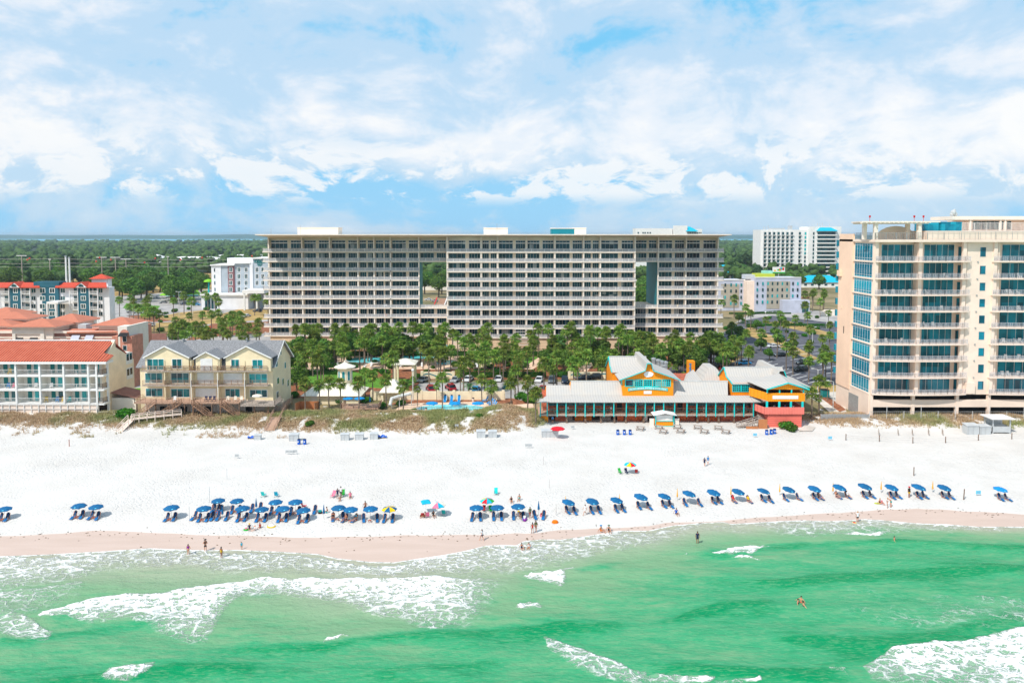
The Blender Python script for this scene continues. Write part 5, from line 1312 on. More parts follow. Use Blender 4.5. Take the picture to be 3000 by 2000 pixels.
 aw=MB();aw.add([(cxm-1.2,yt-.07,Z(974,yt)),(cxm+1.2,yt-.07,Z(974,yt)),(cxm+1.4,yt-1.4,Z(984,yt)),(cxm-1.4,yt-1.4,Z(984,yt))],[(0,3,2,1)]);aw.build('awning','black_cloth',root)
 for(a,c_)in((14,32),(136,154),(178,196)):window(root,X(a,Y,996),X(c_,Y,996),Z(1010,Y),Z(994,Y),Y-.02,'hotel','cream_light',2,.12)
 ac=MB();ac.box(X(234,Y+5,950),X(258,Y+5,950),Y+4,Y+7,Z(972,Y),Z(949,Y+5));ac.build('rooftop_unit','plastic_white',root)
plaza()

# ---------------------------------------------------------------- blue and white hotel
def blue_hotel():
 Y=300.0
 root=thing('blue_white_hotel',(-180,Y+8,0),'blue and white three storey hotel with red roofs and a square corner tower','building')
 Zf=lambda p:Z(p,Y)
 x0=X(-120,Y,880);x1=X(313,Y,880)
 b=MB();b.box(x0,x1,Y+2,Y+6,0,Zf(842));b.build('wall','hotel_white',root)
 for(a,c_,k)in((118,167,'hotel_blue'),(28,58,'hotel_blue'),(228,262,'hotel_blue')):
  w=MB();w.box(X(a,Y,880),X(c_,Y,880),Y+(1.2 if a==118 else .4),Y+1.99,0,Zf(826 if a==118 else 840));w.build('blue_bay',k,root)
 w=MB();w.box(X(98,Y+1,828),X(172,Y+1,828),Y+1,Y+6,Zf(842)+.01,Zf(826));w.build('parapet','hotel_blue',root)
 for(a,c_)in((-30,118),(163,315)):
  r=MB();r.slab((X(a,Y,842),Y-.4,Zf(841)),(X(c_,Y,842),Y-.4,Zf(841)),(X(c_-4,Y+4,830),Y+4,Zf(829)),(X(a+4,Y+4,830),Y+4,Zf(829)),.3);r.build('roof','brighttile',root)
 for pk in(44,240):
  g=MB();g.prism([(X(pk-18,Y,842),Zf(842)),(X(pk+18,Y,842),Zf(842)),(X(pk,Y,826),Zf(828))],Y-.6,Y-.3,'y');q=g.build('gable','hotel_white',root)
  for s in(-1,1):
   r=MB();c0,c1=(X(pk+20*s,Y,842),Y-.8,Zf(842)),(X(pk,Y,826),Y-.8,Zf(825.5));qd=[c0,c1,(c1[0],Y+5,c1[2]),(c0[0],Y+5,c0[2])];r.slab(*(qd if s>0 else qd[::-1]),.25);r.build('gable_roof','brighttile',root)
  f=MB();f.prism([(X(pk,Y,838)+1.1*math.cos(a),Zf(840)+1.1*math.sin(a))for a in[math.pi*i/8 for i in range(9)]],Y-.68,Y-.61,'y');f.build('fanlight',G['hotel'],q)
 rows=((845,857),(868,879),(891,903),(913,924))
 for(pa,pb)in((92,104),(117,131),(146,159),(178,190),(289,300),(40,50),(238,250),(-25,-12)):
  for(a,c_)in rows:
   yy=Y+(1.19 if pa in(117,146)else .39 if pa in(40,238)else 1.99)
   window(root,X(pa,yy,a),X(pb,yy,a),Z(c_,yy),Z(a,yy),yy,'hotel','white',2,.22)
 for(pa,pb)in((62,86),(204,226),(262,284),(0,24)):
  for(a,c_)in rows[:-1]:
   d=MB();d.box(X(pa+4,Y,a),X(pb-8,Y,a),Y+1.9,Y+1.98,Zf(c_+4),Zf(a));d.build('balcony_door',G['hotel'],root)
   s_=MB();s_.box(X(pa,Y,a),X(pb,Y,a),Y+.3,Y+1.85,Zf(c_+4)-.2,Zf(c_+4));railing(s_,[(X(pa,Y,a),Y+.35,Zf(c_+4)),(X(pb,Y,a),Y+.35,Zf(c_+4))],1.3,.3,.09,3,.14);s_.build('balcony','white',root)
  c=MB();c.box(X(pa-2,Y,880),X(pa,Y,880),Y+.2,Y+.6,0,Zf(842));c.box(X(pb,Y,880),X(pb+2,Y,880),Y+.2,Y+.6,0,Zf(842));c.build('column','hotel_white',root)
 t_=MB();ta,tb=X(268,Y+6,820),X(316,Y+6,820);t_.box(ta,tb,Y+6,Y+9,0,Z(817,Y+6));t_.build('tower','hotel_white',root)
 t_=MB();hip(t_,ta+.5,tb-.5,Y+6,Y+9,Z(817,Y+5)+.01,Z(803,Y+7),1.2,pyr=True);t_.build('tower_roof','brighttile',root)
 t_=MB();t_.box(X(313,Y+5.9,880),X(318,Y+5.9,880),Y+5.7,Y+5.99,0,Z(840,Y+6));t_.build('blue_bay','hotel_blue',root)
 pc=MB();pc.box(X(136,Y-6,890),X(170,Y-6,890),Y-6,Y+1.1,Z(890,Y-6),Z(884,Y-6));pc.build('canopy','white',root)
 for p in(139,165):c=MB();x=X(p,Y-5.5,900);c.tube([(x,Y-5.5,0),(x,Y-5.5,Z(890,Y-6))],.45,10);c.build('canopy_column','white',root)
blue_hotel()

# ---------------------------------------------------------------- pale suites hotel
def suites():
 Y=430.0
 root=thing('suites_hotel',(-160,Y+10,0),'white and grey five storey suites hotel with dark lettering near the long condominium','building')
 xs_=lambda p:X(p,Y,830)
 zz=lambda p:Z(p,Y)
 def blk(a,b_,top,mt,dy=0,dp=24,name='wall',bot=None):m=MB();m.box(xs_(a),xs_(b_),Y+dy,Y+dy+dp,0 if bot is None else bot,zz(top));return m.build(name,mt,root)
 blk(620,648,776,'hotel_white',0);blk(648,668,776,'hotel_grey',.3);blk(668,687,780,'hotel_maroon',.1);blk(687,733,772,'hotel_grey',.6);blk(733,742,770,'hotel_white',-.4);blk(742,830,757,'hotel_grey',0)
 blk(640,760,758,'hotel_white',14,8)
 for(a,b_,t_)in((618,688,775),(686,736,769),(740,832,755)):
  m=MB();m.box(xs_(a),xs_(b_),Y-.8,Y+20,zz(t_+3),zz(t_));m.build('coping','white',root)
 for(p,rows)in((672,4),(696,4),(717,4),(749,3),(766,3),(784,3)):
  for r_ in range(rows):
   yy=Y+(.1 if p==672 else .6 if p<730 else 0);cy=790+r_*19.3
   window(root,X(p,yy,cy),X(p+8,yy,cy),Z(cy+6,yy),Z(cy-6,yy),yy,'hotel','white',2,.25)
 for r_ in range(4):w=MB();w.box(xs_(628),xs_(631),Y-.12,Y-.01,zz(796+r_*19),zz(786+r_*19));w.build('window',G['hotel'],root)
 blk(608,742,862,'hotel_white',-9,9.3,'lobby')
 m=MB();m.box(xs_(606),xs_(744),Y-10,Y-.85,zz(862)+.01,zz(857));m.build('coping','white',root)
 q=MB();q.box(xs_(738),xs_(800),Y-16,Y-.9,zz(853),zz(844));q.build('entrance_canopy','white',root)
 for p in(741,776):c=MB();c.box(xs_(p),xs_(p+4),Y-15.8,Y-15,0,zz(853));c.build('canopy_column','white',root)
 for k in range(4):w=MB();w.box(xs_(618+k*9),xs_(625+k*9),Y-9.15,Y-9.02,.5,zz(868));w.build('window',G['hotel'],root)
 text_obj('HOMEWOOD',3.0,'teal_dark',root,(X(761,Y,766),Y-.12,Z(766,Y)),width=X(777,Y,766)-X(745,Y,766),extrude=.06)
 text_obj('SUITES',2.6,'teal_dark',root,(X(761,Y,772),Y-.12,Z(772,Y)),width=X(769,Y,766)-X(753,Y,766),extrude=.06)
 text_obj('by Hilton',1.3,'teal_dark',root,(X(761,Y,777),Y-.12,Z(777,Y)),width=X(766,Y,766)-X(756,Y,766),extrude=.06)
suites()

# ---------------------------------------------------------------- far white towers
def white_tower():
 Y=700.0
 root=thing('white_hotel_tower',(270,Y+20,0),'tall white hotel tower with cyan cap roof rising beyond the low grey hotel','building')
 xs_=lambda p:X(p,Y,740);zz=lambda p:Z(p,Y)
 m=MB();m.box(xs_(2227),xs_(2366),Y,Y+22,0,zz(673));m.build('wall','white',root)
 m=MB();m.box(xs_(2366),xs_(2455),Y-6,Y+22,0,zz(664));m.build('wall','white',root)
 rows=[684+k*11.6 for k in range(11)]
 for r_ in rows:
  s_=MB()
  for p in list(range(2238,2320,13))+[2339]:
   g=MB();g.box(xs_(p),xs_(p+6),Y-.2,Y-.05,zz(r_+4),zz(r_-4));g.build('window',G['hotel'],root);s_.box(xs_(p-1),xs_(p+8),Y-1.3,Y-.25,zz(r_+5.5),zz(r_+4))
  s_.build('balcony_row','white',root)
 c=MB()
 for p in list(range(2233,2322,13)):c.box(xs_(p),xs_(p+2.4),Y-1.4,Y-.01,0,zz(676))
 c.build('fins','white',root)
 for r_ in rows+[812]:
  g=MB();g.box(xs_(2386),xs_(2438),Y-6.2,Y-6.05,zz(r_+3),zz(r_-4));g.box(xs_(2373),xs_(2377),Y-6.2,Y-6.05,zz(r_+4),zz(r_-4));g.build('window_row',G['hotel'],root)
  s_=MB();s_.box(xs_(2384),xs_(2441),Y-8.3,Y-6.25,zz(r_+6),zz(r_+3));s_.build('balcony_row','white',root)
 for k,r_ in enumerate(rows):g=MB();g.box(xs_(2356),xs_(2361),Y-.2,Y-.05,zz(r_+4),zz(r_-4));g.build('window',G['turq']if k<6 else G['hotel'],root)
 rf=MB();rf.add([(xs_(2382),Y-10,zz(677)),(xs_(2442),Y-10,zz(677)),(xs_(2424),Y-6.1,zz(666.5)),(xs_(2392),Y-6.1,zz(666.5)),(xs_(2442),Y-6.1,zz(677)),(xs_(2382),Y-6.1,zz(677))],[(0,1,2,3),(1,4,2),(0,3,5),(0,5,4,1),(2,4,5,3)]);rf.build('cap_roof','blueroof',root)
 a=MB()
 for p,t_ in((2240,664),(2246,664),(2253,661),(2398,653),(2405,653),(2412,653),(2434,657)):a.tube([(xs_(p),Y+4,zz(676)),(xs_(p),Y+4,zz(t_))],.35,5)
 a.box(xs_(2262),xs_(2300),Y+2,Y+10,zz(673)+.01,zz(668));a.box(xs_(2315),xs_(2322),Y+2,Y+8,zz(673)+.01,zz(661));a.build('rooftop_equipment','plastic_white',root)
 root2=thing('white_hotel_tower',(115,640,0),'top of a white tower with cyan roof showing above the long condominium','building')
 Y2=640.0;x2=lambda p:X(p,Y2,672);z2=lambda p:Z(p,Y2)
 m=MB();m.box(x2(1862),x2(1970),Y2,Y2+15,0,z2(669));m.build('wall','white',root2);m=MB();m.box(x2(1972),x2(2057),Y2,Y2+15,0,z2(671));m.build('wall','white',root2)
 m=MB();m.box(x2(1972),x2(2012),Y2-2,Y2-.02,0,z2(661));m.build('stair_tower','white',root2)
 m=MB();m.add([(x2(2008),Y2-3,z2(677)),(x2(2044),Y2-3,z2(677)),(x2(2024),Y2+3,z2(664)),(x2(2008),Y2+3,z2(664)),(x2(2008),Y2-3,z2(678)),(x2(2044),Y2-3,z2(678))],[(0,1,2,3),(0,4,5,1)]);m.build('cap_roof','blueroof',root2)
 m=MB()
 for p in(1868,1882,1888,1896,1903):m.box(x2(p),x2(p+4),Y2-.2,Y2-.05,z2(684),z2(680))
 for p in range(2012,2054,5):m.box(x2(p),x2(p+3),Y2-.2,Y2-.05,z2(684),z2(680))
 m.build('window_row',G['hotel'],root2)
white_tower()

def low_hotel():
 Y=405.0
 root=thing('low_grey_hotel',(130,Y+10,0),'low grey and tan hotel with narrow windows and lime rooftop block behind the palms','building')
 def part(a,b_,top,yy,mt,dp=16,name='wall'):m=MB();m.box(X(a,yy,850),X(b_,yy,850),yy,yy+dp,0,Z(top,yy));return m.build(name,mt,root)
 part(2090,2183,821,Y+8,'hotel_lilac');part(2183,2192,826,Y+6,'peach',6);part(2188,2214,823,Y+2,'shell',8);part(2213,2347,814,Y,'hotel_lilac')
 for(a,b_,top,yy)in((2112,2165,832,Y+8),(2246,2314,824,Y)):
  m=MB();m.box(X(a,yy,860),X(b_,yy,860),yy-.2,yy-.02,2,Z(top,yy));m.build('tan_panel','tan',root)
 for(cols,yy,t0)in(((2122,2139,2154,2169),Y+8,830),((2216,2232,2247,2260,2275,2289,2303,2320,2334),Y,826)):
  for p in cols:
   for r_ in range(4):m=MB();m.box(X(p,yy,850),X(p+4.5,yy,850),yy-.35,yy-.21,Z(t0+9+r_*18,yy),Z(t0+r_*18,yy));m.build('window',G['turq']if(p+r_)%3==0 else G['hotel'],root)
 m=MB();m.box(X(2216,Y+6,805),X(2270,Y+6,805),Y+6,Y+14,Z(814,Y)+.01,Z(802,Y+6));m.build('lime_block','lime',root)
 m=MB();m.box(X(2237,Y+9,800),X(2264,Y+9,800),Y+9,Y+13,Z(802,Y+6)+.01,Z(793,Y+9));m.build('mint_block','mint',root)
 m=MB();m.box(X(2186,Y+7,808),X(2226,Y+7,808),Y+8,Y+15,Z(820,Y)+.01,Z(805,Y+8));m.build('rooftop_unit','plastic_white',root)
 m=MB();m.box(X(2213,Y,812),X(2347,Y,812),Y-.3,Y+.3,Z(814,Y)+.01,Z(811.5,Y));m.box(X(2090,Y+8,820),X(2183,Y+8,820),Y+7.7,Y+8.3,Z(821,Y+8)+.01,Z(818,Y+8));m.build('coping','white',root)
 m=MB();m.box(X(2295,Y-6,880),X(2375,Y-6,880),Y-5,Y-.4,0,Z(880,Y-6));m.build('lobby','hotel_lilac',root);m=MB();m.box(X(2350,Y-5,890),X(2368,Y-5,890),Y-5.2,Y-5.02,.5,Z(885,Y-5));m.build('lobby_glass',G['hotel'],root)
low_hotel()

def simple_building(name,label,px0,px1,pyb,top,depth,wall,roofm,hgt=None,roofz=0,cat='building',win=0):
 Y=gp(1500,pyb)[1];root=thing(name,((X(px0,Y,top)+X(px1,Y,top))/2,Y,0),label,cat)
 xa,xb=X(px0,Y,top),X(px1,Y,top);z=Z(top,Y)
 m=MB();m.box(xa,xb,Y,Y+depth,0,z);m.build('wall',wall,root)
 m=MB()
 if roofz:hip(m,xa,xb,Y,Y+depth,z+.01,z+roofz,1)
 else:m.box(xa-.3,xb+.3,Y-.3,Y+depth+.3,z+.01,z+.5)
 m.build('roof',roofm,root)
 for i in range(win):u=(i+.3)/win;w=MB();w.box(xa+(xb-xa)*u,xa+(xb-xa)*(u+.4/win),Y-.1,Y-.01,z*.35,z*.75);w.build('window',G['hotel'],root)
 return root
simple_building('cyan_roof_building','low white hall under a bright cyan roof right of the white tower foot',2350,2470,842,827,16,'white','blueroof',roofz=5.5,win=6)
simple_building('cyan_roof_building','low building with a sloping cyan roof just right of the long condominium',2085,2172,830,800,22,'white','blueroof',roofz=7,win=5)
simple_building('warehouse','long flat white warehouse roof at the edge of the left woods',470,640,782,760,40,'white','white',roofz=3.5,win=10)
simple_building('warehouse','white gabled store beyond the suites hotel',600,790,770,754,40,'white','white',roofz=4,win=6)
simple_building('warehouse','small pale block standing among trees at the left woods',420,470,778,758,30,'hotel_white','white',roofz=6,win=3)
simple_building('yellow_store','small yellow store with white roof at the far left',-10,42,812,792,18,'bamboo','white',roofz=3,win=3)
simple_building('long_shop','long low cream shop roof seen through the left condominium opening',1225,1330,850,838,24,'stucco','white',win=0)
simple_building('small_shop','low pale shop roof seen through the right condominium opening',1850,1930,858,846,20,'stucco','shell',win=2)

# brick dumpster yard behind the yellow house, fences
def small_structures():
 Y=gp(1500,1018)[1]
 r=thing('brick_enclosure',(X(450,Y,1000),Y,0),'low brown brick enclosure with a dark gate behind the grey roofed house','wall')
 m=MB();m.box(X(400,Y,990),X(440,Y,990),Y+.0,Y+.4,0,Z(980,Y));m.box(X(440,Y,990),X(490,Y,990),Y-.5,Y-.1,0,Z(976,Y));m.build('brick_wall','brickdark',r)
 m=MB();m.box(X(408,Y,990),X(438,Y,990),Y-.12,Y-.02,0,Z(985,Y));m.build('gate','dark',r)
# pool garden walls
 Y=gp(1500,1172)[1]
 r=thing('garden_wall',(X(1350,Y,1160),Y,0),'cream garden wall with pillars behind the small pool','wall')
 m=MB();m.box(X(1085,Y,1160),X(1480,Y,1160),Y,Y+.3,0,Z(1146,Y));m.build('wall_panel','wall_cream',r)
 for p in range(1090,1481,48):m=MB();x=X(p,Y,1160);m.box(x-.35,x+.35,Y-.1,Y+.4,0,Z(1143,Y));m.build('pillar','wall_cream',r)
 Y=gp(1500,1110)[1]
 for(a,b_,lb)in((1236,1328,'white wave painted garden wall left of the parked cars'),(1668,1790,'white wave painted garden wall left of the restaurant roof')):
  r=thing('wave_wall',(X((a+b_)/2,Y,1100),Y,0),lb,'wall')
  m=MB();m.box(X(a,Y,1100),X(b_,Y,1100),Y,Y+.3,0,Z(1089,Y));m.build('wall_panel','wall_cream',r)
  m=MB();n=24;up=[];lo=[]
  for i in range(n+1):
   u=i/n;x=X(a+4,Y,1100)+(X(b_-4,Y,1100)-X(a+4,Y,1100))*u;z=Z(1098,Y)+.35*math.sin(u*2*math.pi*1.5)
   up.append((x,z+.18));lo.append((x,z-.12))
  m.prism(lo+up[::-1],Y-.06,Y-.01,'y');m.build('wave_stripe','teal_panel',r)
  for p in(a,b_):m=MB();x=X(p,Y,1100);m.box(x-.4,x+.4,Y-.15,Y+.45,0,Z(1087,Y));m.build('pillar','wall_cream',r)
# octagonal cream cupola house
 Yt=196.0;x,_=at(1011,1100,Yt);r=thing('octagonal_pavilion',(x,Yt,0),'cream octagonal tower with arched windows and shallow cone roof among palms','pavilion')
 rad=2.0;zt=Z(1073,Yt)
 m=MB();m.lathe([(rad,0),(rad,zt)],8,(x,Yt),ang=math.pi/8);m.build('wall','wall_cream',r)
 m=MB();m.lathe([(rad+1.0,zt-.25),(rad+1.0,zt),(rad*.5,zt+.75),(.3,zt+1.2),(.25,zt+1.6)],8,(x,Yt),ang=math.pi/8);m.build('roof','creamroof',r)
 for k in range(-2,3):
  a=-math.pi/2+k*math.pi/4;nx,ny=math.cos(a),math.sin(a);ap=rad*math.cos(math.pi/8)+.03;tx,ty=-ny,nx
  m=MB();outl=[(.42*math.cos(q),.42*math.sin(q)+zt-1.5)for q in[math.pi*i/8 for i in range(9)]]+[(-.42,zt-3.6),(.42,zt-3.6)]
  m.add([(x+nx*ap+tx*u,Yt+ny*ap+ty*u,z)for(u,z)in outl],[tuple(range(len(outl)))]);q_=m.build('arched_window',G['turq'],r)
  m=MB()
  for(p,q2)in zip(outl,outl[1:]+outl[:1]):m.bar((x+nx*ap+tx*p[0],Yt+ny*ap+ty*p[0],p[1]),(x+nx*ap+tx*q2[0],Yt+ny*ap+ty*q2[0],q2[1]),.1,.1)
  m.build('frame','white',q_)
# low cream roofed bathhouse
 Yb=184.0;r=thing('bathhouse',(X(970,Yb,1150),Yb,0),'low cream bathhouse with broad cream metal roof behind blue umbrellas','building')
 xa,xb=X(893,Yb,1160),X(1050,Yb,1160)
 m=MB();m.box(xa,xb,Yb,Yb+9,0,Z(1158,Yb));m.build('wall','wall_cream',r);m=MB();hip(m,xa,xb,Yb,Yb+9,Z(1158,Yb)+.01,Z(1120,Yb+5),.9);m.build('roof','creamroof',r)
 m=MB();m.box(X(912,Yb,1180),X(930,Yb,1180),Yb-.08,Yb-.01,0,2.3);m.build('door','cream_light',r)
# open pavilions
 for(pc,ye,yp,hw,Yp,lb)in((1187,1068,1051,38,210,'cream roofed open pavilion at the lagoon pool'),(1150,1150,1112,37,190,'cream roofed open pavilion above the small pool slide'),(1010,1068,1060,1,230,None)):
  if not lb:continue
  x=X(pc,Yp,ye);w_=hw*Yp/F;r=thing('open_pavilion',(x,Yp,0),lb,'pavilion');ze=Z(ye,Yp-w_)
  m=MB();m.lathe([(w_*1.3,ze-.2),(w_*1.3,ze),(w_*.3,Z(yp,Yp)),(.05,Z(yp,Yp)+.2)],4,(x,Yp),ang=math.pi/4);m.build('roof','creamroof',r)
  for sx in(-1,1):
   for sy in(-1,1):m=MB();cx_,cy_=x+sx*w_*.7,Yp+sy*w_*.7;m.box(cx_-.3,cx_+.3,cy_-.3,cy_+.3,0,ze-.1);m.build('pillar','wall_cream',r)
# pools: coping and water
 def pool(cx,cy,rx,ry,name,wob=0.15,seed=1):
  n=40;rr=[1+wob*math.sin(2*2*math.pi*i/n+seed)+wob*.5*math.sin(3*2*math.pi*i/n+seed*2)for i in range(n)]
  ring=[(cx+rx*rr[i]*math.cos(2*math.pi*i/n),cy+ry*rr[i]*math.sin(2*math.pi*i/n))for i in range(n)]
  m=MB();m.add([(p[0],p[1],.125)for p in ring],[tuple(range(n))]);q=m.build('pool_water','poolwater',None,label=name);q['kind']='structure'
  m=MB();out=[(cx+(p[0]-cx)*1.05,cy+(p[1]-cy)*1.08)for p in ring]
  for i in range(n):
   j=(i+1)%n;a,b_,c_,d_=ring[i],ring[j],out[j],out[i]
   m.add([(a[0],a[1],.16),(b_[0],b_[1],.16),(c_[0],c_[1],.16),(d_[0],d_[1],.16),(c_[0],c_[1],.0),(d_[0],d_[1],.0)],[(0,3,2,1),(3,5,4,2)])
  q=m.build('pool_edge','white',None);q['kind']='structure'
 m2=mat('poolwater',(0.05,0.62,0.72),0.12,0.15,1.2,bump=.3,bscale=6,spec=.5,var2=(0.25,0.78,0.82));M['poolwater']=m2
 a=gp(1225,1198);b_=gp(1412,1198);pool((a[0]+b_[0])/2,gp(1300,1196)[1],(b_[0]-a[0])/2,3.6,'small turquoise pool by the dune',.04)
 a=gp(1020,1062);b_=gp(1115,1062);pool((a[0]+b_[0])/2,gp(1300,1055)[1],(b_[0]-a[0])/2*1.1,6.5,'turquoise lagoon pool, left basin',.12,2)
 a=gp(1130,1052);b_=gp(1270,1052);pool((a[0]+b_[0])/2,gp(1300,1046)[1],(b_[0]-a[0])/2,4.5,'turquoise lagoon pool, middle basin',.12,3)
 a=gp(1270,1065);b_=gp(1338,1065);pool((a[0]+b_[0])/2,gp(1300,1062)[1],(b_[0]-a[0])/2,4,'turquoise lagoon pool, right basin',.08,4)
small_structures()
# ================================================================== BEACH FURNITURE AND PEOPLE
# ---- umbrellas
def make_umbrella(name,mats,tilt=0.0,alt=None,r=1.15,H=2.05,logo=True,pole='white',square=False):
 p=proto(name);ns=4 if square else 8
 tl=Matrix.Rotation(tilt,4,'Y')@Matrix.Rotation(tilt*.5,4,'X')
 piv=Vector((0,0,H-.25))
 T=lambda v:tuple(piv+(tl@(Vector(v)-piv).to_4d()).to_3d())
 b=MB();seg=3 if not square else 4
 prof=[(0.0,H),(r*.33,H-.06),(r*.66,H-.17),(r,H-.38),(r*1.0,H-.52)]
 n=ns*seg
 def pt(i,k):
  a=2*math.pi*i/n+(math.pi/4 if square else 0);rr,z=prof[k]
  u=(i%seg)/seg;sag=1-(0.09 if not square else .29*1)*math.sin(math.pi*u)*(rr/r)if not square else 1/max(.72,math.cos((u-.5)*math.pi/2))*.72
  z2=z-(0.03*math.sin(math.pi*u)*rr/r if k<4 else-.05*math.sin(math.pi*u))
  return T((rr*sag*math.cos(a),rr*sag*math.sin(a),z2))
 for i in range(n):
  mi=0
  if alt:mi=(i//seg)%len(mats)
  b.tri(pt(i,1),pt(i+1,1),pt(0,0),mi)
  for k in(1,2,3):b.quad(pt(i,k+1),pt(i+1,k+1),pt(i+1,k),pt(i,k),mi)
 can=b.build('canopy',mats,p)
 if logo:
  g=MB()
  for a in(-math.pi/2+.25,):
   ca,sa=math.cos(a),math.sin(a);tx,ty=-sa,ca;R1,R2=r*.80,r*.93;z1,z2=H-.25+.015,H-.335+.015
   g.quad(T((ca*R2-tx*.13,sa*R2-ty*.13,z2)),T((ca*R2+tx*.13,sa*R2+ty*.13,z2)),T((ca*R1+tx*.13,sa*R1+ty*.13,z1)),T((ca*R1-tx*.13,sa*R1-ty*.13,z1)))
  g.build('emblem','logo_pale',can)
 rb=MB()
 for i in range(ns):
  a=2*math.pi*i/ns+(math.pi/4 if square else 0);rb.bar(T((0,0,H-.08)),T((r*.95*math.cos(a),r*.95*math.sin(a),H-.40)),.02)
 rb.build('ribs','metal_grey',p)
 b=MB();b.tube([(0,0,-.1),(0,0,H-.2),T((0,0,H+.08))],.025,6);b.build('pole',pole,p)
 return p
M['blue_cloth_b']=M['blue_cloth']
U_blue=make_umbrella('beach_umbrella',['blue_cloth']);U_tilt=make_umbrella('beach_umbrella',['blue_cloth'],tilt=R(11))
U_light=make_umbrella('beach_umbrella',['blue_light'],tilt=R(6));U_cyan=make_umbrella('beach_umbrella',['cyan_cloth'],square=True,logo=False,r=1.0)
U_yb=make_umbrella('beach_umbrella',['yellow_cloth','blue_cloth'],alt=1,logo=False)
U_pastel=make_umbrella('beach_umbrella',['pastel','pink_cloth','cyan_cloth','pastel'],alt=1,logo=False,r=1.25)
U_rain=make_umbrella('beach_umbrella',['purple_cloth','blue_light','green_cloth','yellow_cloth','teal','red_cloth','cyan_cloth','green_cloth'],alt=1,logo=False)
U_rain2=make_umbrella('beach_umbrella',['cyan_cloth','yellow_cloth','red_cloth','teal'],alt=1,logo=False)
U_red=make_umbrella('beach_umbrella',['red_cloth'],r=1.5,H=2.4,logo=False)
U_patio=make_umbrella('patio_umbrella',['blue_light'],r=1.5,H=2.5,logo=False);U_patiocream=make_umbrella('patio_umbrella',['pastel'],r=1.3,H=2.4,logo=False)
U_patiored=make_umbrella('patio_umbrella',['red_cloth'],r=1.9,H=2.6,logo=False)
def closed(mt,name='closed_umbrella',H=2.3,w=.19,base=.85):
 p=proto(name);b=MB();b.lathe([(.03,base),(w,base+.1),(w*.85,base+.45),(w*.5,H-.5),(.03,H)],8);b.build('furled_canopy',mt,p)
 b=MB();b.tube([(0,0,-.1),(0,0,H+.05)],.025,6);b.build('pole','metal_grey',p);return p
C_blue=closed('blue_cloth');C_yel=closed('bamboo','furled_flag',2.0,.13,.55)

# ---- lounger: wooden beach chair with blue sling, facing the sea (-Y)
def make_lounger():
 p=proto('beach_lounger')
 b=MB();b.slab((-.3,.05,.42),(.3,.05,.42),(.3,.42,1.18),(-.3,.42,1.18),.05);b.build('backrest','chair_shaded',p)
 b=MB();b.slab((-.3,-.6,.40),(.3,-.6,.40),(.3,.06,.36),(-.3,.06,.36),.06);b.build('seat','chair_blue',p)
 b=MB();b.slab((-.27,-1.2,.18),(.27,-1.2,.18),(.27,-.61,.38),(-.27,-.61,.38),.05);b.build('footrest','chair_blue',p)
 b=MB();b.slab((-.2,.38,1.20),(.2,.38,1.20),(.2,.44,1.34),(-.2,.44,1.34),.05);b.build('headrest','navy_cloth',p)
 for s in(-.33,.33):
  b=MB();b.bar((s,-.62,.30),(s,.12,.26),.05,.06);b.bar((s,.05,.3),(s,.46,1.22),.05,.05);b.build('side_rail','orange_board',p)
  b=MB();b.bar((s,-.55,.62),(s,.3,.66),.07,.03);b.build('armrest','greywood',p)
  b=MB();b.bar((s,-.5,.62),(s,-.42,0),.05,.05);b.build('leg','greywood',p)
  b=MB();b.bar((s,.1,.64),(s,.3,0),.05,.05);b.build('leg','greywood',p)
  b=MB();b.bar((s*.9,-1.15,.14),(s*.9,-1.18,0),.04,.04);b.build('leg','greywood',p)
 return p
LG=make_lounger()
def make_beachchair():
 p=proto('beach_chair')
 b=MB();b.slab((-.26,.1,.3),(.26,.1,.3),(.26,.38,.92),(-.26,.38,.92),.04);b.build('backrest','teal_cloth',p)
 b=MB();b.slab((-.26,-.38,.34),(.26,-.38,.34),(.26,.12,.28),(-.26,.12,.28),.04);b.build('seat','teal_cloth',p)
 for s in(-.28,.28):
  b=MB();b.bar((s,-.4,.02),(s,.4,.02),.03,.03);b.bar((s,-.36,0),(s,-.36,.36),.03,.03);b.bar((s,.3,0),(s,.12,.5),.03,.03);b.bar((s,-.36,.5),(s,.25,.55),.05,.025);b.build('leg_frame','plastic_white',p)
 return p
BC=make_beachchair()
def make_table():
 p=proto('side_table');b=MB()
 for i in range(4):b.box(-.25,.25,-.22+i*.12,-.13+i*.12,.34,.37)
 b.build('table_top','redwood',p)
 for sx in(-.2,.2):
  for sy in(-.18,.18):b=MB();b.box(sx-.02,sx+.02,sy-.02,sy+.02,0,.34);b.build('leg','redwood',p)
 return p
STB=make_table()

# ---- people: one skinned body (root at the pelvis) with hair and clothes as children
def skin_mesh(name,V,E,rad,sub=1,root=0):
 me=bpy.data.meshes.new(name);me.from_pydata(V,E,[]);ob=bpy.data.objects.new(name,me);COL.objects.link(ob)
 sk=ob.modifiers.new('skin','SKIN');sk.use_smooth_shade=True
 seen=set();roots=set()
 for i in range(len(V)):
  if i in seen:continue
  roots.add(i);st=[i]
  while st:
   q=st.pop()
   if q in seen:continue
   seen.add(q);st+=[b for a,b in E if a==q]+[a for a,b in E if b==q]
 for i,r_ in enumerate(rad):
  sv=me.skin_vertices[0].data[i];sv.radius=r_ if isinstance(r_,tuple)else(r_,r_);sv.use_root=(i in roots)
 if sub:s_=ob.modifiers.new('sub','SUBSURF');s_.levels=sub;s_.render_levels=sub
 dg=bpy.context.evaluated_depsgraph_get();dg.update()
 out=bpy.data.meshes.new_from_object(ob.evaluated_get(dg));bpy.data.objects.remove(ob);out.name=name;return out
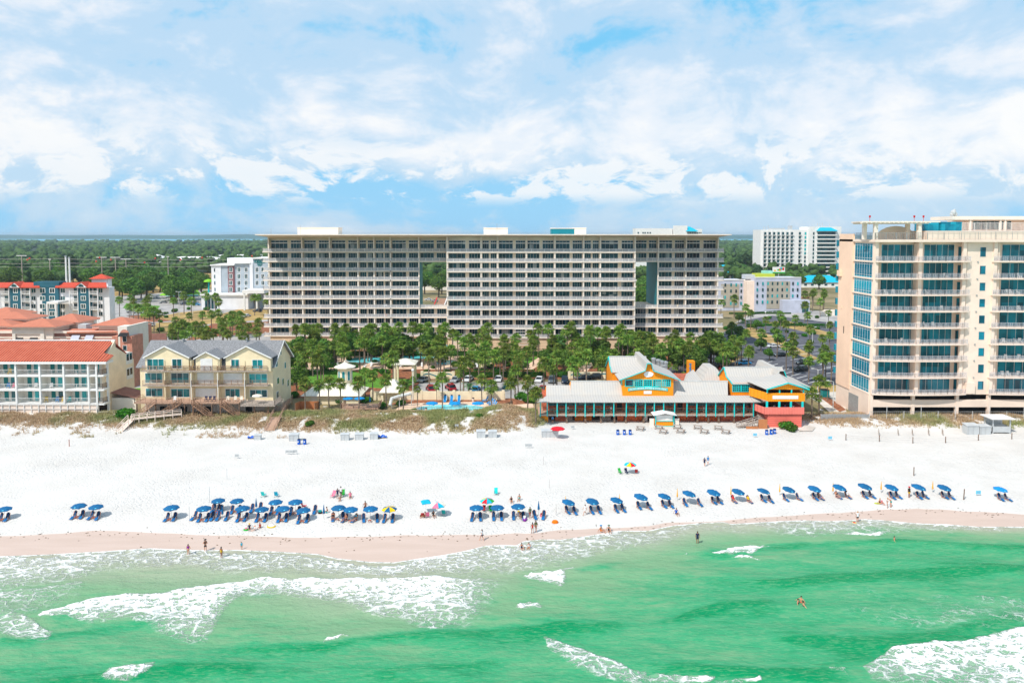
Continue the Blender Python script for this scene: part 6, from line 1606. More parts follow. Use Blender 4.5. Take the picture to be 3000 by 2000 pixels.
POSES={
'stand':{},
'walk':dict(kneeL=(.11,-.22,.52),ankL=(.11,-.30,.10),toeL=(.11,-.46,.05),kneeR=(-.10,.02,.50),ankR=(-.10,.30,.16),toeR=(-.10,.22,.04),elbL=(.27,.14,1.15),wrL=(.27,.08,.93),haL=(.27,.04,.86),elbR=(-.27,-.06,1.14),wrR=(-.26,-.24,.98),haR=(-.26,-.30,.93)),
'photo':dict(elbL=(.30,-.10,1.18),wrL=(.12,-.30,1.36),haL=(.08,-.34,1.40),elbR=(-.30,-.10,1.18),wrR=(-.12,-.30,1.36),haR=(-.08,-.34,1.40)),
'hip':dict(elbR=(-.40,.06,1.16),wrR=(-.20,-.03,1.02),haR=(-.15,-.06,.98),kneeL=(.14,-.06,.5),ankL=(.18,.02,.09),toeL=(.22,-.12,.04)),
'sit':dict(pel=(0,.1,.16),wai=(0,.16,.34),che=(0,.14,.56),nek=(0,.10,.74),hea=(0,.07,.84),hdt=(0,.05,.95),shL=(.19,.12,.66),elbL=(.27,.02,.44),wrL=(.20,-.22,.42),haL=(.17,-.30,.42),shR=(-.19,.12,.66),elbR=(-.30,.22,.42),wrR=(-.34,.36,.16),haR=(-.35,.40,.07),hipL=(.09,.08,.14),kneeL=(.16,-.34,.42),ankL=(.16,-.62,.08),toeL=(.17,-.76,.07),hipR=(-.09,.08,.14),kneeR=(-.15,-.36,.30),ankR=(-.14,-.72,.07),toeR=(-.15,-.84,.12)),
'recline':dict(pel=(0,-.05,.52),wai=(0,.06,.66),che=(0,.18,.88),nek=(0,.27,1.06),hea=(0,.28,1.16),hdt=(0,.30,1.27),shL=(.19,.21,.98),elbL=(.30,.06,.76),wrL=(.28,-.14,.72),haL=(.27,-.22,.71),shR=(-.19,.21,.98),elbR=(-.30,.06,.76),wrR=(-.28,-.14,.72),haR=(-.27,-.22,.71),hipL=(.09,-.1,.50),kneeL=(.11,-.52,.54),ankL=(.10,-.98,.32),toeL=(.11,-1.10,.42),hipR=(-.09,-.1,.50),kneeR=(-.11,-.52,.50),ankR=(-.10,-.98,.30),toeR=(-.11,-1.10,.40)),
'bend':dict(wai=(0,-.05,1.02),che=(0,-.28,1.18),nek=(0,-.42,1.28),hea=(0,-.50,1.32),hdt=(0,-.60,1.38),shL=(.19,-.36,1.24),elbL=(.22,-.50,1.0),wrL=(.16,-.62,.8),haL=(.15,-.66,.73),shR=(-.19,-.36,1.24),elbR=(-.22,-.50,1.0),wrR=(-.16,-.62,.8),haR=(-.15,-.66,.73)),
'swim':dict(elbL=(.42,-.10,1.20),wrL=(.55,-.22,1.10),haL=(.60,-.28,1.10),elbR=(-.42,-.10,1.20),wrR=(-.55,-.22,1.12),haR=(-.60,-.28,1.12)),
}
BASE=dict(pel=(0,0,.95),wai=(0,.01,1.10),che=(0,.01,1.30),nek=(0,.01,1.46),hea=(0,-.01,1.55),hdt=(0,-.01,1.665),
shL=(.18,.01,1.39),elbL=(.25,.03,1.13),wrL=(.27,-.04,.90),haL=(.275,-.06,.82),shR=(-.18,.01,1.39),elbR=(-.25,.03,1.13),wrR=(-.27,-.04,.90),haR=(-.275,-.06,.82),
hipL=(.09,0,.90),kneeL=(.10,-.02,.50),ankL=(.10,.03,.09),toeL=(.115,-.13,.035),hipR=(-.09,0,.90),kneeR=(-.10,-.02,.50),ankR=(-.10,.03,.09),toeR=(-.115,-.13,.035))
RAD=dict(pel=(.145,.11),wai=(.12,.095),che=(.155,.11),nek=.052,hea=(.078,.09),hdt=(.07,.08),shL=.055,shR=.055,elbL=.04,elbR=.04,wrL=.027,wrR=.027,haL=(.036,.02),haR=(.036,.02),hipL=.085,hipR=.085,kneeL=.055,kneeR=.055,ankL=.038,ankR=.038,toeL=(.04,.025),toeR=(.04,.025))
EDG=[('pel','wai'),('wai','che'),('che','nek'),('nek','hea'),('hea','hdt'),('che','shL'),('shL','elbL'),('elbL','wrL'),('wrL','haL'),('che','shR'),('shR','elbR'),('elbR','wrR'),('wrR','haR'),('pel','hipL'),('hipL','kneeL'),('kneeL','ankL'),('ankL','toeL'),('pel','hipR'),('hipR','kneeR'),('kneeR','ankR'),('ankR','toeR')]
PM={}
def body_parts(pose):
 if pose in PM:return PM[pose]
 J=dict(BASE);J.update(POSES[pose]);K=list(J);ix={k:i for i,k in enumerate(K)}
 V=[J[k]for k in K];E=[(ix[a],ix[b])for a,b in EDG];rad=[RAD[k]for k in K]
 for s,sg in(('L',1),('R',-1)):
  h=Vector(J['ha'+s]);d=(h-Vector(J['wr'+s])).normalized();side=d.cross(Vector((0,1,0.2))).normalized()
  for q in range(5):
   o_=side*(.027*(q-1.5)if q<4 else .034);ln=(.065,.078,.074,.056,.045)[q]
   dr=(d+side*(.10*(q-1.5)if q<4 else .8)+Vector((0,-.15,0))).normalized();st_=h+o_*.8+d*(.015 if q<4 else-.02)
   i0=len(V);V+=[tuple(st_),tuple(st_+dr*ln*.55),tuple(st_+dr*ln+Vector((0,-.01,0)))];E+=[(i0,i0+1),(i0+1,i0+2)];rad+=[.009,.0085,.007]
 n0=len(V);hd=(Vector(J['hea'])+Vector(J['hdt']))/2;fw=Vector((0,-1,0))
 V+=[tuple(hd+Vector((0,-.07,-.01))),tuple(hd+Vector((0,-.105,-.03)))];E.append((n0,n0+1));rad+=[.014,.016]
 for s_ in(-1,1):n0=len(V);V+=[tuple(hd+Vector((.072*s_,0,.01))),tuple(hd+Vector((.085*s_,.01,-.03)))];E.append((n0,n0+1));rad+=[.014,.012]
 body=skin_mesh('body',V,E,rad)
 def cloth(keys,edges,grow,ends=()):
  kk=list(keys);vv=[Vector(J[k])for k in kk];ee=[(kk.index(a),kk.index(b))for a,b in edges];rr=[]
  for k in kk:r_=RAD[k];rr.append((r_[0]*grow+.008,r_[1]*grow+.01)if isinstance(r_,tuple)else r_*grow+.012)
  for(a,b,u,r2)in ends:
   vv.append(Vector(J[a]).lerp(Vector(J[b]),u));ee.append((kk.index(a),len(vv)-1));rr.append(r2)
  return skin_mesh('clothes',[tuple(v)for v in vv],ee,rr,1)
 shirt=cloth(['wai','che','shL','shR'],[('wai','che'),('che','shL'),('che','shR')],1.28,[('shL','elbL',.5,.075),('shR','elbR',.5,.075),('wai','pel',.6,(.17,.14))])
 shorts=cloth(['pel','hipL','hipR'],[('pel','hipL'),('pel','hipR')],1.12,[('hipL','kneeL',.62,.088),('hipR','kneeR',.62,.088),('pel','wai',.55,(.14,.115))])
 suit=cloth(['wai','che','pel'],[('wai','che'),('wai','pel')],1.18,[('pel','hipL',.7,.10),('pel','hipR',.7,.10)])
 bottom=cloth(['pel'],[],1.1,[('pel','hipL',.9,.10),('pel','hipR',.9,.10),('pel','wai',.3,(.14,.11))])
 top=cloth(['che'],[],1.06,[('che','wai',.35,(.145,.115)),('che','nek',.25,(.12,.10))])
 dv=(Vector(J['hdt'])-Vector(J['hea'])).normalized()
 b=MB();b.ball((0,0,0),.098,8,sz=1.05);hv=hd+dv*.035+Vector((0,.018,0));b.v=[(v[0]*.93+hv.x,v[1]*.98+hv.y+(.0 if v[2]>-.02 else .035),v[2]+hv.z)for v in b.v]
 hair=bpy.data.meshes.new('hair');hair.from_pydata(b.v,[],b.f)
 b=MB();b.ball((hv.x,hv.y+.04,hv.z-.13),.07,8,sz=2.0);long_=bpy.data.meshes.new('hair_long');b2=MB();b2.ball((0,0,0),.1,8);b2.v=[(v[0]*.93+hv.x,v[1]+hv.y+(.0 if v[2]>-.02 else .035),v[2]+hv.z)for v in b2.v]
 o=len(b.v);b.v+=b2.v;b.f+=[tuple(i+o for i in f)for f in b2.f];long_.from_pydata(b.v,[],b.f)
 b=MB();b.lathe([(.2,0),(.19,.02),(.09,.03),(.085,.09),(.02,.11)],12);b.v=[(v[0]+hv.x,v[1]+hv.y,v[2]+hv.z+.03)for v in b.v];hat=bpy.data.meshes.new('hat');hat.from_pydata(b.v,[],b.f)
 e_=MB()
 for s_ in(-1,1):c_=hd+Vector((.03*s_,-.082,.012));e_.ball(tuple(c_),.012,5)
 eyes=bpy.data.meshes.new('eyes');eyes.from_pydata(e_.v,[],e_.f)
 for m in(hair,long_,hat,eyes):m.polygons.foreach_set('use_smooth',[True]*len(m.polygons));m.update()
 PM[pose]=dict(body=body,shirt=shirt,shorts=shorts,swimsuit=suit,bikini_bottom=bottom,bikini_top=top,hair=hair,long_hair=long_,hat=hat,eyes=eyes);return PM[pose]
MESHVAR={}
def person(loc,rz,pose,label,s=1.0,wear=(),hair='hair_dark',long_=False,skin='skin',hat=None,group='people on the beach'):
 P_=body_parts(pose);r=bpy.data.objects.new('person',None);COL.objects.link(r);r.location=loc;r.rotation_euler=(0,0,rz);r.scale=(s,s,s)
 tag(r,label,'person',group)
 def add(nm,key,mt):
  k=(pose,key,mt)
  if k not in MESHVAR:me=P_[key].copy();me.materials.clear();me.materials.append(M[mt]);MESHVAR[k]=me
  o=bpy.data.objects.new(nm,MESHVAR[k]);COL.objects.link(o);o.parent=r;return o
 bd=add('body','body',skin);add('eyes','eyes','hair_dark');add('hair','long_hair' if long_ else 'hair',hair)
 for w_,mt in wear:add({'shirt':'shirt','shorts':'shorts','swimsuit':'swimsuit','bikini_bottom':'bikini_bottom','bikini_top':'bikini_top'}[w_],w_,mt)
 if hat:add('hat','hat',hat)
 return r

# ---- placement: (px, py of the pole foot)
ORD=['first','second','third','fourth','fifth','sixth','seventh','eighth','ninth','tenth','eleventh','twelfth','thirteenth','fourteenth','fifteenth','sixteenth','seventeenth','eighteenth']
def lounger(px,py,rz,label,off=(0,0),grp='blue loungers set out in pairs under beach umbrellas',s=.85):
 x,y,z=onb(px,py);x+=off[0];y+=off[1]
 return spawn(LG,(x,y,tzf(x,y)-.03),rz,s,label,'lounger',grp)
def umb(p,px,py,label,rz=0.0,s=1.0,grp='blue beach umbrellas along the water',cat='umbrella'):
 x,y,z=onb(px,py);spawn(p,(x,y,z),rz,s,label,cat,grp);return x,y,z
def pairset(p,px,py,who,rz=0.0,spread=.56,urz=0.0,dx=0.0,lab=None,tab=True,s=1.0):
 """umbrella with two loungers and a low table between"""
 J=random.Random(int(px*7+py));x,y,z=umb(p,px,py,lab or('navy blue beach umbrella, '+who),urz+J.uniform(-.35,.35),s*J.uniform(.95,1.06))
 for k,sd in((-1,'left'),(1,'right')):
  xx,yy=x+dx+k*spread+J.uniform(-.08,.08),y-.25+J.uniform(-.2,.2)
  spawn(LG,(xx,yy,tzf(xx,yy)-.03),rz+k*.04+J.uniform(-.13,.13),.80,'%s blue lounger under the umbrella %s'%(sd,who),'lounger','blue loungers set out in pairs under beach umbrellas')
 if tab:spawn(STB,(x+.02,y-.75,tzf(x,y-.75)),0,.9,'small wooden table under the umbrella '+who,'table','wooden tables between the loungers')
C=26
left=[(14,1494,'cut by the left picture edge'),(232,1486,'left of the far left pair'),(282,1488,'right of the far left pair'),(503,1493,'standing alone left of the crowded rows')]
for px,py,w in left:pairset(U_blue,px,py+C,w)
crowd=[(598,1495,'front row leftmost in the crowded block',.56),(711,1493,'front row second in the crowded block',.56),(768,1495,'front row third in the crowded block',.56),(829,1495,'front row fourth in the crowded block',.56),(890,1498,'front row fifth in the crowded block',.56),
(640,1469,'back row leftmost in the crowded block',.56),(695,1470,'back row second in the crowded block',.56),(808,1474,'back row third in the crowded block',.56),(866,1475,'back row fourth beside a red chair',.56)]
for px,py,w,sp in crowd:pairset(U_blue,px,py+C,w,spread=sp)
pairset(U_blue,992,1492+C,'left of the two overlapping canopies',spread=.8,rz=.15);pairset(U_blue,1028,1497+C,'right of the two overlapping canopies',spread=.8,rz=-.5)
pairset(U_blue,1086,1496+C,'left of the yellow and blue umbrella',spread=1.05,rz=.2)
pairset(U_yb,1141,1496+C,'with yellow and blue panels',spread=.62,lab='yellow and blue panelled beach umbrella at the end of the crowded rows',tab=False)
pairset(U_blue,1396,1492+C,'in front of the rainbow umbrella',spread=.56,tab=False);pairset(U_blue,1457,1490+C,'right of the rainbow umbrella',spread=.56,tab=False)
pairset(U_blue,1518,1488+C,'beside the standing couple with a striped towel',spread=.8,tab=False)
rightrow=[(1666,1474),(1736,1471),(1807,1467),(1878,1460),(1947,1456),(2017,1449),(2091,1446),(2163,1442),(2237,1439),(2311,1435),(2386,1433),(2459,1429),(2534,1428),(2612,1429),(2691,1430),(2766,1430)]
wide={3:.85,5:1.2,7:1.25,9:1.1,10:.5,11:.85}
for i,(px,py)in enumerate(rightrow):
 pairset(U_tilt,px+(0 if i!=5 else 2),py+C,'%s in the long right hand row'%ORD[i],rz=.38,spread=wide.get(i,.55),dx=.35,urz=0,tab=False)
pairset(U_light,2930,1434+C,'brightest blue at the far right',rz=.25,spread=.55,dx=.2,tab=False,lab='bright blue beach umbrella standing alone at the far right')
for px,py,rz,lb in((571,1518,-.3,'blue lounger turned outward left of the crowded rows'),(623,1519,0,'blue lounger without umbrella, front left of the closed blue umbrella'),(640,1519,0,'blue lounger just left of the closed front umbrella'),(666,1519,0,'blue lounger just right of the closed front umbrella'),
  (625,1497,0,'empty blue lounger in the back row, left one'),(641,1497,.1,'empty blue lounger in the back row, right one'),(739,1496,0,'blue lounger left of the closed back row umbrella'),(763,1492,0,'blue lounger right of the closed back row umbrella'),(923,1500,0,'lone blue lounger right of the crowded block'),
  (1566,1515,.2,'blue lounger left of the closed umbrella near the net line'),(1593,1516,-.2,'blue lounger right of the closed umbrella near the net line')):
 lounger(px,py,rz,lb)
for px,py,lb in((652,1522,'closed navy umbrella in the front row of the crowded block'),(751,1500,'closed navy umbrella in the back row of the crowded block'),(949,1520,'closed navy umbrella beside resting people'),(1578,1508,'closed navy umbrella near the standing couple')):
 umb(C_blue,px,py,lb,grp='closed navy umbrellas')
x,y,z=umb(U_rain,1427,1496,'rainbow striped umbrella with purple and green panels',grp='multicoloured beach umbrellas')
spawn(BC,(x+.55,y-.3,tzf(x,y)),.2,1,'green chair under the purple and green rainbow umbrella','chair',None,{'teal_cloth':'green_cloth'});spawn(BC,(x-.5,y-.2,tzf(x,y)),-.1,1,'maroon chair under the purple and green rainbow umbrella','chair',None,{'teal_cloth':'maroon_cloth'})
x,y,z=umb(U_rain2,1846,1386,'rainbow striped umbrella alone high on the sand',grp='multicoloured beach umbrellas')
for dx,c_,nm in((-1.9,'green_cloth','green'),(-.7,'navy_cloth','navy blue'),(1.1,'maroon_cloth','brown')):spawn(BC,(x+dx,y-.2,tzf(x,y)),3.0 if dx>0 else .4,1.05,'%s chair under the lone rainbow umbrella'%nm,'chair',None,{'teal_cloth':c_})
umb(U_cyan,1248,1500,'square cyan umbrella beside the pastel one',.3,grp='multicoloured beach umbrellas');x,y,z=umb(U_pastel,1282,1510,'pastel pink and white panelled umbrella',.2,1.05,grp='multicoloured beach umbrellas')
spawn(BC,(x+1.0,y+.2,z),2.9,1.1,'teal and pink chair right of the pastel umbrella','chair',None,{'teal_cloth':'teal_cloth'});spawn(BC,(x-1.5,y-.7,z),3.3,1.1,'pink chair left in front of the pastel umbrella','chair',None,{'teal_cloth':'pink_cloth'})
for px,py,c_,lb,rz in((772,1455,'teal','teal folding chair behind the crowded rows, left',3.0),(810,1455,'cyan_cloth','pale cyan folding chair behind the crowded rows, right',3.2),(1005,1453,'green_cloth','green chair behind the standing pair of people',.2),(1453,1448,'teal','teal chair at the sunbathing pair',0),(889,1487,'red_cloth','red folding chair behind the back row',1.6),(976,1456,'pink_cloth','pink towel covered chair left of the standing pair',-.4)):
 x,y,z=onb(px,py);spawn(BC,(x,y,z),rz,1.15,lb,'chair',None,{'teal_cloth':c_})
for px,py,lb in((1657,1488,'behind the first umbrella of the right row'),(1815,1482,'behind the third umbrella of the right row'),(1984,1465,'left of the sixth umbrella of the right row'),(2141,1458,'behind the red shirted sunbather'),(2284,1450,'left of the tenth umbrella of the right row'),(2440,1448,'behind the twelfth umbrella of the right row'),(2581,1443,'left of the fourteenth umbrella of the right row'),(2732,1442,'left of the last navy umbrella of the right row')):
 umb(C_yel,px,py,'furled orange yellow umbrella '+lb,grp='furled orange yellow umbrellas',s=1.0)
# poles
def post(px,py,h,label,r=.06,mt='postwood',name='beach_pole',lean=0.0,grp=None,cat='pole'):
 x,y,z=onb(px,py);t_=thing(name,(x,y,z),label,cat,grp);b=MB();b.tube([(x,y,z-.1),(x+lean,y,z+h)],r,6);b.build('shaft',mt,t_)
 b=MB();b.lathe([(r*1.25,z+h),(r*1.25,z+h+.05),(.01,z+h+.09)],6,(x+lean,y));b.build('cap',mt,t_)
post(2677,1393,1.55,'brown wooden pole alone on the upper sand at right',.09);post(2823,1463,1.75,'brown wooden pole between the row and the far right umbrella',.09,lean=.08)
post(1629,1508,1.7,'thin grey pole between the closed umbrella and the right row',.035,'netgrey');post(1609,1429,1.5,'thin grey pole on the empty upper sand',.035,'netgrey');post(1592,1360,1.5,'thin grey pole farthest up the empty sand',.035,'netgrey')
post(614,1472,2.6,'tall white pole behind the crowded rows',.04,'plastic_white');post(555,1524,2.2,'thin white pole left of the crowded rows',.035,'plastic_white');post(665,1404,1.9,'thin white pole on the upper left sand',.035,'plastic_white');post(203,1307,1.4,'rusty brown stake in front of the red tiled apartments',.08,'redwood')
# rope line at the right
def rope_line():
 pts=[(2250,1277),(2478,1289),(2576,1293),(2674,1298),(2770,1297),(2866,1290),(2964,1286),(3080,1284)];prev=None
 for i,(px,py)in enumerate(pts[1:]):
  x,y,z=onb(px,py);t_=thing('rope_post',(x,y,z),'short brown post carrying ropes, %s from the left of the rope line'%ORD[i],'post','posts of the rope line below the dune')
  b=MB();b.tube([(x,y,z-.2),(x,y,z+1.35)],.09,7);b.build('shaft','postwood',t_)
  b=MB();b.lathe([(.105,z+1.2),(.105,z+1.3)],7,(x,y));b.build('band','brownwood',t_)
  if prev:
   for h in(.75,1.15):
    a=Vector((prev[0],prev[1],prev[2]+h));c=Vector((x,y,z+h));n=8;b=MB();b.tube([a.lerp(c,k/n)-Vector((0,0,.25*math.sin(math.pi*k/n)))for k in range(n+1)],.018,4)
    b.build('rope','netgrey',t_)
  prev=(x,y,z)
rope_line()
def sand_fences():
 for i,px in enumerate((2575,2632,2674,2722,2763)):
  x,y,z=onb(px,1276);t_=thing('sand_fence',(x,y,z),'short grey slatted sand fence, %s of five below the tower'%ORD[i],'fence','slatted sand fences below the tower')
  b=MB()
  for k in range(10):yy=y+k*.22;xx=x+k*.10;zz=tzf(xx,yy);b.box(xx-.03,xx+.03,yy-.02,yy+.02,zz-.1,zz+1.1+.1*math.sin(k))
  b.build('slats','greywood',t_)
  b=MB();b.bar((x,y,z+.8),(x+.9,y+2,tzf(x+.9,y+2)+.8),.03,.03);b.build('wire','metal_grey',t_)
sand_fences()
# chain fence of the tower
def chain_fence():
 Y=164.8;x0,x1=at(2548,1200,Y)[0],at(3000,1200,Y)[0]+8;t_=thing('chain_link_fence',((x0+x1)/2,Y,0),'grey chain link fence at the foot of the pink tower','fence')
 n=11
 for i in range(n+1):x=x0+(x1-x0)*i/n;b=MB();b.tube([(x,Y,0),(x,Y,4.2 if i%2 else 3.0)],.06,5);b.build('post','pole_light',t_)
 b=MB();b.bar((x0,Y,2.9),(x1,Y,2.9),.06);k=x0
 while k<x1:b.bar((k,Y,.2),(k,Y,2.9),.03);k+=.45
 b.build('mesh_panel','metal_grey',t_)
 Y=165.5;xa,xb=at(2405,1225,Y)[0],at(2546,1225,Y)[0];t_=thing('board_fence',((xa+xb)/2,Y,0),'weathered blue grey board fence left of the pink tower','fence')
 b=MB();k=xa
 while k<xb:b.box(k,k+.27,Y,Y+.05,0,2.1+.06*math.sin(k*9));k+=.3
 b.build('boards','metal_grey',t_)
 for k in range(5):b=MB();x=xa+(xb-xa)*k/4;b.box(x-.07,x+.07,Y+.06,Y+.18,0,2.2);b.build('post','greywood',t_)
chain_fence()
# grey slatted fence with gates around the small pool + deck fence
def pool_fence():
 Y=173.0;xa,xb=at(1035,1190,Y)[0],at(1500,1190,Y)[0];t_=thing('pool_fence',((xa+xb)/2,Y,0),'thin dark railing fence between the dune and the small pool','fence')
 b=MB();railing(b,[(xa,Y,0.1),(xb,Y,0.1)],1.9,.3,.025,40,.05);b.build('railing','black_cloth',t_)
 for k in range(8):b=MB();x=xa+(xb-xa)*k/7;b.box(x-.05,x+.05,Y-.05,Y+.05,0,2.2);b.build('post','black_cloth',t_)
 Y=174.2;xa,xb=at(1462,1190,Y)[0],at(1502,1175,Y+5)[0];t_=thing('board_fence',(xa,Y,0),'brown board fence closing the right end of the small pool','fence')
 b=MB();n=26
 for k in range(n):u=k/n;x=xa+(xb-xa)*u;yy=Y+6*u;b.box(x,x+.16,yy,yy+.04,0,2.0)
 b.build('boards','brownwood',t_);b=MB();b.bar((xa,Y+.06,1.6),(xb,Y+6,1.6),.05,.1);b.build('rail','brownwood',t_)
 Y=174.5;xa,xb=at(865,1190,Y)[0],at(922,1190,Y)[0];t_=thing('board_fence',((xa+xb)/2,Y,0),'orange brown board fence yard right of the yellow house','fence')
 b=MB();b.box(xa,xb,Y+4,Y+4.1,0,Z(1175,Y+4));b.add([(xb,Y,0),(xb,Y+4,0),(xb,Y+4,Z(1175,Y+4)),(xb,Y,Z(1180,Y))],[(0,1,2,3)]);b.add([(xa,Y,0),(xa,Y+4,0),(xa,Y+4,Z(1175,Y+4)),(xa,Y,Z(1180,Y))],[(0,1,2,3)]);b.build('boards','woodfence',t_)
 b=MB();b.box(xa-.08,xa+.08,Y-.08,Y+.08,0,2.6);b.build('post','brownwood',t_);b=MB();b.box(xb-.08,xb+.08,Y-.08,Y+.08,0,2.6);b.build('post','brownwood',t_)
# dining deck with benches
 Y=174.6;xa,xb=at(1000,1190,Y)[0],at(1108,1190,Y)[0];t_=thing('wooden_terrace',((xa+xb)/2,Y,0),'raised wooden terrace under two light blue umbrellas','deck')
 b=MB();b.box(xa,xb,Y,Y+5,1.0,1.25);b.build('floor','deckwood',t_)
 b=MB();railing(b,[(xa,Y+4.9,1.25),(xa,Y+.1,1.25),(xb,Y+.1,1.25),(xb,Y+4.9,1.25)],1.1,.25,.04,1.6,.1);b.build('railing','deckwood',t_)
 for k in range(7):b=MB();x=xa+(xb-xa)*k/6;b.box(x-.08,x+.08,Y+.05,Y+.2,-.5,1.0);b.build('post','brownwood',t_)
 for(px,lb)in((1020,'left light blue patio umbrella over the wooden terrace'),(1053,'right light blue patio umbrella over the wooden terrace')):
  x=at(px,1170,Y+2.5)[0];spawn(U_patio,(x,Y+2.5,1.25),0,.9,lb,'umbrella','light blue umbrellas on the wooden terrace')
 x=at(1084,1170,Y+2)[0];spawn(C_blue,(x,Y+2,1.25),0,1.3,'closed blue umbrella at the right end of the wooden terrace','umbrella')
 Yp=gp(1500,1198)[1]
 for(px,lb)in((1265,'left'),(1332,'middle'),(1400,'right')):
  x=at(px,1190,Yp-3.6)[0];spawn(U_patio,(x,Yp-3.2,.05),.4,1.05,'%s of three deep blue umbrellas in front of the small pool'%lb,'umbrella','umbrellas at the small pool')
pool_fence()
def pool_loungers():
 Yb=gp(1500,1176)[1]
 for px,lb,rz in((1304,'left',0),(1323,'middle',0),(1345,'right',0)):
  x=at(px,1170,Yb)[0];spawn(LG,(x,Yb,.06),rz,1.25,'%s upright white and blue lounger behind the small pool'%lb,'lounger','loungers behind the small pool',{'chair_blue':'blue_light','chair_shaded':'blue_light','orange_board':'white','greywood':'white'})
 for px,py,lb in((1425,1176,'rear'),(1440,1182,'second'),(1446,1186,'third'),(1450,1192,'nearest')):
  x,y=gp(px,py);spawn(LG,(x,y,.06),-1.1,1.15,'%s of four blue loungers right of the small pool'%lb,'lounger','loungers right of the small pool',{'chair_blue':'blue_light','chair_shaded':'blue_light','orange_board':'white','greywood':'white'})
 rr=random.Random(11)
 for i in range(26):
  px=rr.choice([rr.uniform(935,1010),rr.uniform(1020,1300),rr.uniform(1340,1400)]);py=rr.choice([rr.uniform(1070,1078),rr.uniform(1030,1038)]);x,y=gp(px,py)
  spawn(LG,(x,y,.06),rr.uniform(-.5,.5),1.0,'white sun lounger on the peach deck around the lagoon pool','lounger','white loungers around the lagoon pool',{'chair_blue':'white_cloth','chair_shaded':'white_cloth','orange_board':'white','greywood':'white','navy_cloth':'white_cloth'})
 for px,py,lb in((1080,1035,'blue patio umbrella left of the lagoon pool slide'),(1008,1047,'blue patio umbrella at the left end of the lagoon deck'),(1405,1062,'blue patio umbrella right of the lagoon pool'),(1300,1030,'blue patio umbrella behind the lagoon pool')):
  x,y=gp(px,py);spawn(U_patio,(x,y,0),0,1.1,lb,'umbrella','blue umbrellas at the lagoon pool')
# slide beside the small pool
 x,y=gp(1150,1195);t_=thing('water_slide',(x,y,0),'grey curved water slide dropping toward the small pool','slide');b=MB()
 pts=[at(1205,1152,y+2),at(1170,1160,y+1),at(1148,1166,y+.3)];P_=[Vector((p[0],y+2-i,p[1]))for i,p in enumerate(pts)]+[Vector((at(1143,1190,y-1)[0],y-1.5,1.0))]
 b.tube(P_,.42,8);b.build('chute','pole_light',t_)
 for p in P_[:3]:b=MB();b.tube([(p.x,p.y,0),(p.x,p.y,p.z-.3)],.1,6);b.build('support','plastic_white',t_)
 x=at(1248,1190,176)[0]
 for px,lb in((1248,'dark litter bin behind the pool fence at left'),(1386,'dark litter bin behind the small pool at right')):
  yy=176.0 if px==1248 else Yb;xx=at(px,1180,yy)[0];t_=thing('litter_bin',(xx,yy,0),lb,'bin');b=MB();b.lathe([(.3,0),(.34,.9)],10,(xx,yy));b.build('bin_body','shell_grey',t_);b=MB();b.lathe([(.36,.9),(.3,1.05),(.05,1.1)],10,(xx,yy));b.build('lid','dark',t_)
pool_loungers()

# ---- picnic tables, barrels, boxes, signs, kiosks
def make_picnic():
 p=proto('picnic_table');b=MB()
 for i in range(4):b.box(-.95,.95,-.38+i*.2,-.2+i*.2,.74,.79)
 b.build('table_top','greywood',p)
 for s in(-1,1):
  b=MB();b.box(-.95,.95,s*.82-.14,s*.82+.14,.44,.49);b.build('bench','greywood',p)
  for q in(-.7,.7):b=MB();b.bar((q,s*.25,.74),(q,s*.72,0),.09,.09);b.build('leg','brownwood',p)
 for q in(-.7,.7):b=MB();b.bar((q,-.9,.42),(q,.9,.42),.08,.06);b.build('cross_beam','brownwood',p)
 return p
PT=make_picnic()
for i,(px,py)in enumerate(((1876,1259),(1930,1256),(1943,1268),(1984,1255),(1994,1267),(2044,1256),(2063,1268),(2104,1257),(2126,1269))):
 x,y,z=onb(px,py);spawn(PT,(x,y,z),-.45+.1*math.sin(i*3),1.0,'weathered picnic table on the sand, %s from the left before the restaurant'%ORD[i],'picnic table','picnic tables before the restaurant')
BR=proto('barrel');b=MB();b.lathe([(.28,0),(.30,.3),(.28,.34),(.30,.6),(.28,.9)],14);b.build('drum','barrel_blue',BR);b=MB();b.lathe([(.295,.9),(.295,.96),(.2,.965),(.19,.90)],14);b.build('rim','navy_cloth',BR);b=MB();b.box(-.1,.1,-.315,-.29,.45,.65);b.build('label_patch','white',BR)
for px,py,lb in((1810,1273,'left of three blue barrels on the sand left of the picnic tables'),(1829,1273,'middle of three blue barrels on the sand left of the picnic tables'),(1846,1273,'right of three blue barrels on the sand left of the picnic tables'),(2246,1273,'left of three blue barrels by the coral pavilion'),(2259,1272,'middle of three blue barrels by the coral pavilion'),(2269,1270,'right of three blue barrels by the coral pavilion'),(876,1301,'left of two blue barrels below the grassy dune'),(893,1301,'right of two blue barrels below the grassy dune')):
 x,y,z=onb(px,py);spawn(BR,(x,y,z),random.uniform(-.3,.3),1.15,lb,'barrel','blue barrels on the sand')
BX=proto('storage_box');b=MB();b.box(-.8,.8,-.5,.5,0,1.15);b.build('box_body','plastic_white',BX);b=MB();b.add([(-.86,-.56,1.16),(.86,-.56,1.16),(.86,.56,1.32),(-.86,.56,1.32),(-.86,-.56,1.22),(.86,-.56,1.22),(.86,.56,1.38),(-.86,.56,1.38)],[(0,3,2,1),(4,5,6,7),(0,1,5,4),(1,2,6,5),(2,3,7,6),(3,0,4,7)]);b.build('lid','plastic_white',BX);b=MB();b.box(-.02,.02,-.52,-.505,.1,1.1);b.box(-.7,-.66,-.52,-.505,.1,1.1);b.build('seam','metal_grey',BX)
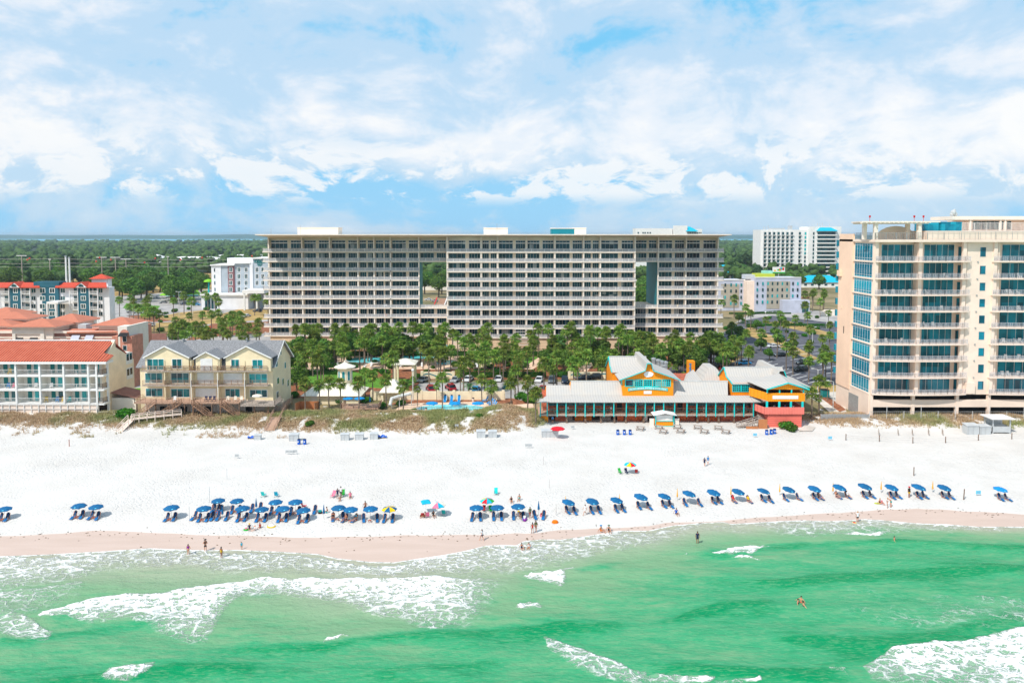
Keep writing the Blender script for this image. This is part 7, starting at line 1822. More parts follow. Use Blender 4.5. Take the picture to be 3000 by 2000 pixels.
for px,py,s,lb in((862,1290,1.25,'white storage box nearest the boardwalk'),(1011,1288,1.15,'white storage box left of a pair below the dune'),(1053,1287,1.15,'white storage box right of a pair below the dune'),(1096,1285,1.1,'open white storage box beside a blue cover'),(1409,1280,1.25,'left white storage box near the red umbrella'),(1443,1280,1.2,'right white storage box near the red umbrella'),(755,1287,.95,'small white box left of the boardwalk foot'),(1600,1279,1.3,'white cart box left half under the red umbrella'),(1622,1279,1.3,'white cart box right half under the red umbrella'),(2843,1270,1.8,'large white box left of the white beach kiosk'),(2880,1270,1.6,'white box with a blue cloth by the white kiosk')):
 x,y,z=onb(px,py);spawn(BX,(x,y,z-.05),.05,s*.95,lb,'box','white storage boxes on the upper beach')
umb(U_red,1634,1283,'large red umbrella over a white cart near the restaurant',0,1.05,grp=None)
def cover(px,py,w,h,lb,mt='barrel_blue'):
 x,y,z=onb(px,py);t_=thing('blue_cover',(x,y,z),lb,'cover');b=MB();n=8
 for i in range(n):
  for j in range(3):
   f=lambda a,c:(x+w*(a/n-.5)+.1*math.sin(c*2),y+c*.3-.4,z+.15+h*(.6+.4*math.sin(a*1.3+c))*(1 if 0<c<3 else .25))
   b.quad(f(i,j),f(i+1,j),f(i+1,j+1),f(i,j+1))
 b.build('fabric',mt,t_);b=MB();b.box(x-w*.45,x+w*.45,y-.3,y+.3,z-.1,z+.15);b.build('base_board','postwood',t_)
cover(1120,1282,1.9,.6,'crumpled blue cover beside the open white box');cover(738,1284,1.8,.5,'blue and white folded cover near the boardwalk foot');cover(2872,1264,1.3,1.6,'bright blue cloth draped between white boxes at right','blue_light')
def sign(px,py,w,h,lb,face='plastic_white',lift=.35,n=1):
 x,y,z=onb(px,py);t_=thing('beach_sign',(x,y,z),lb,'sign','small signs on the sand');b=MB();b.box(x-w/2,x+w/2,y-.03,y+.03,z+lift,z+lift+h);q=b.build('board',face,t_)
 b=MB()
 for k in range(3):b.box(x-w*.38,x+w*.38,y-.038,y-.031,z+lift+h*(.25+.22*k),z+lift+h*(.33+.22*k))
 b.build('text_lines','metal_grey',q)
 for s in(-1,1):b=MB();b.bar((x+s*w*.4,y+.05,z),(x+s*w*.4,y+.05,z+lift+h),.04);b.build('leg','pole_light',t_)
for(px,py,lb)in((842,1331,'leftmost of three white boards on the upper left sand'),(853,1331,'middle of three white boards on the upper left sand'),(865,1330,'rightmost of three boards on the upper left sand'),(1544,1312,'left white board between dune and empty sand'),(1553,1312,'right white board between dune and empty sand'),(1338,1254,'small white board in the dune grass'),(694,1343,'left pale board on the far left sand'),(1678,1258,'small grey sign right of the red umbrella'),(2212,1281,'pale blue sign left of the barrels by the coral pavilion'),(2432,1290,'pale blue sign on the sand below the tower'),(2866,1452,'light blue sign beside the last umbrella')):
 sign(px,py,.8,.55,lb,'plastic_white' if 'blue' not in lb else 'logo_pale')
def kiosk():
 x,y,z=onb(1947,1249);t_=thing('snack_kiosk',(x,y,z),'small orange and teal kiosk with white roof before the restaurant','kiosk')
 w=2.1;b=MB();b.box(x-w,x+w,y,y+2.2,0,1.25);b.build('counter','orange',t_);b=MB();b.box(x-w+.2,x+w-.2,y+.25,y+2.1,1.25,2.6);b.build('white_shutter','white',t_)
 for s in(-1,1):b=MB();b.box(x+s*w-.1,x+s*w+.1,y-.1,y+.1,0,2.7);b.build('corner_post','teal',t_)
 b=MB();b.box(x-w+.11,x+w-.11,y-.12,y-.01,1.2,1.35);b.box(x-w+.11,x+w-.11,y-.12,y-.01,.02,.16);b.build('counter_trim','teal',t_)
 b=MB();b.slab((x-w-.6,y-.5,2.7),(x,y-.5,3.2),(x,y+2.7,3.2),(x-w-.6,y+2.7,2.7),.1);b.slab((x,y-.5,3.2),(x+w+.6,y-.5,2.7),(x+w+.6,y+2.7,2.7),(x,y+2.7,3.2),.1);b.build('roof','white',t_)
 for dx,lb in((-2.9,'left cream menu board beside the kiosk'),(2.9,'right cream menu board beside the kiosk')):
  s_=thing('menu_board',(x+dx,y+.3,z),lb,'sign');b=MB();b.box(x+dx-.5,x+dx+.5,y+.3,y+.4,.1,1.7);b.build('panel','cream_light',s_);b=MB();b.box(x+dx-.56,x+dx+.56,y+.29,y+.41,1.7,1.78);b.box(x+dx-.56,x+dx+.56,y+.29,y+.41,0,.1);b.build('frame','white',s_)
 x,y,z=onb(2934,1270);t_=thing('beach_kiosk',(x,y,z),'white square beach kiosk with flat roof at the far right','kiosk')
 w=2.0;b=MB();b.box(x-w,x+w,y,y+3,z+.3,z+1.5);b.build('wall','plastic_white',t_);b=MB();b.box(x-w-.6,x+w+.6,y-.6,y+3.6,z+3.3,z+3.5);b.build('roof','white',t_)
 for sx in(-1,1):
  for sy in(0,1):b=MB();cx_,cy_=x+sx*(w-.1),y+.1+sy*2.8;b.box(cx_-.1,cx_+.1,cy_-.12,cy_+.12,z-.2,z+3.3);b.build('corner_post','plastic_white',t_)
 b=MB();b.box(x-w+.2,x+w-.2,y+2.6,y+2.7,z+1.5,z+3.3);b.build('rear_screen','metal_grey',t_)
kiosk()
def boardwalks():
 def walk(pl,w,lb,h0=.5,mt='greywood',rail=1.0):
  P_=[Vector(p)for p in pl];t_=thing('boardwalk',P_[0],lb,'boardwalk')
  b=MB()
  for a,c in zip(P_[:-1],P_[1:]):
   d=(c-a);n=Vector((-d.y,d.x,0)).normalized()*w/2;L=d.length;k=0;m_n=max(1,int(L/.3))
   for i in range(m_n):p=a.lerp(c,i/m_n);q=a.lerp(c,(i+.85)/m_n);b.slab(tuple(p-n),tuple(q-n),tuple(q+n),tuple(p+n),.08)
  b.build('planks',mt,t_)
  for s in(-1,1):
   b=MB()
   for a,c in zip(P_[:-1],P_[1:]):
    d=(c-a);n=Vector((-d.y,d.x,0)).normalized()*w/2*s
    b.bar(a+n+Vector((0,0,rail)),c+n+Vector((0,0,rail)),.07,.1);b.bar(a+n+Vector((0,0,rail*.55)),c+n+Vector((0,0,rail*.55)),.04,.08)
    m_n=max(1,int(d.length/1.6))
    for i in range(m_n+1):p=a.lerp(c,i/m_n)+n;b.box(p.x-.06,p.x+.06,p.y-.06,p.y+.06,p.z-1.2,p.z+rail)
   b.build('handrail',mt,t_)
 def wp(px,py,h):x,y,z=onb(px,py);return(x,y,z+h)
 walk([wp(350,1264,.1),wp(385,1240,1.0),wp(455,1232,1.0),wp(532,1222,.8)],1.5,'pale grey boardwalk curving down left of the yellow house stairs',mt='shell_grey')
 walk([wp(790,1262,.2),wp(806,1240,.9),wp(828,1205,1.4),wp(845,1186,1.6)],2.2,'reddish brown boardwalk right of the yellow house',mt='deckwood')
boardwalks()
# seaweed scraps along the tide line
def seaweed():
 b=MB();rr=random.Random(5)
 for i in range(330):
  x=rr.uniform(-78,80);y=wetl(np.array([x]))[0]+rr.gauss(-.3,.55)-(abs(rr.gauss(0,1.6))if rr.random()<.25 else 0);z=tzf(x,y)
  s=rr.uniform(.05,.17);n=6;a0=rr.random()*6
  pts=[(x+s*rr.uniform(.5,1.6)*math.cos(a0+2*math.pi*k/n),y+s*rr.uniform(.4,1)*math.sin(a0+2*math.pi*k/n))for k in range(n)]
  b.add([(p[0],p[1],z+.01)for p in pts]+[(x,y,z+.07)],[(k,(k+1)%n,n)for k in range(n)])
 structure('seaweed',b,'seaweed','brown seaweed scraps scattered along the tide line','stuff')
seaweed()
# deck furniture on balconies
PC=proto('balcony_chair');b=MB();b.box(-.28,.28,-.25,.28,.40,.46);b.build('seat','white',PC);b=MB();b.slab((-.28,.25,.45),(.28,.25,.45),(.28,.36,1.05),(-.28,.36,1.05),.05);b.build('backrest','white',PC)
for sx in(-.25,.25):
 for sy in(-.22,.25):b=MB();b.box(sx-.03,sx+.03,sy-.03,sy+.03,0,.4);b.build('leg','white',PC)
rr=random.Random(4)
for i in range(64):
 px=rr.choice([rr.uniform(800,1220),rr.uniform(1320,1850),rr.uniform(1940,2090)]);k=rr.randrange(10);Yb=(YC if 1311<px<1859 else YL)+1.0
 cx=rr.choices(['white','teal','yellow_cloth','orange_cloth'],[7,2,1,.6])[0];nm={'white':'white','teal':'turquoise','yellow_cloth':'yellow','orange_cloth':'orange'}[cx]
 spawn(PC,(X(px,Yb,850),Yb,zL[k]),rr.uniform(-.6,.6),rr.uniform(1.0,1.25),nm+' chair on a railed balcony of the long beige condominium','chair',nm+' balcony chairs of the long condominium',None if cx=='white' else{'white':cx})
zt_=[Z(p,167.5)for p in(765,815,863,911,959,1007,1055,1104,1153)]
for i in range(30):
 px=rr.choice([rr.uniform(2575,2680),rr.uniform(2700,2810),rr.uniform(2930,2995)]);k=rr.randrange(9);Yb=168.8
 spawn(PC,(X(px,Yb,950),Yb,zt_[k]),rr.uniform(-.8,.8),1.1,'white chair on a glass railed balcony of the pink tower','chair','white balcony chairs of the pink tower')
zr_=[Z(p,171.5)for p in(1098,1139.5,1181)]
for px,k,c_,lb in((30,0,'yellow_cloth','yellow lounge chair on the top balcony of the red tiled apartments'),(134,2,'yellow_cloth','left yellow chair on the lowest balcony of the red tiled apartments'),(184,2,'yellow_cloth','right yellow chair on the lowest balcony of the red tiled apartments'),(202,2,'teal','turquoise chair on the lowest balcony of the red tiled apartments'),(166,2,'blue_light','blue chair on the lowest balcony of the red tiled apartments'),(41,1,'pink_cloth','pink chair on the middle balcony of the red tiled apartments'),(24,1,'blue_light','blue chair on the middle balcony of the red tiled apartments'),(105,1,'white','white chair in the second bay of the middle balcony, red tiled apartments'),(150,1,'white','white chair in the third bay of the middle balcony, red tiled apartments')):
 Yb=172.6;spawn(PC,(X(px,Yb,1130),Yb,zr_[k]),.4,1.2,lb,'chair',None,None if c_=='white' else{'white':c_})
Yd=168.6;zdk=Z(1167,172.0)
for px,c_,lb in((664,'pastel','first cream chair on the yellow house deck'),(686,'pastel','second cream chair on the yellow house deck'),(704,'pastel','third cream chair on the yellow house deck'),(600,'navy_cloth','first navy chair on the yellow house deck'),(612,'navy_cloth','second navy chair on the yellow house deck'),(624,'navy_cloth','third navy chair on the yellow house deck'),(508,'white','white chair on the left part of the yellow house deck')):
 spawn(PC,(X(px,Yd,1160),Yd+.6,zdk),.2,1.1,lb,'chair',None,{'white':c_})
spawn(U_patiocream,(X(752,Yd,1150),Yd+.3,zdk-.5),0,.95,'cream patio umbrella on the right deck of the yellow house','umbrella')

# ---- people
def P(px,py,rz,pose,label,s=1.0,z=None,**k):
 x,y,zz=onb(px,py);return person((x,y,(zz if z is None else z)),rz,pose,label,s,**k)
W_=lambda*a:a
P(552,1626,3.0,'hip','person in a patterned bikini wading at the far left',.96,wear=(('bikini_bottom','navy_cloth'),('bikini_top','purple_cloth')),long_=False,z=SEA-.15)
P(602,1614,.2,'photo','person in black shorts holding hands to the face in the wash',1.06,wear=(('shorts','black_cloth'),('bikini_top','black_cloth')),hat='black_cloth',z=SEA-.1)
P(649,1637,2.8,'stand','person in a yellow swimsuit wading',1.0,wear=(('swimsuit','yellow_cloth'),),long_=True,skin='skin_tan',z=SEA-.15)
P(708,1609,.5,'stand','child in a cyan shirt at the edge of the wash',.66,wear=(('shirt','cyan_cloth'),('bikini_bottom','cyan_cloth')),skin='skin_tan')
P(1412,1583,-2.2,'walk','person in white shirt and denim shorts walking along the wet sand',1.0,wear=(('shirt','white_cloth'),('shorts','navy_cloth')),long_=True)
P(1560,1562,3.3,'hip','person in a red swimsuit standing with another',1.0,wear=(('swimsuit','red_cloth'),),long_=True,skin='skin_tan')
P(1570,1559,3.0,'stand','tanned person in olive swimwear standing beside the red swimsuit',1.08,wear=(('bikini_bottom','olive_cloth'),('bikini_top','olive_cloth')),skin='skin_tan')
P(1524,1519,-.5,'bend','person in a black top and yellow hat bending over a striped towel',1.02,wear=(('shirt','black_cloth'),('shorts','black_cloth')),hat='yellow_cloth')
P(1553,1517,.4,'stand','person in olive shirt and dark red shorts behind the couple',1.05,wear=(('shirt','olive_cloth'),('shorts','maroon_cloth')),skin='skin_tan')
P(1529,1611,.3,'sit','person sitting in the foam, left of two',1.0,wear=(('swimsuit','navy_cloth'),),long_=True,z=SEA-.12)
P(1549,1609,-.2,'sit','person sitting in the foam, right of two',.95,wear=(('bikini_bottom','navy_cloth'),('bikini_top','white_cloth')),z=SEA-.12)
P(1762,1558,.9,'sit','person with a blue cap sitting on the wet sand',1.05,wear=(('swimsuit','orange_cloth'),),hat='blue_light')
P(1784,1558,.1,'sit','person in a black swimsuit and green cap sitting on wet sand',1.05,wear=(('swimsuit','black_cloth'),),hat='olive_cloth')
P(1714,1508,-1.3,'walk','person in a long white shirt walking past the second umbrella',1.0,wear=(('shirt','white_cloth'),('shorts','white_cloth')),long_=True)
P(1982,1507,.2,'sit','person in blue shirt and black trousers sitting alone on the sand',1.05,wear=(('shirt','barrel_blue'),('shorts','black_cloth')))
P(2043,1603,.1,'stand','person in dark shirt and shorts standing in the shallows',1.12,wear=(('shirt','navy_cloth'),('shorts','navy_cloth')),skin='skin_tan',z=SEA-.12)
P(2064,1366,2.6,'walk','person in navy clothes walking up the empty sand',1.0,wear=(('shirt','navy_cloth'),('shorts','navy_cloth')))
P(2074,1361,3.2,'stand','person in a bright blue shirt and white shorts beside the navy one',1.0,wear=(('shirt','blue_light'),('shorts','white_cloth')))
P(2512,1530,3.3,'stand','person in white shirt and dark shorts at the right waterline',1.06,wear=(('shirt','white_cloth'),('shorts','black_cloth')),hair='hair_blond')
P(2610,1484,-1.5,'bend','shirtless person in blue shorts bending over a child',1.08,wear=(('shorts','teal_cloth'),),hair='hair_blond')
P(2599,1488,1.2,'stand','child in blue shorts beside the bending person',.7,wear=(('shorts','navy_cloth'),))
P(2579,1476,.8,'sit','person in black sitting beside a lime mat',1.0,wear=(('swimsuit','black_cloth'),),hair='hair_blond')
P(2663,1457,.4,'stand','person in red hat and yellow shorts beside the fifteenth umbrella',1.1,wear=(('shirt','black_cloth'),('shorts','yellow_cloth')),hat='red_cloth',skin='skin_tan')
P(989,1460,.2,'stand','person in a blue dress standing behind the crowd, left',1.02,wear=(('shirt','navy_cloth'),('shorts','navy_cloth')),skin='skin_tan')
P(999,1457,2.9,'stand','person in white top and black shorts standing behind the crowd, right',1.12,wear=(('shirt','white_cloth'),('shorts','black_cloth')),skin='skin_tan')
P(1026,1457,.3,'sit','person in a pink top sitting right of the standing pair',1.05,wear=(('shirt','pink_cloth'),),skin='skin_tan',long_=True)
P(996,1466,.1,'sit','bare backed person lying low in front of the standing pair',.8,wear=(('bikini_bottom','white_cloth'),),skin='skin_tan')
P(1070,1488,.1,'sit','shirtless person sitting behind the last navy umbrella',1.15,wear=(('shorts','black_cloth'),),skin='skin_tan')
P(956,1502,-1.2,'sit','person reclining on the sand behind the closed umbrella',1.0,wear=(('shorts','teal'),),skin='skin_tan')
P(731,1550,.5,'sit','person in navy shirt and yellow cap playing in the sand',.9,wear=(('shirt','navy_cloth'),('shorts','navy_cloth')),hat='yellow_cloth')
P(746,1553,-.6,'sit','child in white with orange cap playing in the sand',.7,wear=(('shirt','white_cloth'),),hat='orange_cloth')
P(761,1546,-.2,'sit','child in maroon sitting right of the sand toys',.8,wear=(('shirt','maroon_cloth'),('shorts','maroon_cloth')),long_=True)
P(1498,1471,.1,'sit','sunbather in black beside the teal chair',1.0,wear=(('bikini_bottom','black_cloth'),('bikini_top','black_cloth')));P(1521,1465,-.2,'sit','sunbather in a teal swimsuit, right of the pair',1.05,wear=(('swimsuit','teal_cloth'),))
def on_lounger(px,py,rz,dxy,label,**k):
 x,y,z=onb(px,py);x+=dxy[0];y+=dxy[1];person((x,y,tzf(x,y)-.05),rz,'recline',label,.88,**k)
on_lounger(2163,1468,.34,(.35-1.25,-.25),'person in a red shirt reclining under the eighth umbrella',wear=(('shirt','red_cloth'),('bikini_bottom','red_cloth')),hat='red_cloth')
on_lounger(2163,1468,.42,(.35+1.25,-.25),'person in yellow and black reclining right of the eighth umbrella',wear=(('shirt','yellow_cloth'),('shorts','black_cloth')))
on_lounger(2386,1459,.42,(.35+.5,-.25),'person in blue trunks reclining under the eleventh umbrella',wear=(('shorts','barrel_blue'),))
on_lounger(2459,1455,.34,(.35-.9,-.25),'person in black reclining under the twelfth umbrella',wear=(('swimsuit','black_cloth'),),hat='white_cloth');on_lounger(2459,1455,.42,(.35+.9,-.25),'person in a white shirt reclining right of the twelfth umbrella',wear=(('shirt','white_cloth'),('shorts','black_cloth')),hat='black_cloth')
on_lounger(992,1518,.11,(-.8,-.25),'person in black reclining under the left overlapping canopy',wear=(('swimsuit','black_cloth'),),skin='skin_tan');on_lounger(1028,1523,-.54,(-.8,-.25),'person in brown reclining under the right overlapping canopy',wear=(('shorts','brown_cloth'),),skin='skin_tan');on_lounger(1028,1523,-.46,(.8,-.25),'person in a cyan bikini reclining right of the overlapping canopies',wear=(('bikini_bottom','cyan_cloth'),('bikini_top','cyan_cloth')),long_=True)
# swimmers
def swim(px,py,rz,label,up,**k):x,y=gp(px,py,SEA);person((x,y,SEA-up),rz,'swim',label,1.0,group='people in the sea',**k)
swim(2338,1768,.8,'dark haired swimmer, left of three in the green water',1.05,wear=(('swimsuit','black_cloth'),));swim(2347,1765,-.7,'swimmer in red trunks, middle of three in the green water',.85,wear=(('shorts','red_cloth'),));swim(2354,1777,1.5,'swimmer nearest the camera, right of three in the green water',1.0,wear=(('swimsuit','navy_cloth'),));swim(2620,1585,.9,'swimmer in red with a blue float near the right shore',.95,wear=(('shorts','red_cloth'),),skin='skin')
# small things
def flat_thing(name,px,py,w,d,h,mts,label,cat,rz=0.0,water=False):
 if water:x,y=gp(px,py,SEA);z=SEA+.1
 else:x,y,z=onb(px,py)
 t_=thing(name,(x,y,z),label,cat);n=14
 for k,(mt,s)in enumerate(mts):
  b=MB();b.prism([(x+w/2*s*math.cos(2*math.pi*i/n+rz),y+d/2*s*math.sin(2*math.pi*i/n))for i in range(n)],z+h*k*.5,z+h*(k+1)*.5+.01,'z');b.build('shell' if k==0 else 'stripe',mt,t_)
flat_thing('body_board',2503,1532,.9,.8,.1,(('cyan_cloth',1),('yellow_cloth',.7),('red_cloth',.4)),'red and cyan round board at the feet of the waterline person','board')
flat_thing('float_ring',795,1542,1.3,1.0,.2,(('yellow_cloth',1),('white_cloth',.75)),'yellow and white inflatable raft below the crowded rows','float')
flat_thing('towel',1626,1530,1.0,.9,.3,(('orange_cloth',1),('orange_cloth',.8)),'orange bundled towel on the sand right of the standing couple','towel')
flat_thing('beach_mat',2571,1474,1.1,.7,.06,(('lime',1),('lime',.7)),'lime green mat beside the sitting person in black','mat')
flat_thing('sand_toys',721,1552,.8,.6,.3,(('green_cloth',1),('pink_cloth',.5)),'green and pink sand toys beside the navy shirted person','toys')
flat_thing('beach_bag',1587,1512,.6,.4,.5,(('pink_cloth',1),('maroon_cloth',.7)),'pink bag between loungers by the closed umbrella','bag')
flat_thing('beach_bag',2583,1474,.5,.4,.5,(('purple_cloth',1),('pink_cloth',.6)),'purple bag right of the lime mat','bag')
flat_thing('swim_float',2626,1584,.7,.5,.12,(('cyan_cloth',1),('white_cloth',.6)),'cyan float held by the swimmer near the right shore','float',water=True)
flat_thing('cooler',938,1503,.7,.5,.5,(('black_cloth',1),('teal_cloth',.8)),'black cooler left of the reclining pair','cooler')
flat_thing('beach_bag',1238,1512,.8,.5,.5,(('brown_cloth',1),('maroon_cloth',.7)),'brown bags under the cyan umbrella','bag')
flat_thing('striped_towel',1537,1521,.7,1.6,.5,(('purple_cloth',1),('white_cloth',.6)),'purple and white striped towel on a lounger by the bending person','towel')
P(1244,1516,-1.2,'sit','person in brown under the square cyan umbrella',1.0,wear=(('shorts','brown_cloth'),),skin='skin_tan');P(1270,1513,.4,'sit','person in black under the pastel umbrella',1.0,wear=(('shirt','black_cloth'),),skin='skin_tan')
P(1619,1240,3.0,'stand','person in a blue shirt standing left under the restaurant deck',1.05,wear=(('shirt','blue_light'),('shorts','black_cloth')))
for(x_,lb,c_)in((2268,'diner in a pale blue shirt, left in the coral pavilion','hotel_lilac'),(2300,'diner in a navy shirt, middle in the coral pavilion','barrel_blue'),(2324,'diner in white, right in the coral pavilion','white_cloth')):
 Yp=163.2;person((X(x_,Yp,1190),Yp,Z(1213,161.5)+.15),0,'stand',lb,.98,wear=(('shirt',c_),('shorts','black_cloth')),group='diners at the restaurant')
for i,px in enumerate((1664,1790,1912,2062,2132,2185)):
 Yp=166.0;person((X(px,Yp,1200),Yp,Z(1213,165)+.02),.3*i,'stand','diner on the long porch, %s standing figure from the left'%ORD[i],.98,wear=(('shirt',['white_cloth','white_cloth','pastel','white_cloth','barrel_blue','blue_light'][i]),('shorts','navy_cloth')),group='diners at the restaurant')
# ================================================================== PLANTS
def palm_crown(r,R_=1.7,n=34,droop=1.0,blades=8,wide=.12):
 b=MB();rr=random.Random(r)
 for i in range(n):
  el_=math.radians(rr.uniform(-50,75))if i>4 else math.radians(rr.uniform(60,85));az=rr.uniform(0,2*math.pi)
  d=Vector((math.cos(az)*math.cos(el_),math.sin(az)*math.cos(el_),math.sin(el_)))
  pl=R_*rr.uniform(.42,.62);hub=d*pl+Vector((0,0,-.05*droop));side=d.cross(Vector((0,0,1))).normalized()if abs(d.z)<.98 else Vector((1,0,0));up=side.cross(d).normalized()
  fr=[]
  o=len(b.v)
  for k in range(blades):
   a=math.radians(-95+190*k/(blades-1)+rr.uniform(-8,8));L=R_*rr.uniform(.48,.68)*(1-.18*abs(a)/1.7)
   dr=(d*math.cos(a)+side*math.sin(a)).normalized();tip=hub+dr*L+Vector((0,0,-L*.32*droop*rr.uniform(.6,1.4)));pr=up.cross(dr).normalized()*wide
   mid=hub+dr*L*.55+up*.05
   i0=len(b.v);b.v+=[tuple(hub),tuple(mid+pr),tuple(tip),tuple(mid-pr)];fr.append(i0);b.f+=[(i0,i0+1,i0+3),(i0+1,i0+2,i0+3)];b.m+=[0,0]
  b.bar((0,0,-.05),tuple(hub),.035)
 return b
def trunk_mb(h,r0,r1,seed,boot=True):
 rr=random.Random(seed);b=MB();k=7;bx,by=rr.uniform(-.25,.25),rr.uniform(-.2,.2)
 pts=[(bx*math.sin(math.pi*i/k*.9),by*math.sin(math.pi*i/k*.9),-.3+(h+.3)*i/k)for i in range(k+1)]
 rad=[r0+(r1-r0)*i/k for i in range(k+1)];rad[0]=r0*1.3
 if boot:rad[-2]=r1*1.35;rad[-1]=r1*1.5
 b.tube(pts,rad,7);return b,pts[-1]
PALMS=[]
for i in range(7):
 p=proto('palm_tree');h=7.2+.25*i;tb,top=trunk_mb(h,.20,.15,i);tb.build('trunk','trunk',p)
 cb=palm_crown(100+i,2.15+.08*(i%3),44,1.1,9,.13);cb.v=[(v[0]+top[0],v[1]+top[1],v[2]+top[2]+.35)for v in cb.v];cb.build('crown','palm',p);PALMS.append((p,h))
TALL=[]
for i in range(4):
 p=proto('palm_tree');h=9.3+.8*i;tb,top=trunk_mb(h,.22,.16,30+i);tb.build('trunk','trunk',p)
 cb=palm_crown(140+i,2.3,46,1.1,9,.13);cb.v=[(v[0]+top[0],v[1]+top[1],v[2]+top[2]+.35)for v in cb.v];cb.build('crown','palm',p);TALL.append((p,h))
def feather_palm(seed,mt,h,n=26,L=2.6):
 p=proto('date_palm');tb,top=trunk_mb(h,.28,.24,seed);tb.build('trunk','trunk',p);b=MB();rr=random.Random(seed)
 for i in range(n):
  az=2*math.pi*i/n*2.4;e0=math.radians(rr.uniform(10,75));P0=Vector(top)+Vector((0,0,.2));pts=[]
  for k in range(7):
   s=k/6;a=e0-1.6*s;
   pts.append(P0.copy());P0=P0+Vector((math.cos(az)*math.cos(a),math.sin(az)*math.cos(a),math.sin(a)))*L/6
  for k in range(6):
   d=(pts[k+1]-pts[k]).normalized();sd=d.cross(Vector((0,0,1))).normalized()
   for q in range(3):
    base=pts[k].lerp(pts[k+1],q/3)
    for s_ in(-1,1):
     tip=base+(sd*s_*.8+d*.5).normalized()*.6*(1-.09*k)+Vector((0,0,-.14));b.tri(tuple(base-d*.05),tuple(base+d*.06),tuple(tip))
 b.build('crown',mt,p);return p
DP=[feather_palm(3,'palm_grey',3.2),feather_palm(5,'palm',9.5,22,2.4),feather_palm(8,'palm_grey',6.0)]
def leafy(b,c,r,n,rr,ls=.35,flat=.85):
 for i in range(n):
  d=Vector((rr.gauss(0,1),rr.gauss(0,1),rr.gauss(0,1))).normalized();q=r*(rr.random()**.33)if rr.random()<.35 else r*rr.uniform(.82,1.08)
  p=Vector(c)+Vector((d.x*q,d.y*q,d.z*q*flat));nrm=(d+Vector((rr.gauss(0,.5),rr.gauss(0,.5),rr.gauss(0,.5)))).normalized();a=nrm.cross(Vector((0,0,1)));
  if a.length<.1:a=Vector((1,0,0))
  a=a.normalized()*ls*rr.uniform(.6,1.3);c2=nrm.cross(a).normalized()*ls*rr.uniform(.4,.9)
  i0=len(b.v);b.v+=[tuple(p-a),tuple(p+c2),tuple(p+a),tuple(p-c2)];b.f.append((i0,i0+1,i0+2,i0+3));b.m.append(0)
def make_tree(name,seed,h,r,mt,n=5,leaves=330,ls=.4,conif=False):
 p=proto(name);rr=random.Random(seed);tb,top=trunk_mb(h*.62,r*.085,r*.05,seed,False)
 for k in range(4):a=rr.uniform(0,6.28);tb.tube([(top[0],top[1],h*.38),(r*.5*math.cos(a),r*.5*math.sin(a),h*.72)],[r*.04,r*.018],5)
 tb.build('trunk','trunk_tree',p);b=MB()
 for k in range(n):
  a=2*math.pi*k/n+rr.uniform(-.4,.4);q=r*rr.uniform(.3,.55);leafy(b,(q*math.cos(a),q*math.sin(a),h*rr.uniform(.55,.8)),r*rr.uniform(.42,.6),leaves,rr,ls)
 leafy(b,(0,0,h*.84),r*.5,leaves,rr,ls);b.build('crown',mt,p);return p
TR=[make_tree('broadleaf_tree',20+i,8+i*.5,4.2,'leaf',6,300,.42)for i in range(4)]
PN=[make_tree('pine_tree',40+i,13+i,4.0,'pine',6,240,.5)for i in range(3)]
BU=[]
for i in range(3):
 p=proto('bush');b=MB();rr=random.Random(60+i)
 for k in range(4):leafy(b,(rr.uniform(-.7,.7),rr.uniform(-.5,.5),.55+.2*rr.random()),.75,150,rr,.2,.8)
 b.build('foliage','leaf2',p);b=MB();b.tube([(0,0,-.1),(0,0,.6)],[.08,.04],5);b.build('stem','trunk_tree',p);BU.append(p)
def flower(mt,seed):
 p=proto('flowering_bush');b=MB();rr=random.Random(seed)
 for k in range(5):leafy(b,(rr.uniform(-1,1),rr.uniform(-.8,.8),2.0+rr.uniform(-.9,1.2)),1.1,160,rr,.22)
 b.build('blossom',mt,p);b=MB();b.tube([(0,0,-.1),(0,0,1.8)],[.14,.08],6);b.build('stem','trunk_tree',p);return p
FP,FW=flower('pinkleaf',1),flower('whiteleaf',2)
NP=[0]
def palm(px,pyc,label,group,hc=None,s=None,kind=None):
 """crown centre pixel -> foot on the ground"""
 NP[0]+=1;i=NP[0]
 s=s or random.uniform(.88,1.12)
 p,h=PALMS[i%7];top=(h+.5)*s
 y=gp(px,pyc,top)[1];x=gp(px,pyc,top)[0]
 if 836<px<2098 and y>258:
  y=random.uniform(238,258);z=at(px,pyc,y)[1];p,h=min(TALL+PALMS,key=lambda q:abs(q[1]+.5-z));s=z/(h+.5);x=at(px,pyc,y)[0]
 if y<173.5 and not(4.7<x<71):y=173.5
 return spawn(p,(x,y,0.0),random.uniform(0,6.28),s,label,'palm tree',group)
random.seed(21)
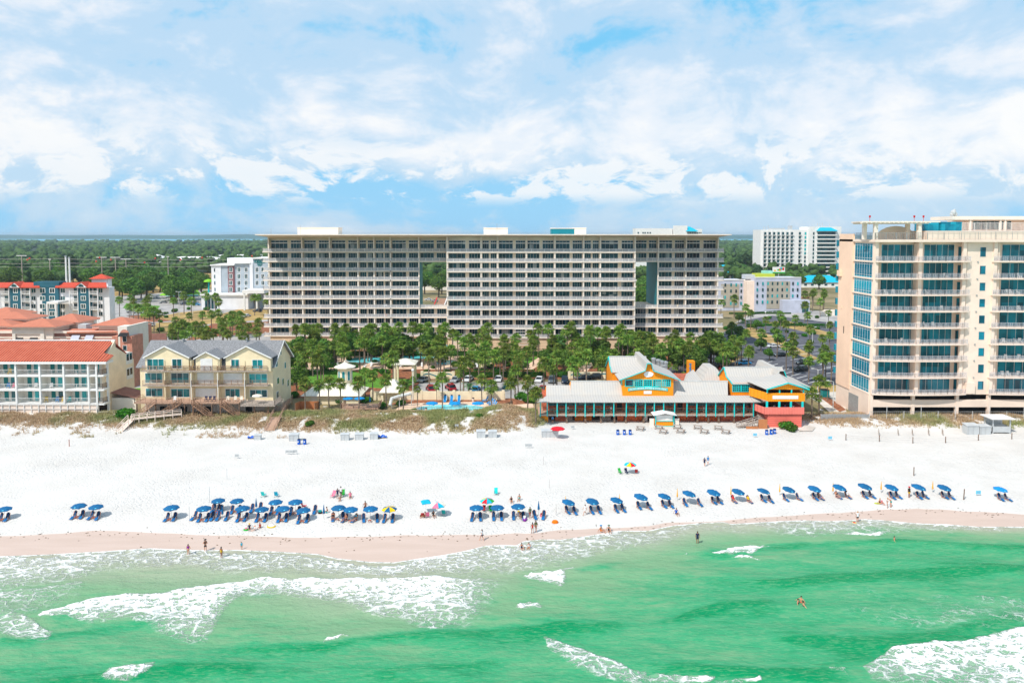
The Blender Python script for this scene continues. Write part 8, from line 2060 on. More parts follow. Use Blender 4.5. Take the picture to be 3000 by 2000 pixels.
# palms one can point to: fronting the pool and beach
named=[(933,1125,'palm tree in front of the bathhouse door, left'),(965,1118,'palm tree over the left end of the bathhouse roof'),(997,1122,'palm tree over the middle of the bathhouse roof'),(1046,1122,'palm tree at the right end of the bathhouse roof'),(878,1132,'palm tree beside the orange brown board fence'),
(1070,1090,'tall palm tree right of the octagonal pavilion'),(1090,1100,'palm tree just right of the tallest at the octagonal pavilion'),(1132,1110,'palm tree left of the slide pavilion'),(1180,1130,'palm tree standing beside the grey slide'),(1210,1110,'lamp like slim palm left of the small pool'),(1280,1130,'palm tree right behind the small pool fence'),
(1222,1140,'palm tree over the middle of the small pool wall'),(1295,1105,'palm tree among the parked cars, left'),(1350,1090,'palm tree left of the wave wall'),(1412,1110,'palm tree over the parked silver cars'),(1440,1130,'palm tree behind the right pool loungers'),(1510,1085,'big palm tree before the parked cars'),(1546,1130,'palm tree thicket left of the restaurant'),(1498,1120,'palm tree left of the big one by the cars'),
(1570,1150,'palm tree at the left end of the restaurant roof'),(1620,1082,'palm tree over the white parked car'),(1690,1092,'small palm tree by the restaurant left roof'),(1978,1075,'small palm tree left of the orange tall sign'),(1960,1068,'small palm tree behind the restaurant tower'),(2002,1098,'low palm tree left of the orange sign foot'),(2425,1125,'palm tree before the orange flank, lower'),(2455,1140,'palm tree at the foot of the orange flank'),(2378,1150,'slim palm tree right of the coral pavilion'),(2400,1165,'small palm tree on the sand path right of the pavilion'),
(838,1090,'palm tree touching the yellow house side wall, upper'),(850,1120,'palm tree touching the yellow house side wall, lower')]
for px,py,lb in named:
 palm(px,py,lb,'palm trees around the pool and restaurant',s=random.uniform(.8,.95)if 'small' not in lb and 'low' not in lb else .5)
KEEP=[(975,1050,1030,1110),(1020,1130,1020,1066),(1165,1235,1024,1080),(1270,1345,1036,1066)]
def scatter(poly,n,label,group,smin=.85,smax=1.15,jit=0,fn=None):
 """poly: (px0, px1, py0, py1) of crown centres; jittered rows"""
 px0,px1,py0,py1=poly;k=0;pts=[]
 tries=0
 while len(pts)<n and tries<4000:
  tries+=1;a=random.uniform(px0,px1);c=py0+(py1-py0)*random.random()**1.1
  if any(q0<a<q1 and q2<c<q3 for q0,q1,q2,q3 in KEEP):continue
  if all((a-u)**2+((c-v)*1.8)**2>(14 if len(pts)<n*.7 else 9)**2 for u,v in pts):pts.append((a,c));(fn or palm)(a,c,label,group,s=random.uniform(smin,smax))
scatter((830,1310,958,1062),70,'fan palm in the thick grove below the left half of the condominium','palms of the left grove',.85,1.15)
scatter((1310,1860,956,1068),74,'fan palm in the thick grove below the right half of the condominium','palms of the right grove',.85,1.15)
scatter((1860,2130,978,1030),22,'fan palm below the right wing of the condominium','palms below the right wing',.85,1.15)
scatter((2105,2440,905,1060),34,'fan palm lining the bays of the dark parking lot','palms in the parking lot',.8,1.0)
scatter((2100,2430,848,905),10,'fan palm along the road before the low grey hotel','palms before the low hotel',1.0,1.3)
scatter((460,760,915,985),37,'fan palm beside the roads left of the condominium','palms left of the condominium',.85,1.1)
scatter((340,480,868,905),9,'fan palm in the lot before the water park','palms before the water park',1.0,1.2)
scatter((500,800,860,884),11,'fan palm before the suites hotel','palms before the suites hotel',1.0,1.3)
for px,py,lb in((104,888,'left of two palms by the blue hotel canopy'),(128,886,'right of two palms by the blue hotel canopy'),(205,885,'left palm before the right wing of the blue hotel'),(228,888,'right palm before the right wing of the blue hotel'),(425,912,'left of three slender palms by the roundabout'),(437,914,'middle of three slender palms by the roundabout'),(448,912,'right of three slender palms by the roundabout')):palm(px,py,lb,'palms at the blue hotel',s=1.25)
for px,py,k,sc_,lb in((1375,1168,0,1.0,'silvery date palm with thick trunk behind the small pool'),(1180,990,1,1.0,'tall feather palm rising before the tan podium'),(1640,1060,2,1.0,'silvery feather palm among the right grove')):
 x,y=gp(px,py);spawn(DP[k],(x,y,0),0,sc_,lb,'palm tree')
def tree(px,pyc,label,group,s=1.0,kinds=TR,hh=6.0):
 i=random.randrange(len(kinds));y=gp(px,pyc,hh*s)[1];x=gp(px,pyc,hh*s)[0]
 if 800<px<2135 and 256<y<320:y=random.uniform(236,256);x,zc=at(px,pyc,y);s*=min(1.6,zc/(hh*s))
 return spawn(kinds[i],(x,y,0),random.uniform(0,6.28),s,label,'tree',group)
def scat_t(poly,n,label,group,smin,smax,kinds=TR,mind=12):
 px0,px1,py0,py1=poly;pts=[];tries=0
 while len(pts)<n and tries<3000:
  tries+=1;a=random.uniform(px0,px1);c=random.uniform(py0,py1)
  if all((a-u)**2+((c-v)*2)**2>mind**2 for u,v in pts):pts.append((a,c));tree(a,c,label,group,random.uniform(smin,smax),kinds)
scat_t((-20,470,782,812),46,'round green tree at the near edge of the left woods','trees at the edge of the left woods',1.3,2.1,TR+PN[:1],13)
scat_t((325,600,805,845),34,'dense green tree behind the water park','trees behind the water park',1.2,1.9,TR,12)
scat_t((2100,2230,770,806),16,'dark tree between the condominium and the white tower','trees left of the white tower',1.2,1.8,TR+PN,12)
scat_t((2180,2440,800,822),14,'tree at the foot of the white tower','trees at the foot of the white tower',.9,1.4,TR,12)
scat_t((1236,1306,790,830),10,'tree seen through the left opening of the condominium','trees behind the left opening',1.2,1.8,TR,9)
scat_t((1862,1900,785,870),9,'tree seen through the right opening of the condominium','trees behind the right opening',1.0,1.5,TR,9)
scat_t((800,960,990,1110),9,'dark leafy tree among the palms of the left grove','leafy trees in the left grove',.55,.8,TR,20)
scat_t((860,1300,985,1010),8,'dark leafy tree behind the fan palms before the tan podium','leafy trees before the podium',.6,.85,TR,22)
scat_t((1380,1860,1000,1060),16,'dark leafy tree among the palms of the right grove','leafy trees in the right grove',.55,.8,TR,20)
scat_t((1880,2150,1000,1060),14,'dark leafy tree behind the restaurant lot','leafy trees behind the restaurant',.55,.85,TR,16)
scat_t((2105,2330,925,1045),14,'leafy tree among the palms of the dark parking lot','leafy trees in the parking lot',.45,.65,TR,20)
for px,py,s_,lb in((360,1040,1.0,'glossy dark tree beside the pink plaza tower'),(385,1030,.8,'dark tree right of the pink plaza tower'),(520,975,.9,'round green tree behind the grey shingle roof'),(395,1060,.6,'bright green low tree between plaza and yellow house'),(870,1060,.75,'dark tree just right of the yellow house'),(880,1010,.7,'dark tree right of the grey roof'),(2040,1040,.9,'wide dark tree left of the black parked car')):
 tree(px,py,lb,None,s_)
def bush(px,py,label,s,group=None,kinds=BU,cat='bush',z=None):
 x,y,zz=(*gp(px,py),0)if z is None else onb(px,py);return spawn(random.choice(kinds),(x,y,zz),random.uniform(0,6),s,label,cat,group)
for px,py,s_,lb in((375,1150,1.2,'round bush on the lawn left of the yellow house'),(398,1120,1.3,'bright bush at the left side of the yellow house'),(385,1118,1.2,'bush below the pink plaza pier'),(1000,1180,1.3,'bush left of the wooden terrace'),(1075,1178,1.1,'bush right of the wooden terrace'),(1120,1196,1.2,'bush left of the slide foot'),(1175,1188,1.1,'bush under the grey slide'),(860,1165,1.3,'bush between the yellow house and the fence yard'),(1550,1180,1.6,'big bush left of the restaurant porch'),(1530,1170,1.4,'bush at the right pool fence'),(1562,1166,1.6,'bush behind the left restaurant corner')):bush(px,py,lb,s_)
for px,py,s_,lb in((365,1226,1.9,'spiky green bush at the corner of the red tiled apartments'),(2300,1255,1.3,'creeping green bush below the coral pavilion, left part'),(2322,1262,1.1,'creeping green bush below the coral pavilion, right part'),(905,1248,.9,'green bush on the left dune'),(1405,1222,.7,'small dark bush on the dune crest')):bush(px,py,lb,s_,z=1)
for i in range(40):
 px=random.uniform(860,1840);py=random.uniform(1050,1108);bush(px,py,'low green shrub in the mulch beds of the palm garden',random.uniform(.8,1.5),'shrubs in the palm garden')
for i in range(24):
 px=random.uniform(345,790);py=random.uniform(900,985);bush(px,py,'low shrub on the verge left of the condominium',random.uniform(.9,1.6),'shrubs on the road verges')
for i in range(22):
 px=random.uniform(2120,2440);py=random.uniform(925,1010);bush(px,py,'low shrub on the islands of the dark parking lot',random.uniform(.8,1.4),'shrubs in the parking lot')
for px,py,p_,lb in((1910,1046,FP,'pink flowering bush below the right wing of the condominium'),(1975,1046,FW,'white flowering bush right of the pink one'),(1230,1044,FW,'white flowering tree before the tan podium')):
 x,y=gp(px,py);spawn(p_,(x,y,0),0,1.25,lb,'bush')
def hedge(p0,p1,w,h,label):
 a=Vector((*gp(*p0),0));c=Vector((*gp(*p1),0));t_=thing('hedge',tuple((a+c)/2),label,'hedge');b=MB();rr=random.Random(int(p0[0]));n=int((c-a).length*46)
 for i in range(n):
  p=a.lerp(c,rr.random())+Vector((rr.uniform(-.1,.1),rr.uniform(-w,w)/2,h*(1-rr.random()**2)));d=Vector((rr.gauss(0,1),rr.gauss(0,1),rr.gauss(0,1))).normalized();q=d.cross(Vector((0,.3,1))).normalized()*.22;r_=d.cross(q).normalized()*.15
  i0=len(b.v);b.v+=[tuple(p-q),tuple(p+r_),tuple(p+q),tuple(p-r_)];b.f.append((i0,i0+1,i0+2,i0+3));b.m.append(0)
 b.build('foliage','hedge',t_);b=MB();b.box(min(a.x,c.x),max(a.x,c.x),(a.y+c.y)/2-w*.3,(a.y+c.y)/2+w*.3,0,h*.7);b.build('core','hedge',t_)
hedge((850,1043),(1600,1043),2.0,2.6,'tall dark hedge along the tan podium of the condominium');hedge((1650,1043),(2080,1043),2.0,2.6,'tall dark hedge below the right half of the tan podium');hedge((1340,1105),(1600,1105),1.6,2.4,'long clipped dark hedge behind the parked cars');hedge((1610,1103),(1680,1103),1.6,2.3,'short clipped hedge right of the pillar by the cars');hedge((895,1098),(1010,1096),1.6,1.8,'clipped hedge left of the octagonal pavilion');hedge((935,1078),(1050,1076),1.4,1.5,'low hedge before the left basin of the lagoon pool');hedge((2170,948),(2440,962),1.6,1.6,'long hedge between the road and the dark parking lot');hedge((2150,925),(2300,915),1.3,1.3,'low hedge under the red umbrellas of the low hotel')
# far forest: one woodland mass of several thousand crowns
def forest():
 bm=bmesh.new();bmesh.ops.create_icosphere(bm,subdivisions=2,radius=1.0);tv=np.array([v.co[:]for v in bm.verts]);tf=np.array([[v.index for v in f.verts]for f in bm.faces]);bm.free()
 N=8500;g=np.random.default_rng(3);px=g.uniform(-500,3500,N)
 top=704+4*(vnoise(px,px*0,.004,71,3)-.5)
 low=np.interp(px,[-500,300,640,1200,1240,1310,1860,1935,2110,2240,3500],[800,800,775,760,790,790,800,790,800,790,790]);u=g.random(N);py=top+(low-top)*u**1.7
 Hs=14.0;k_=np.array([gp(a,b_,Hs)for a,b_ in zip(px,py)]);X_=k_[:,0];Y_=k_[:,1]
 ok=Y_<3780;X_,Y_=X_[ok],Y_[ok];N=len(X_)
 s=g.uniform(3.2,6.0,N)*np.clip(Y_/1100,.8,2.4);hh=g.uniform(8,15,N)
 V=np.zeros((N,len(tv),3));
 for i in range(N):
  n_=1+.34*g.standard_normal(len(tv));V[i]=tv*n_[:,None]*np.array([s[i],s[i],min(s[i],6.5)*.8])+np.array([X_[i],Y_[i],hh[i]-1])
 fs=(tf[None]+(np.arange(N)*len(tv))[:,None,None]).reshape(-1,3);co=V.reshape(-1,3)
 me=bpy.data.meshes.new('forest');me.vertices.add(len(co));me.vertices.foreach_set('co',co.ravel());me.loops.add(fs.size);me.loops.foreach_set('vertex_index',fs.ravel().astype(np.int32));me.polygons.add(len(fs));me.polygons.foreach_set('loop_start',(np.arange(len(fs))*3).astype(np.int32))
 try:me.polygons.foreach_set('loop_total',np.full(len(fs),3,np.int32))
 except Exception:pass
 me.update();me.validate();o=bpy.data.objects.new('forest',me);COL.objects.link(o);o['kind']='stuff';o['label']='dark green pine woods reaching to the bay'
 m=bpy.data.materials.new('forest_canopy');m.use_nodes=True;t=NT(m.node_tree);ou=t.n('ShaderNodeOutputMaterial');b=t.n('ShaderNodeBsdfPrincipled');b.inputs['Roughness'].default_value=.9;b.inputs['Specular IOR Level'].default_value=.1
 geo=t.n('ShaderNodeNewGeometry');tc=t.n('ShaderNodeTexCoord');n1_=t.noise(tc.outputs['Object'],.25,5,.7)
 c=t.mix(geo.outputs['Random Per Island'],(.018,.055,.014),(.07,.13,.035));c=t.mix(t.sstep(n1_,.35,.7),c,(.10,.17,.045));t.l(c,b.inputs['Base Color'])
 bp=t.n('ShaderNodeBump');bp.inputs['Strength'].default_value=1.0;bp.inputs['Distance'].default_value=1.5;t.l(t.noise(tc.outputs['Object'],.6,4,.7),bp.inputs['Height']);t.l(bp.outputs[0],b.inputs['Normal'])
 t.l(b.outputs[0],ou.inputs[0]);me.materials.append(m)
 b=MB();b.quad((-6000,820,1.5),(6000,820,1.5),(6000,3760,6.5),(-6000,3760,6.5));q=b.build('forest_floor','leaf');q['kind']='structure'
 M['floor']=mat('forest_floor',(.03,.055,.018),.95,.3,.02);q.data.materials.clear();q.data.materials.append(M['floor'])
forest()
# dune grass: tufts of blades
def dune_grass():
 g=np.random.default_rng(8);vs=[];fs=[];cols=[]
 def add(x,y,h,c,n):
  z=tzv(x,y)
 N=110000;x=g.uniform(-130,120,N);y=g.uniform(151,174.5,N);dh=duneh(x,y)
 dens=smooth(vnoise(x,y,.40,81,4),.26,.46);edge=smooth(dh,.12,.9)
# sparse scatter on the sand below the left houses
 sp=((x<-36)&(y>153)&(y<163))*.22*smooth(vnoise(x,y,.3,82,3),.5,.7)
 keep=g.random(N)<np.maximum(dens*edge,sp);x,y=x[keep],y[keep];z=tz(x,y);n=len(x)
 hue=vnoise(x,y,.12,83,4);col=np.clip((hue-.33)/.25,0,1)
 B=5;co=np.zeros((n,B,3,3));
 for k in range(B):
  a=g.uniform(0,6.28,n);h=g.uniform(.35,.85,n)*np.where(col>.5,.75,1.0);lean=g.uniform(.1,.5,n);w=.05;ox=g.normal(0,.12,n);oy=g.normal(0,.12,n)
  co[:,k,0]=np.stack([x+ox-w*np.sin(a),y+oy+w*np.cos(a),z-.05],-1);co[:,k,1]=np.stack([x+ox+w*np.sin(a),y+oy-w*np.cos(a),z-.05],-1);co[:,k,2]=np.stack([x+ox+lean*np.cos(a),y+oy+lean*np.sin(a),z+h],-1)
 V=co.reshape(-1,3);F_=np.arange(len(V)).reshape(-1,3);me=bpy.data.meshes.new('dune_grass');me.vertices.add(len(V));me.vertices.foreach_set('co',V.ravel());me.loops.add(F_.size);me.loops.foreach_set('vertex_index',F_.ravel().astype(np.int32));me.polygons.add(len(F_));me.polygons.foreach_set('loop_start',(np.arange(len(F_))*3).astype(np.int32))
 try:me.polygons.foreach_set('loop_total',np.full(len(F_),3,np.int32))
 except Exception:pass
 a=me.attributes.new('dry','FLOAT','POINT');a.data.foreach_set('value',np.repeat(col,B*3).astype(np.float32));me.update();me.validate()
 o=bpy.data.objects.new('dune_grass',me);COL.objects.link(o);o['kind']='stuff';o['label']='green and rusty grass covering the dune'
 m=bpy.data.materials.new('dune_grass_blades');m.use_nodes=True;t=NT(m.node_tree);ou=t.n('ShaderNodeOutputMaterial');b=t.n('ShaderNodeBsdfPrincipled');b.inputs['Roughness'].default_value=.8
 at_=t.n('ShaderNodeAttribute',attribute_name='dry');geo=t.n('ShaderNodeNewGeometry')
 gr=t.mix(geo.outputs['Random Per Island'],(.16,.20,.05),(.42,.42,.17));br=t.mix(geo.outputs['Random Per Island'],(.38,.22,.12),(.62,.48,.30));t.l(t.mix(at_.outputs['Fac'],gr,br),b.inputs['Base Color']);t.l(b.outputs[0],ou.inputs[0]);me.materials.append(m)
dune_grass()

# ================================================================== CARS, LAMPS, POLES
def make_car(kind):
 suv=kind=='suv';p=proto('parked_car');H1=.95 if suv else .82;H2=1.72 if suv else 1.42;L=2.35;Wd=.92
 prof=[(-L,.35),(-L,.72),(-L+.12,H1-.12),(-1.0,H1),(-1.0+.02,H1),(L-.55 if suv else 1.45,H1+.02),(L-.1,H1-.05),(L,.6),(L,.35)]
 b=MB();n=len(prof);vs=[]
 for(yy,ww)in((-Wd,1),(-Wd*.97,1),(Wd*.97,1),(Wd,1)):
  for(a,z)in prof:vs.append((a,yy,z if abs(yy)<Wd else z-(.04 if z>.5 else-.04)))
 fs=[tuple(range(n))[::-1],tuple(range(3*n,4*n))]
 for j in range(3):
  for i in range(n):fs.append((j*n+i,j*n+(i+1)%n,(j+1)*n+(i+1)%n,(j+1)*n+i))
 b.add(vs,fs);b.build('body','paint_white_car',p)
 g0,g1,g2,g3=-1.05,-.35,(1.55 if suv else .85),(2.15 if suv else 1.75)
 b=MB();a=.86;c=.70
 b.add([(g0,-a,H1),(g3,-a,H1),(g3,a,H1),(g0,a,H1),(g1,-c,H2-.06),(g2,-c,H2-.06),(g2,c,H2-.06),(g1,c,H2-.06)],[(0,1,5,4),(1,2,6,5),(2,3,7,6),(3,0,4,7)]);b.build('windows',G['car'],p)
 b=MB();b.add([(g1-.06,-c-.03,H2-.08),(g2+.06,-c-.03,H2-.08),(g2+.06,c+.03,H2-.08),(g1-.06,c+.03,H2-.08),(g1+.1,-c+.1,H2),(g2-.1,-c+.1,H2),(g2-.1,c-.1,H2),(g1+.1,c-.1,H2)],[(0,1,5,4),(1,2,6,5),(2,3,7,6),(3,0,4,7),(4,5,6,7)])
 for s in(-1,1):
  for(u0,u1)in((g0,g1),((g0+g3)/2,(g1+g2)/2),(g3,g2)):b.bar((u0,s*(a+.005),H1),(u1,s*(c+.005),H2-.07),.07,.05)
 b.build('roof','paint_white_car',p)
 for(x_,s)in((-1.45,-1),(-1.45,1),(1.4,-1),(1.4,1)):
  b=MB();b.prism([(x_+.34*math.cos(2*math.pi*i/14),.34+.34*math.sin(2*math.pi*i/14))for i in range(14)],s*.94-.12,s*.94+.02,'y');w=b.build('wheel','tire',p)
  b=MB();yy=s*.97;b.prism([(x_+.2*math.cos(2*math.pi*i/10),.34+.2*math.sin(2*math.pi*i/10))for i in range(10)],yy-.01,yy+.01,'y');b.build('rim','rim',w)
 for s in(-1,1):
  b=MB();b.box(-L-.02,-L+.12,s*.62-.16,s*.62+.16,.60,.74);b.build('headlight','lamp_clear',p)
  b=MB();b.box(L-.14,L+.02,s*.68-.12,s*.68+.12,.64,.80);b.build('tail_light','tail_red',p)
 return p
CAR,SUV=make_car('sedan'),make_car('suv')
def car(px,py,kind,col,rz,label,grp='cars parked in the lots',s=1.0):
 x,y=gp(px,py);r=spawn(SUV if kind=='suv' else CAR,(x,y,.12 if False else .08),rz,s*1.1,label,'car',grp,None if col=='white' else{'paint_white_car':'paint_'+col+'_car'})
cars=[(1240,1118,'car','silver',1.2,'silver car farthest left beside the wave wall'),(1262,1146,'suv','red',-1.3,'dark red car behind the pool wall, left of two'),(1320,1142,'suv','red',-1.2,'dark red suv behind the pool wall'),(1335,1118,'car','silver',1.3,'silver car behind the dark red suv'),(1372,1116,'car','white',1.3,'white car left of the big palms'),(1392,1148,'car','blue',1.4,'bright blue car half behind the date palm'),(1460,1116,'car','white',1.5,'white car behind the central palm'),(1490,1136,'car','green',1.2,'dark green car beneath palms'),(1580,1118,'car','white',1.35,'white car left of the grey suv'),(1617,1120,'suv','grey',1.45,'grey suv second left of the restaurant roofs'),(1655,1121,'suv','navy',1.5,'dark navy suv just left of the restaurant roofs'),(1708,1112,'car','navy',.3,'dark blue car behind the low left roof of the restaurant'),(1740,1110,'suv','black',.2,'black car next to the restaurant left wing'),(1590,1146,'car','red',1.3,'bright red car just behind the porch roof end'),
(1990,1054,'suv','black',.25,'black suv on the lane behind the restaurant tower'),(1922,1066,'suv','silver',1.2,'silver truck beside the kitchen vents'),(2060,1050,'suv','navy',.3,'dark navy suv partly behind palms on the lane'),(2178,1068,'car','blue',.25,'bright cyan blue car behind the right restaurant hall'),(2116,1086,'car','red',1.5,'dark red car by the mansard roof'),(2345,1088,'suv','black',.35,'black suv near the flank, front'),(2352,1068,'suv','black',.3,'dark suv behind the front one near the flank'),(2264,1018,'car','white',.2,'white car alone in the middle of the dark lot'),(2282,990,'car','green',.2,'dark green car in the upper dark lot'),(2150,1028,'suv','navy',.5,'dark car at the left border of the dark lot'),(2286,1044,'car','black',.3,'black car among palms of the dark lot'),(2360,874,'car','red',.1,'red car on the far right road'),(2050,1088,'car','silver',1.5,'silver car right of the orange sign'),
(438,956,'suv','white',.15,'white suv on the lower left road'),(755,914,'suv','navy',.1,'dark blue suv on the road left of the condominium'),(722,928,'car','white',1.2,'white van on the road near the condominium'),(420,900,'car','white',.1,'white car on the upper left road'),(405,918,'car','white',.3,'white car by the mulch island'),(385,916,'car','silver',.3,'silver car by the mulch island'),(107,938,'car','white',.2,'white car between plaza roofs and the blue hotel'),(217,932,'car','silver',.2,'silver blue car before the blue hotel'),(540,893,'suv','navy',.1,'dark blue suv before the water park'),(575,895,'car','blue',.1,'blue car before the suites hotel'),(478,888,'car','silver',.8,'silver car in the lot before the water park'),(1255,880,'car','white',.2,'white car seen through the left opening'),(1275,884,'car','silver',.2,'silver car seen through the left opening'),(455,874,'car','white',.1,'white car in the upper lot before the water park')]
for c in cars:car(*c)
def lamp(px,py,h,label,kind='cobra',grp='street lamps',mt='pole_light'):
 x,y=gp(px,py);t_=thing('street_lamp',(x,y,0),label,'street lamp',grp);b=MB();b.tube([(x,y,0),(x,y,h)],[.14,.08],6);b.build('pole',mt,t_)
 b=MB()
 if kind=='globe':b.ball((x,y,h+.3),.38,8);b.build('globe','white',t_)
 elif kind=='T':b.box(x-1.4,x+1.4,y-.12,y+.12,h,h+.15);b.box(x-1.5,x-.9,y-.2,y+.2,h+.15,h+.35);b.box(x+.9,x+1.5,y-.2,y+.2,h+.15,h+.35);b.build('lamp_head','pole_light',t_)
 else:b.bar((x,y,h),(x-1.2,y,h+.3),.1);b.box(x-1.9,x-1.1,y-.18,y+.18,h+.22,h+.4);b.build('lamp_head','pole_light',t_)
for px,py,h,k,lb in((2395,1150,6.5,'cobra','pale lamp right of the coral pavilion'),(2440,1205,7.5,'cobra','white lamp at the foot of the pink tower'),(2242,945,5,'globe','globe lamp at the left of the dark lot'),(2421,962,6,'globe','globe lamp at the right of the dark lot'),(2380,1010,7,'T','lamp pole in the middle of the dark lot'),(1985,1052,5,'globe','globe lamp behind the restaurant tower'),(2102,1010,5.5,'globe','globe lamp below the right wing of the condominium'),(298,942,20,'T','tall pale pole in front of the blue hotel'),(80,935,10,'T','dark lamp before the left wing of the blue hotel'),(275,938,10,'T','dark lamp before the right wing of the blue hotel'),(237,948,8,'cobra','curved white lamp by the blue hotel'),(450,945,13,'T','T shaped lamp by the roundabout'),(525,925,13,'T','T shaped lamp on the dry grass island'),(565,925,9,'cobra','curved white lamp on the dry grass island'),(477,842,13,'T','white lamp pole before the dark trees'),(1210,1175,8,'globe','dark lamp among palms left of the small pool')):
 lamp(px,py,h,lb,k)
# tall utility poles and the line with red marker balls
def power():
 Y=560.0;zw=Z(757,Y)
 for px,top,lb,T in((65,750,'grey utility pole with crossarm at the far left',1),(147,761,'short white topped pole in the left trees',0),(299,755,'utility pole left of the pair of lattice lamps',1),(339,755,'utility pole right of the pair of lattice lamps',1),(370,760,'utility pole with lamp head above the trees',1),(493,753,'thin utility pole before the white warehouse',0)):
  x=X(px,Y,800);t_=thing('utility_pole',(x,Y,0),lb,'utility pole','utility poles in the left distance');b=MB();b.tube([(x,Y,0),(x,Y,Z(top,Y))],[.5,.35],6);b.build('pole','greywood',t_)
  b=MB();wd=4 if T else 1;b.box(x-wd,x+wd,Y-.2,Y+.2,Z(top,Y),Z(top,Y)+.6);b.build('crossarm','pole_light',t_)
 for px,lb in((194,'left of two thick white monopoles'),(204,'right of two thick white monopoles')):
  Y2=380.0;x=X(px,Y2,800);t_=thing('monopole',(x,Y2,0),lb+' above the blue hotel','pole','white monopoles above the blue hotel');tp=Z(752 if px==194 else 756,Y2);b=MB();b.tube([(x,Y2,0),(x,Y2,tp)],[.6,.4],8);b.build('shaft','white',t_);b=MB();b.lathe([(.62,tp),(.62,tp+.4),(.1,tp+.6)],8,(x,Y2));b.build('cap','metal_grey',t_)
 t_=thing('power_line',(X(300,Y,760),Y,zw),'thin power wires strung across the left distance','power line')
 for k,(ya,yb)in enumerate(((756,760),(770,768),(780,779))):
  b=MB();n=40;pts=[Vector((X(-60+900*i/n,Y,760),Y+k,Z(ya+(yb-ya)*i/n+3*math.sin(math.pi*((i/10)%1)),Y)))for i in range(n+1)];b.tube(pts,.10,4);b.build('wire','netgrey',t_)
 for i,(px,py)in enumerate(((82,761),(88,757),(283,766),(293,755),(326,761),(425,769),(456,757),(530,761),(593,755),(739,750))):
  x,z=X(px,Y,py),Z(py,Y);t2=thing('marker_ball',(x,Y-.5,z),'red marker ball on the power line, %s from the left'%ORD[i],'marker ball','red marker balls on the wires');b=MB();b.ball((x,Y-.5,z),.65,8);b.build('ball','ball_red',t2,smooth=True);b=MB();b.bar((x-.9,Y-.5,z),(x+.9,Y-.5,z),.2);b.build('clamp','metal_grey',t2)
power()
def misc():
# water park: green canopies, slides
 for px,py,w,lb in((520,848,11,'large lime green water park canopy'),(500,858,7,'small lime canopy at the left of the water park'),(562,856,6,'small lime canopy at the right of the water park')):
  x,y=gp(px,py+22);zt=Z(py-8,y);t_=thing('park_canopy',(x,y,0),lb,'canopy');b=MB();b.lathe([(w,zt-3.0),(w*.95,zt-2.6),(.1,zt)],8,(x,y));b.build('fabric',M['canopy_green'],t_)
  for a in range(4):b=MB();c_,s_=x+w*.75*math.cos(a*1.57+.7),y+w*.75*math.sin(a*1.57+.7);b.tube([(c_,s_,0),(c_,s_,zt-2.6)],.18,6);b.build('mast','white',t_)
 x,y=gp(558,868);t_=thing('water_slide',(x,y,0),'lime green curved slide right of the big canopy','slide');b=MB();b.tube([(x-3,y,Z(838,y)),(x,y,Z(842,y)),(x+4,y+1,Z(852,y)),(x+7,y,Z(864,y))],.8,7);b.build('chute',M['canopy_green'],t_);b=MB();b.box(x-4,x-2.4,y-.8,y+.8,0,Z(842,y));b.build('tower','teal_panel',t_)
 x,y=gp(540,866);t_=thing('splash_pad',(x,y,0),'teal blue splash structure in the water park','playground');b=MB()
 for k in range(7):b.bar((x-8+k*2.4,y,0),(x-8+k*2.4,y,2.5+(k%3)),.4)
 b.build('posts','cyan_cloth',t_);b=MB();b.box(x-12,x+12,y-3,y+3,.05,.5);b.build('basin','poolwater',t_)
 x,y=gp(612,866);t_=thing('toadstool',(x,y,0),'lime and orange mushroom shaped shower left of the suites hotel','playground');b=MB();b.lathe([(3.4,10),(2.8,11.2),(.4,12)],12,(x,y));b.build('cap',M['canopy_green'],t_);b=MB();b.tube([(x,y,0),(x,y,10)],.6,8);b.build('stem','teal',t_)
# amusement slide seen through the left opening
 x,y=gp(1287,897);t_=thing('amusement_slide',(x,y,0),'red white and wooden amusement slide seen through the left opening','slide');b=MB()
 for k in range(9):b.box(x-2.4+k*.25,x+3.2+k*.25,y+k*.9,y+k*.9+.8,0,.5+k*.45)
 b.build('steps','deckwood',t_)
 for s in(-1,1):b=MB();b.bar((x+s*3.2,y-1,.5),(x+s*3.2+1.0,y+8,4.6),.45,.6);b.build('side_rail','red_cloth' if s<0 else 'white',t_)
# billboard
 Y=470.0;x=X(2282,Y,790);t_=thing('billboard',(x,Y,0),'colourful roadside billboard before the white tower','billboard');xa,xb=X(2264,Y,790),X(2300,Y,790);za,zb=Z(800,Y),Z(782,Y)
 b=MB();b.box(xa,xb,Y,Y+.6,za,zb);q=b.build('board','white',t_);cols=['red_cloth','yellow_cloth','green_cloth','cyan_cloth'];rr=random.Random(2)
 for k in range(9):b=MB();u=xa+(xb-xa)*rr.uniform(.05,.8);v=za+(zb-za)*rr.uniform(.25,.7);b.box(u,u+1.3,Y-.05-k*.01,Y-.01,v,v+.9);b.build('printed_patch',cols[k%4],q)
 b=MB();b.box(xa,xb,Y-.12,Y-.01,za,za+.7);b.build('green_strip','green_cloth',q);b=MB();b.tube([((xa+xb)/2,Y+.4,0),((xa+xb)/2,Y+.4,za)],.4,8);b.build('support','metal_grey',t_)
# tall orange sign of the restaurant
 Y=gp(1500,1120)[1];x=X(2024,Y,1080);t_=thing('pylon_sign',(x,Y,0),'tall orange sign box with blue lettering behind the restaurant roofs','sign');xa,xb=X(2014,Y,1080),X(2033,Y,1080);b=MB();b.box(xa,xb,Y-1.2,Y+1.2,Z(1098,Y),Z(1056,Y));q=b.build('sign_box','orange',t_)
 b=MB();zb=Z(1062,Y);rr=random.Random(9)
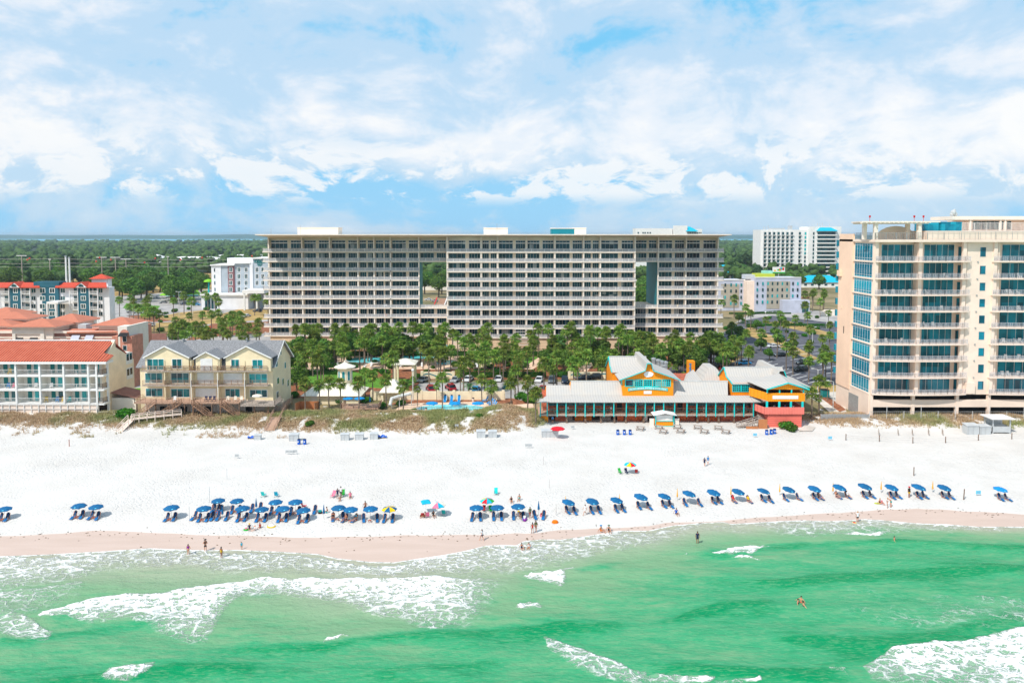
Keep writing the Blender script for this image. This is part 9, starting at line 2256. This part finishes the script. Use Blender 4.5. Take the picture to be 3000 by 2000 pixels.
 for k in range(8):zz=zb-k*.38;b.box(xa+.18+.1*(k%3),xa+.75+.1*((k+1)%2),Y-1.26,Y-1.21,zz-.28,zz)
 b.build('blue_marks','blue_light',q);b=MB();b.box(xa+.4,xb-.4,Y-.3,Y+.3,0,Z(1098,Y));b.build('post','metal_grey',t_);b=MB();b.box(xa+.1,xa+.8,Y-1.25,Y-.9,Z(1108,Y),Z(1099,Y));b.build('small_panel','yellow_cloth',t_)
# flagpole with flag
 x,y=gp(752,888);t_=thing('flagpole',(x,y,0),'white flagpole with a drooping red white and blue flag','flagpole');tp=Z(824,y);b=MB();b.tube([(x,y,0),(x,y,tp)],.18,6);b.build('pole','white',t_);b=MB();b.quad((x,y,tp-.3),(x-2.2,y,tp-3.4),(x-2.8,y,tp-2.6-2.6),(x,y,tp-2.6),0);f=b.build('flag','red_cloth',t_)
 b=MB();b.quad((x-.02,y-.04,tp-.35),(x-1.0,y-.04,tp-1.75),(x-1.1,y-.04,tp-2.8),(x-.02,y-.04,tp-1.5));b.build('canton','navy_cloth',f)
 for k in range(2):b=MB();u=.25+.35*k;b.quad((x-1.1,y-.05,tp-1.9-u),(x-2.2,y-.05,tp-3.4-u),(x-2.3,y-.05,tp-3.7-u),(x-1.1,y-.05,tp-2.2-u));b.build('stripe','white',f)
# red umbrellas in front of the low hotel
 for i,(px,py)in enumerate(((2222,900),(2240,900),(2258,898),(2262,908),(2286,900),(2290,908),(2315,902))):
  x,y=gp(px,py);spawn(U_patiored,(x,y,0),0,1.25,'red patio umbrella in front of the low grey hotel, %s from the left'%ORD[i],'umbrella','red umbrellas before the low hotel')
# stone entrance sign
 x,y=gp(2425,925);t_=thing('entrance_sign',(x,y,0),'curved cream entrance wall right of the dark lot','sign');b=MB();b.prism([(x-4,0),(x+4,0),(x+4,3.4),(x-1.5,3.4),(x-4,1.8)],y,y+.5,'y');b.build('wall_panel','cream_light',t_);b=MB();b.prism([(x-1.3+.6*math.cos(k*.5),2.2+.6*math.sin(k*.5))for k in range(12)],y-.06,y-.01,'y');b.build('round_emblem','tan',t_)
# green dumpster, red barrier
 x,y=gp(2420,1165);t_=thing('dumpster',(x,y,0),'dark green dumpster left of the pink tower','dumpster');b=MB();b.box(x-.9,x+.9,y,y+2,.1,2.0);b.build('container','teal_dark',t_);b=MB();b.box(x-.95,x+.95,y-.05,y+2.05,2.0,2.12);b.build('lid','dark',t_)
 x,y=gp(604,978);t_=thing('red_tent',(x,y,0),'small red tent between palms left of the condominium','tent');b=MB();b.box(x-1.6,x+1.6,y,y+2.5,0,2.6);b.build('side_cloth','red_cloth',t_);b=MB();hip(b,x-1.6,x+1.6,y,y+2.5,2.61,3.5,.2);b.build('roof_cloth','red_cloth',t_)
M['canopy_green']=mat('lime_fabric',(.22,.55,.01),.6,.08,.3)
misc()
drop_protos()

# ================================================================== AIR
def haze():
 b=MB();b.box(-31000,31000,-3400,11500,-50.0,62.0);o=b.build('haze','haze_air',None);o['kind']='stuff';o['label']='thin pale sea haze over the whole coast'
M['haze_air']=m=bpy.data.materials.new('haze_air');m.use_nodes=True;t=NT(m.node_tree);ou=t.n('ShaderNodeOutputMaterial');v=t.n('ShaderNodeVolumePrincipled');v.inputs['Color'].default_value=(.68,.86,1.0,1);v.inputs['Density'].default_value=0.00009;v.inputs['Anisotropy'].default_value=0.2;t.l(v.outputs[0],ou.inputs['Volume'])
haze()
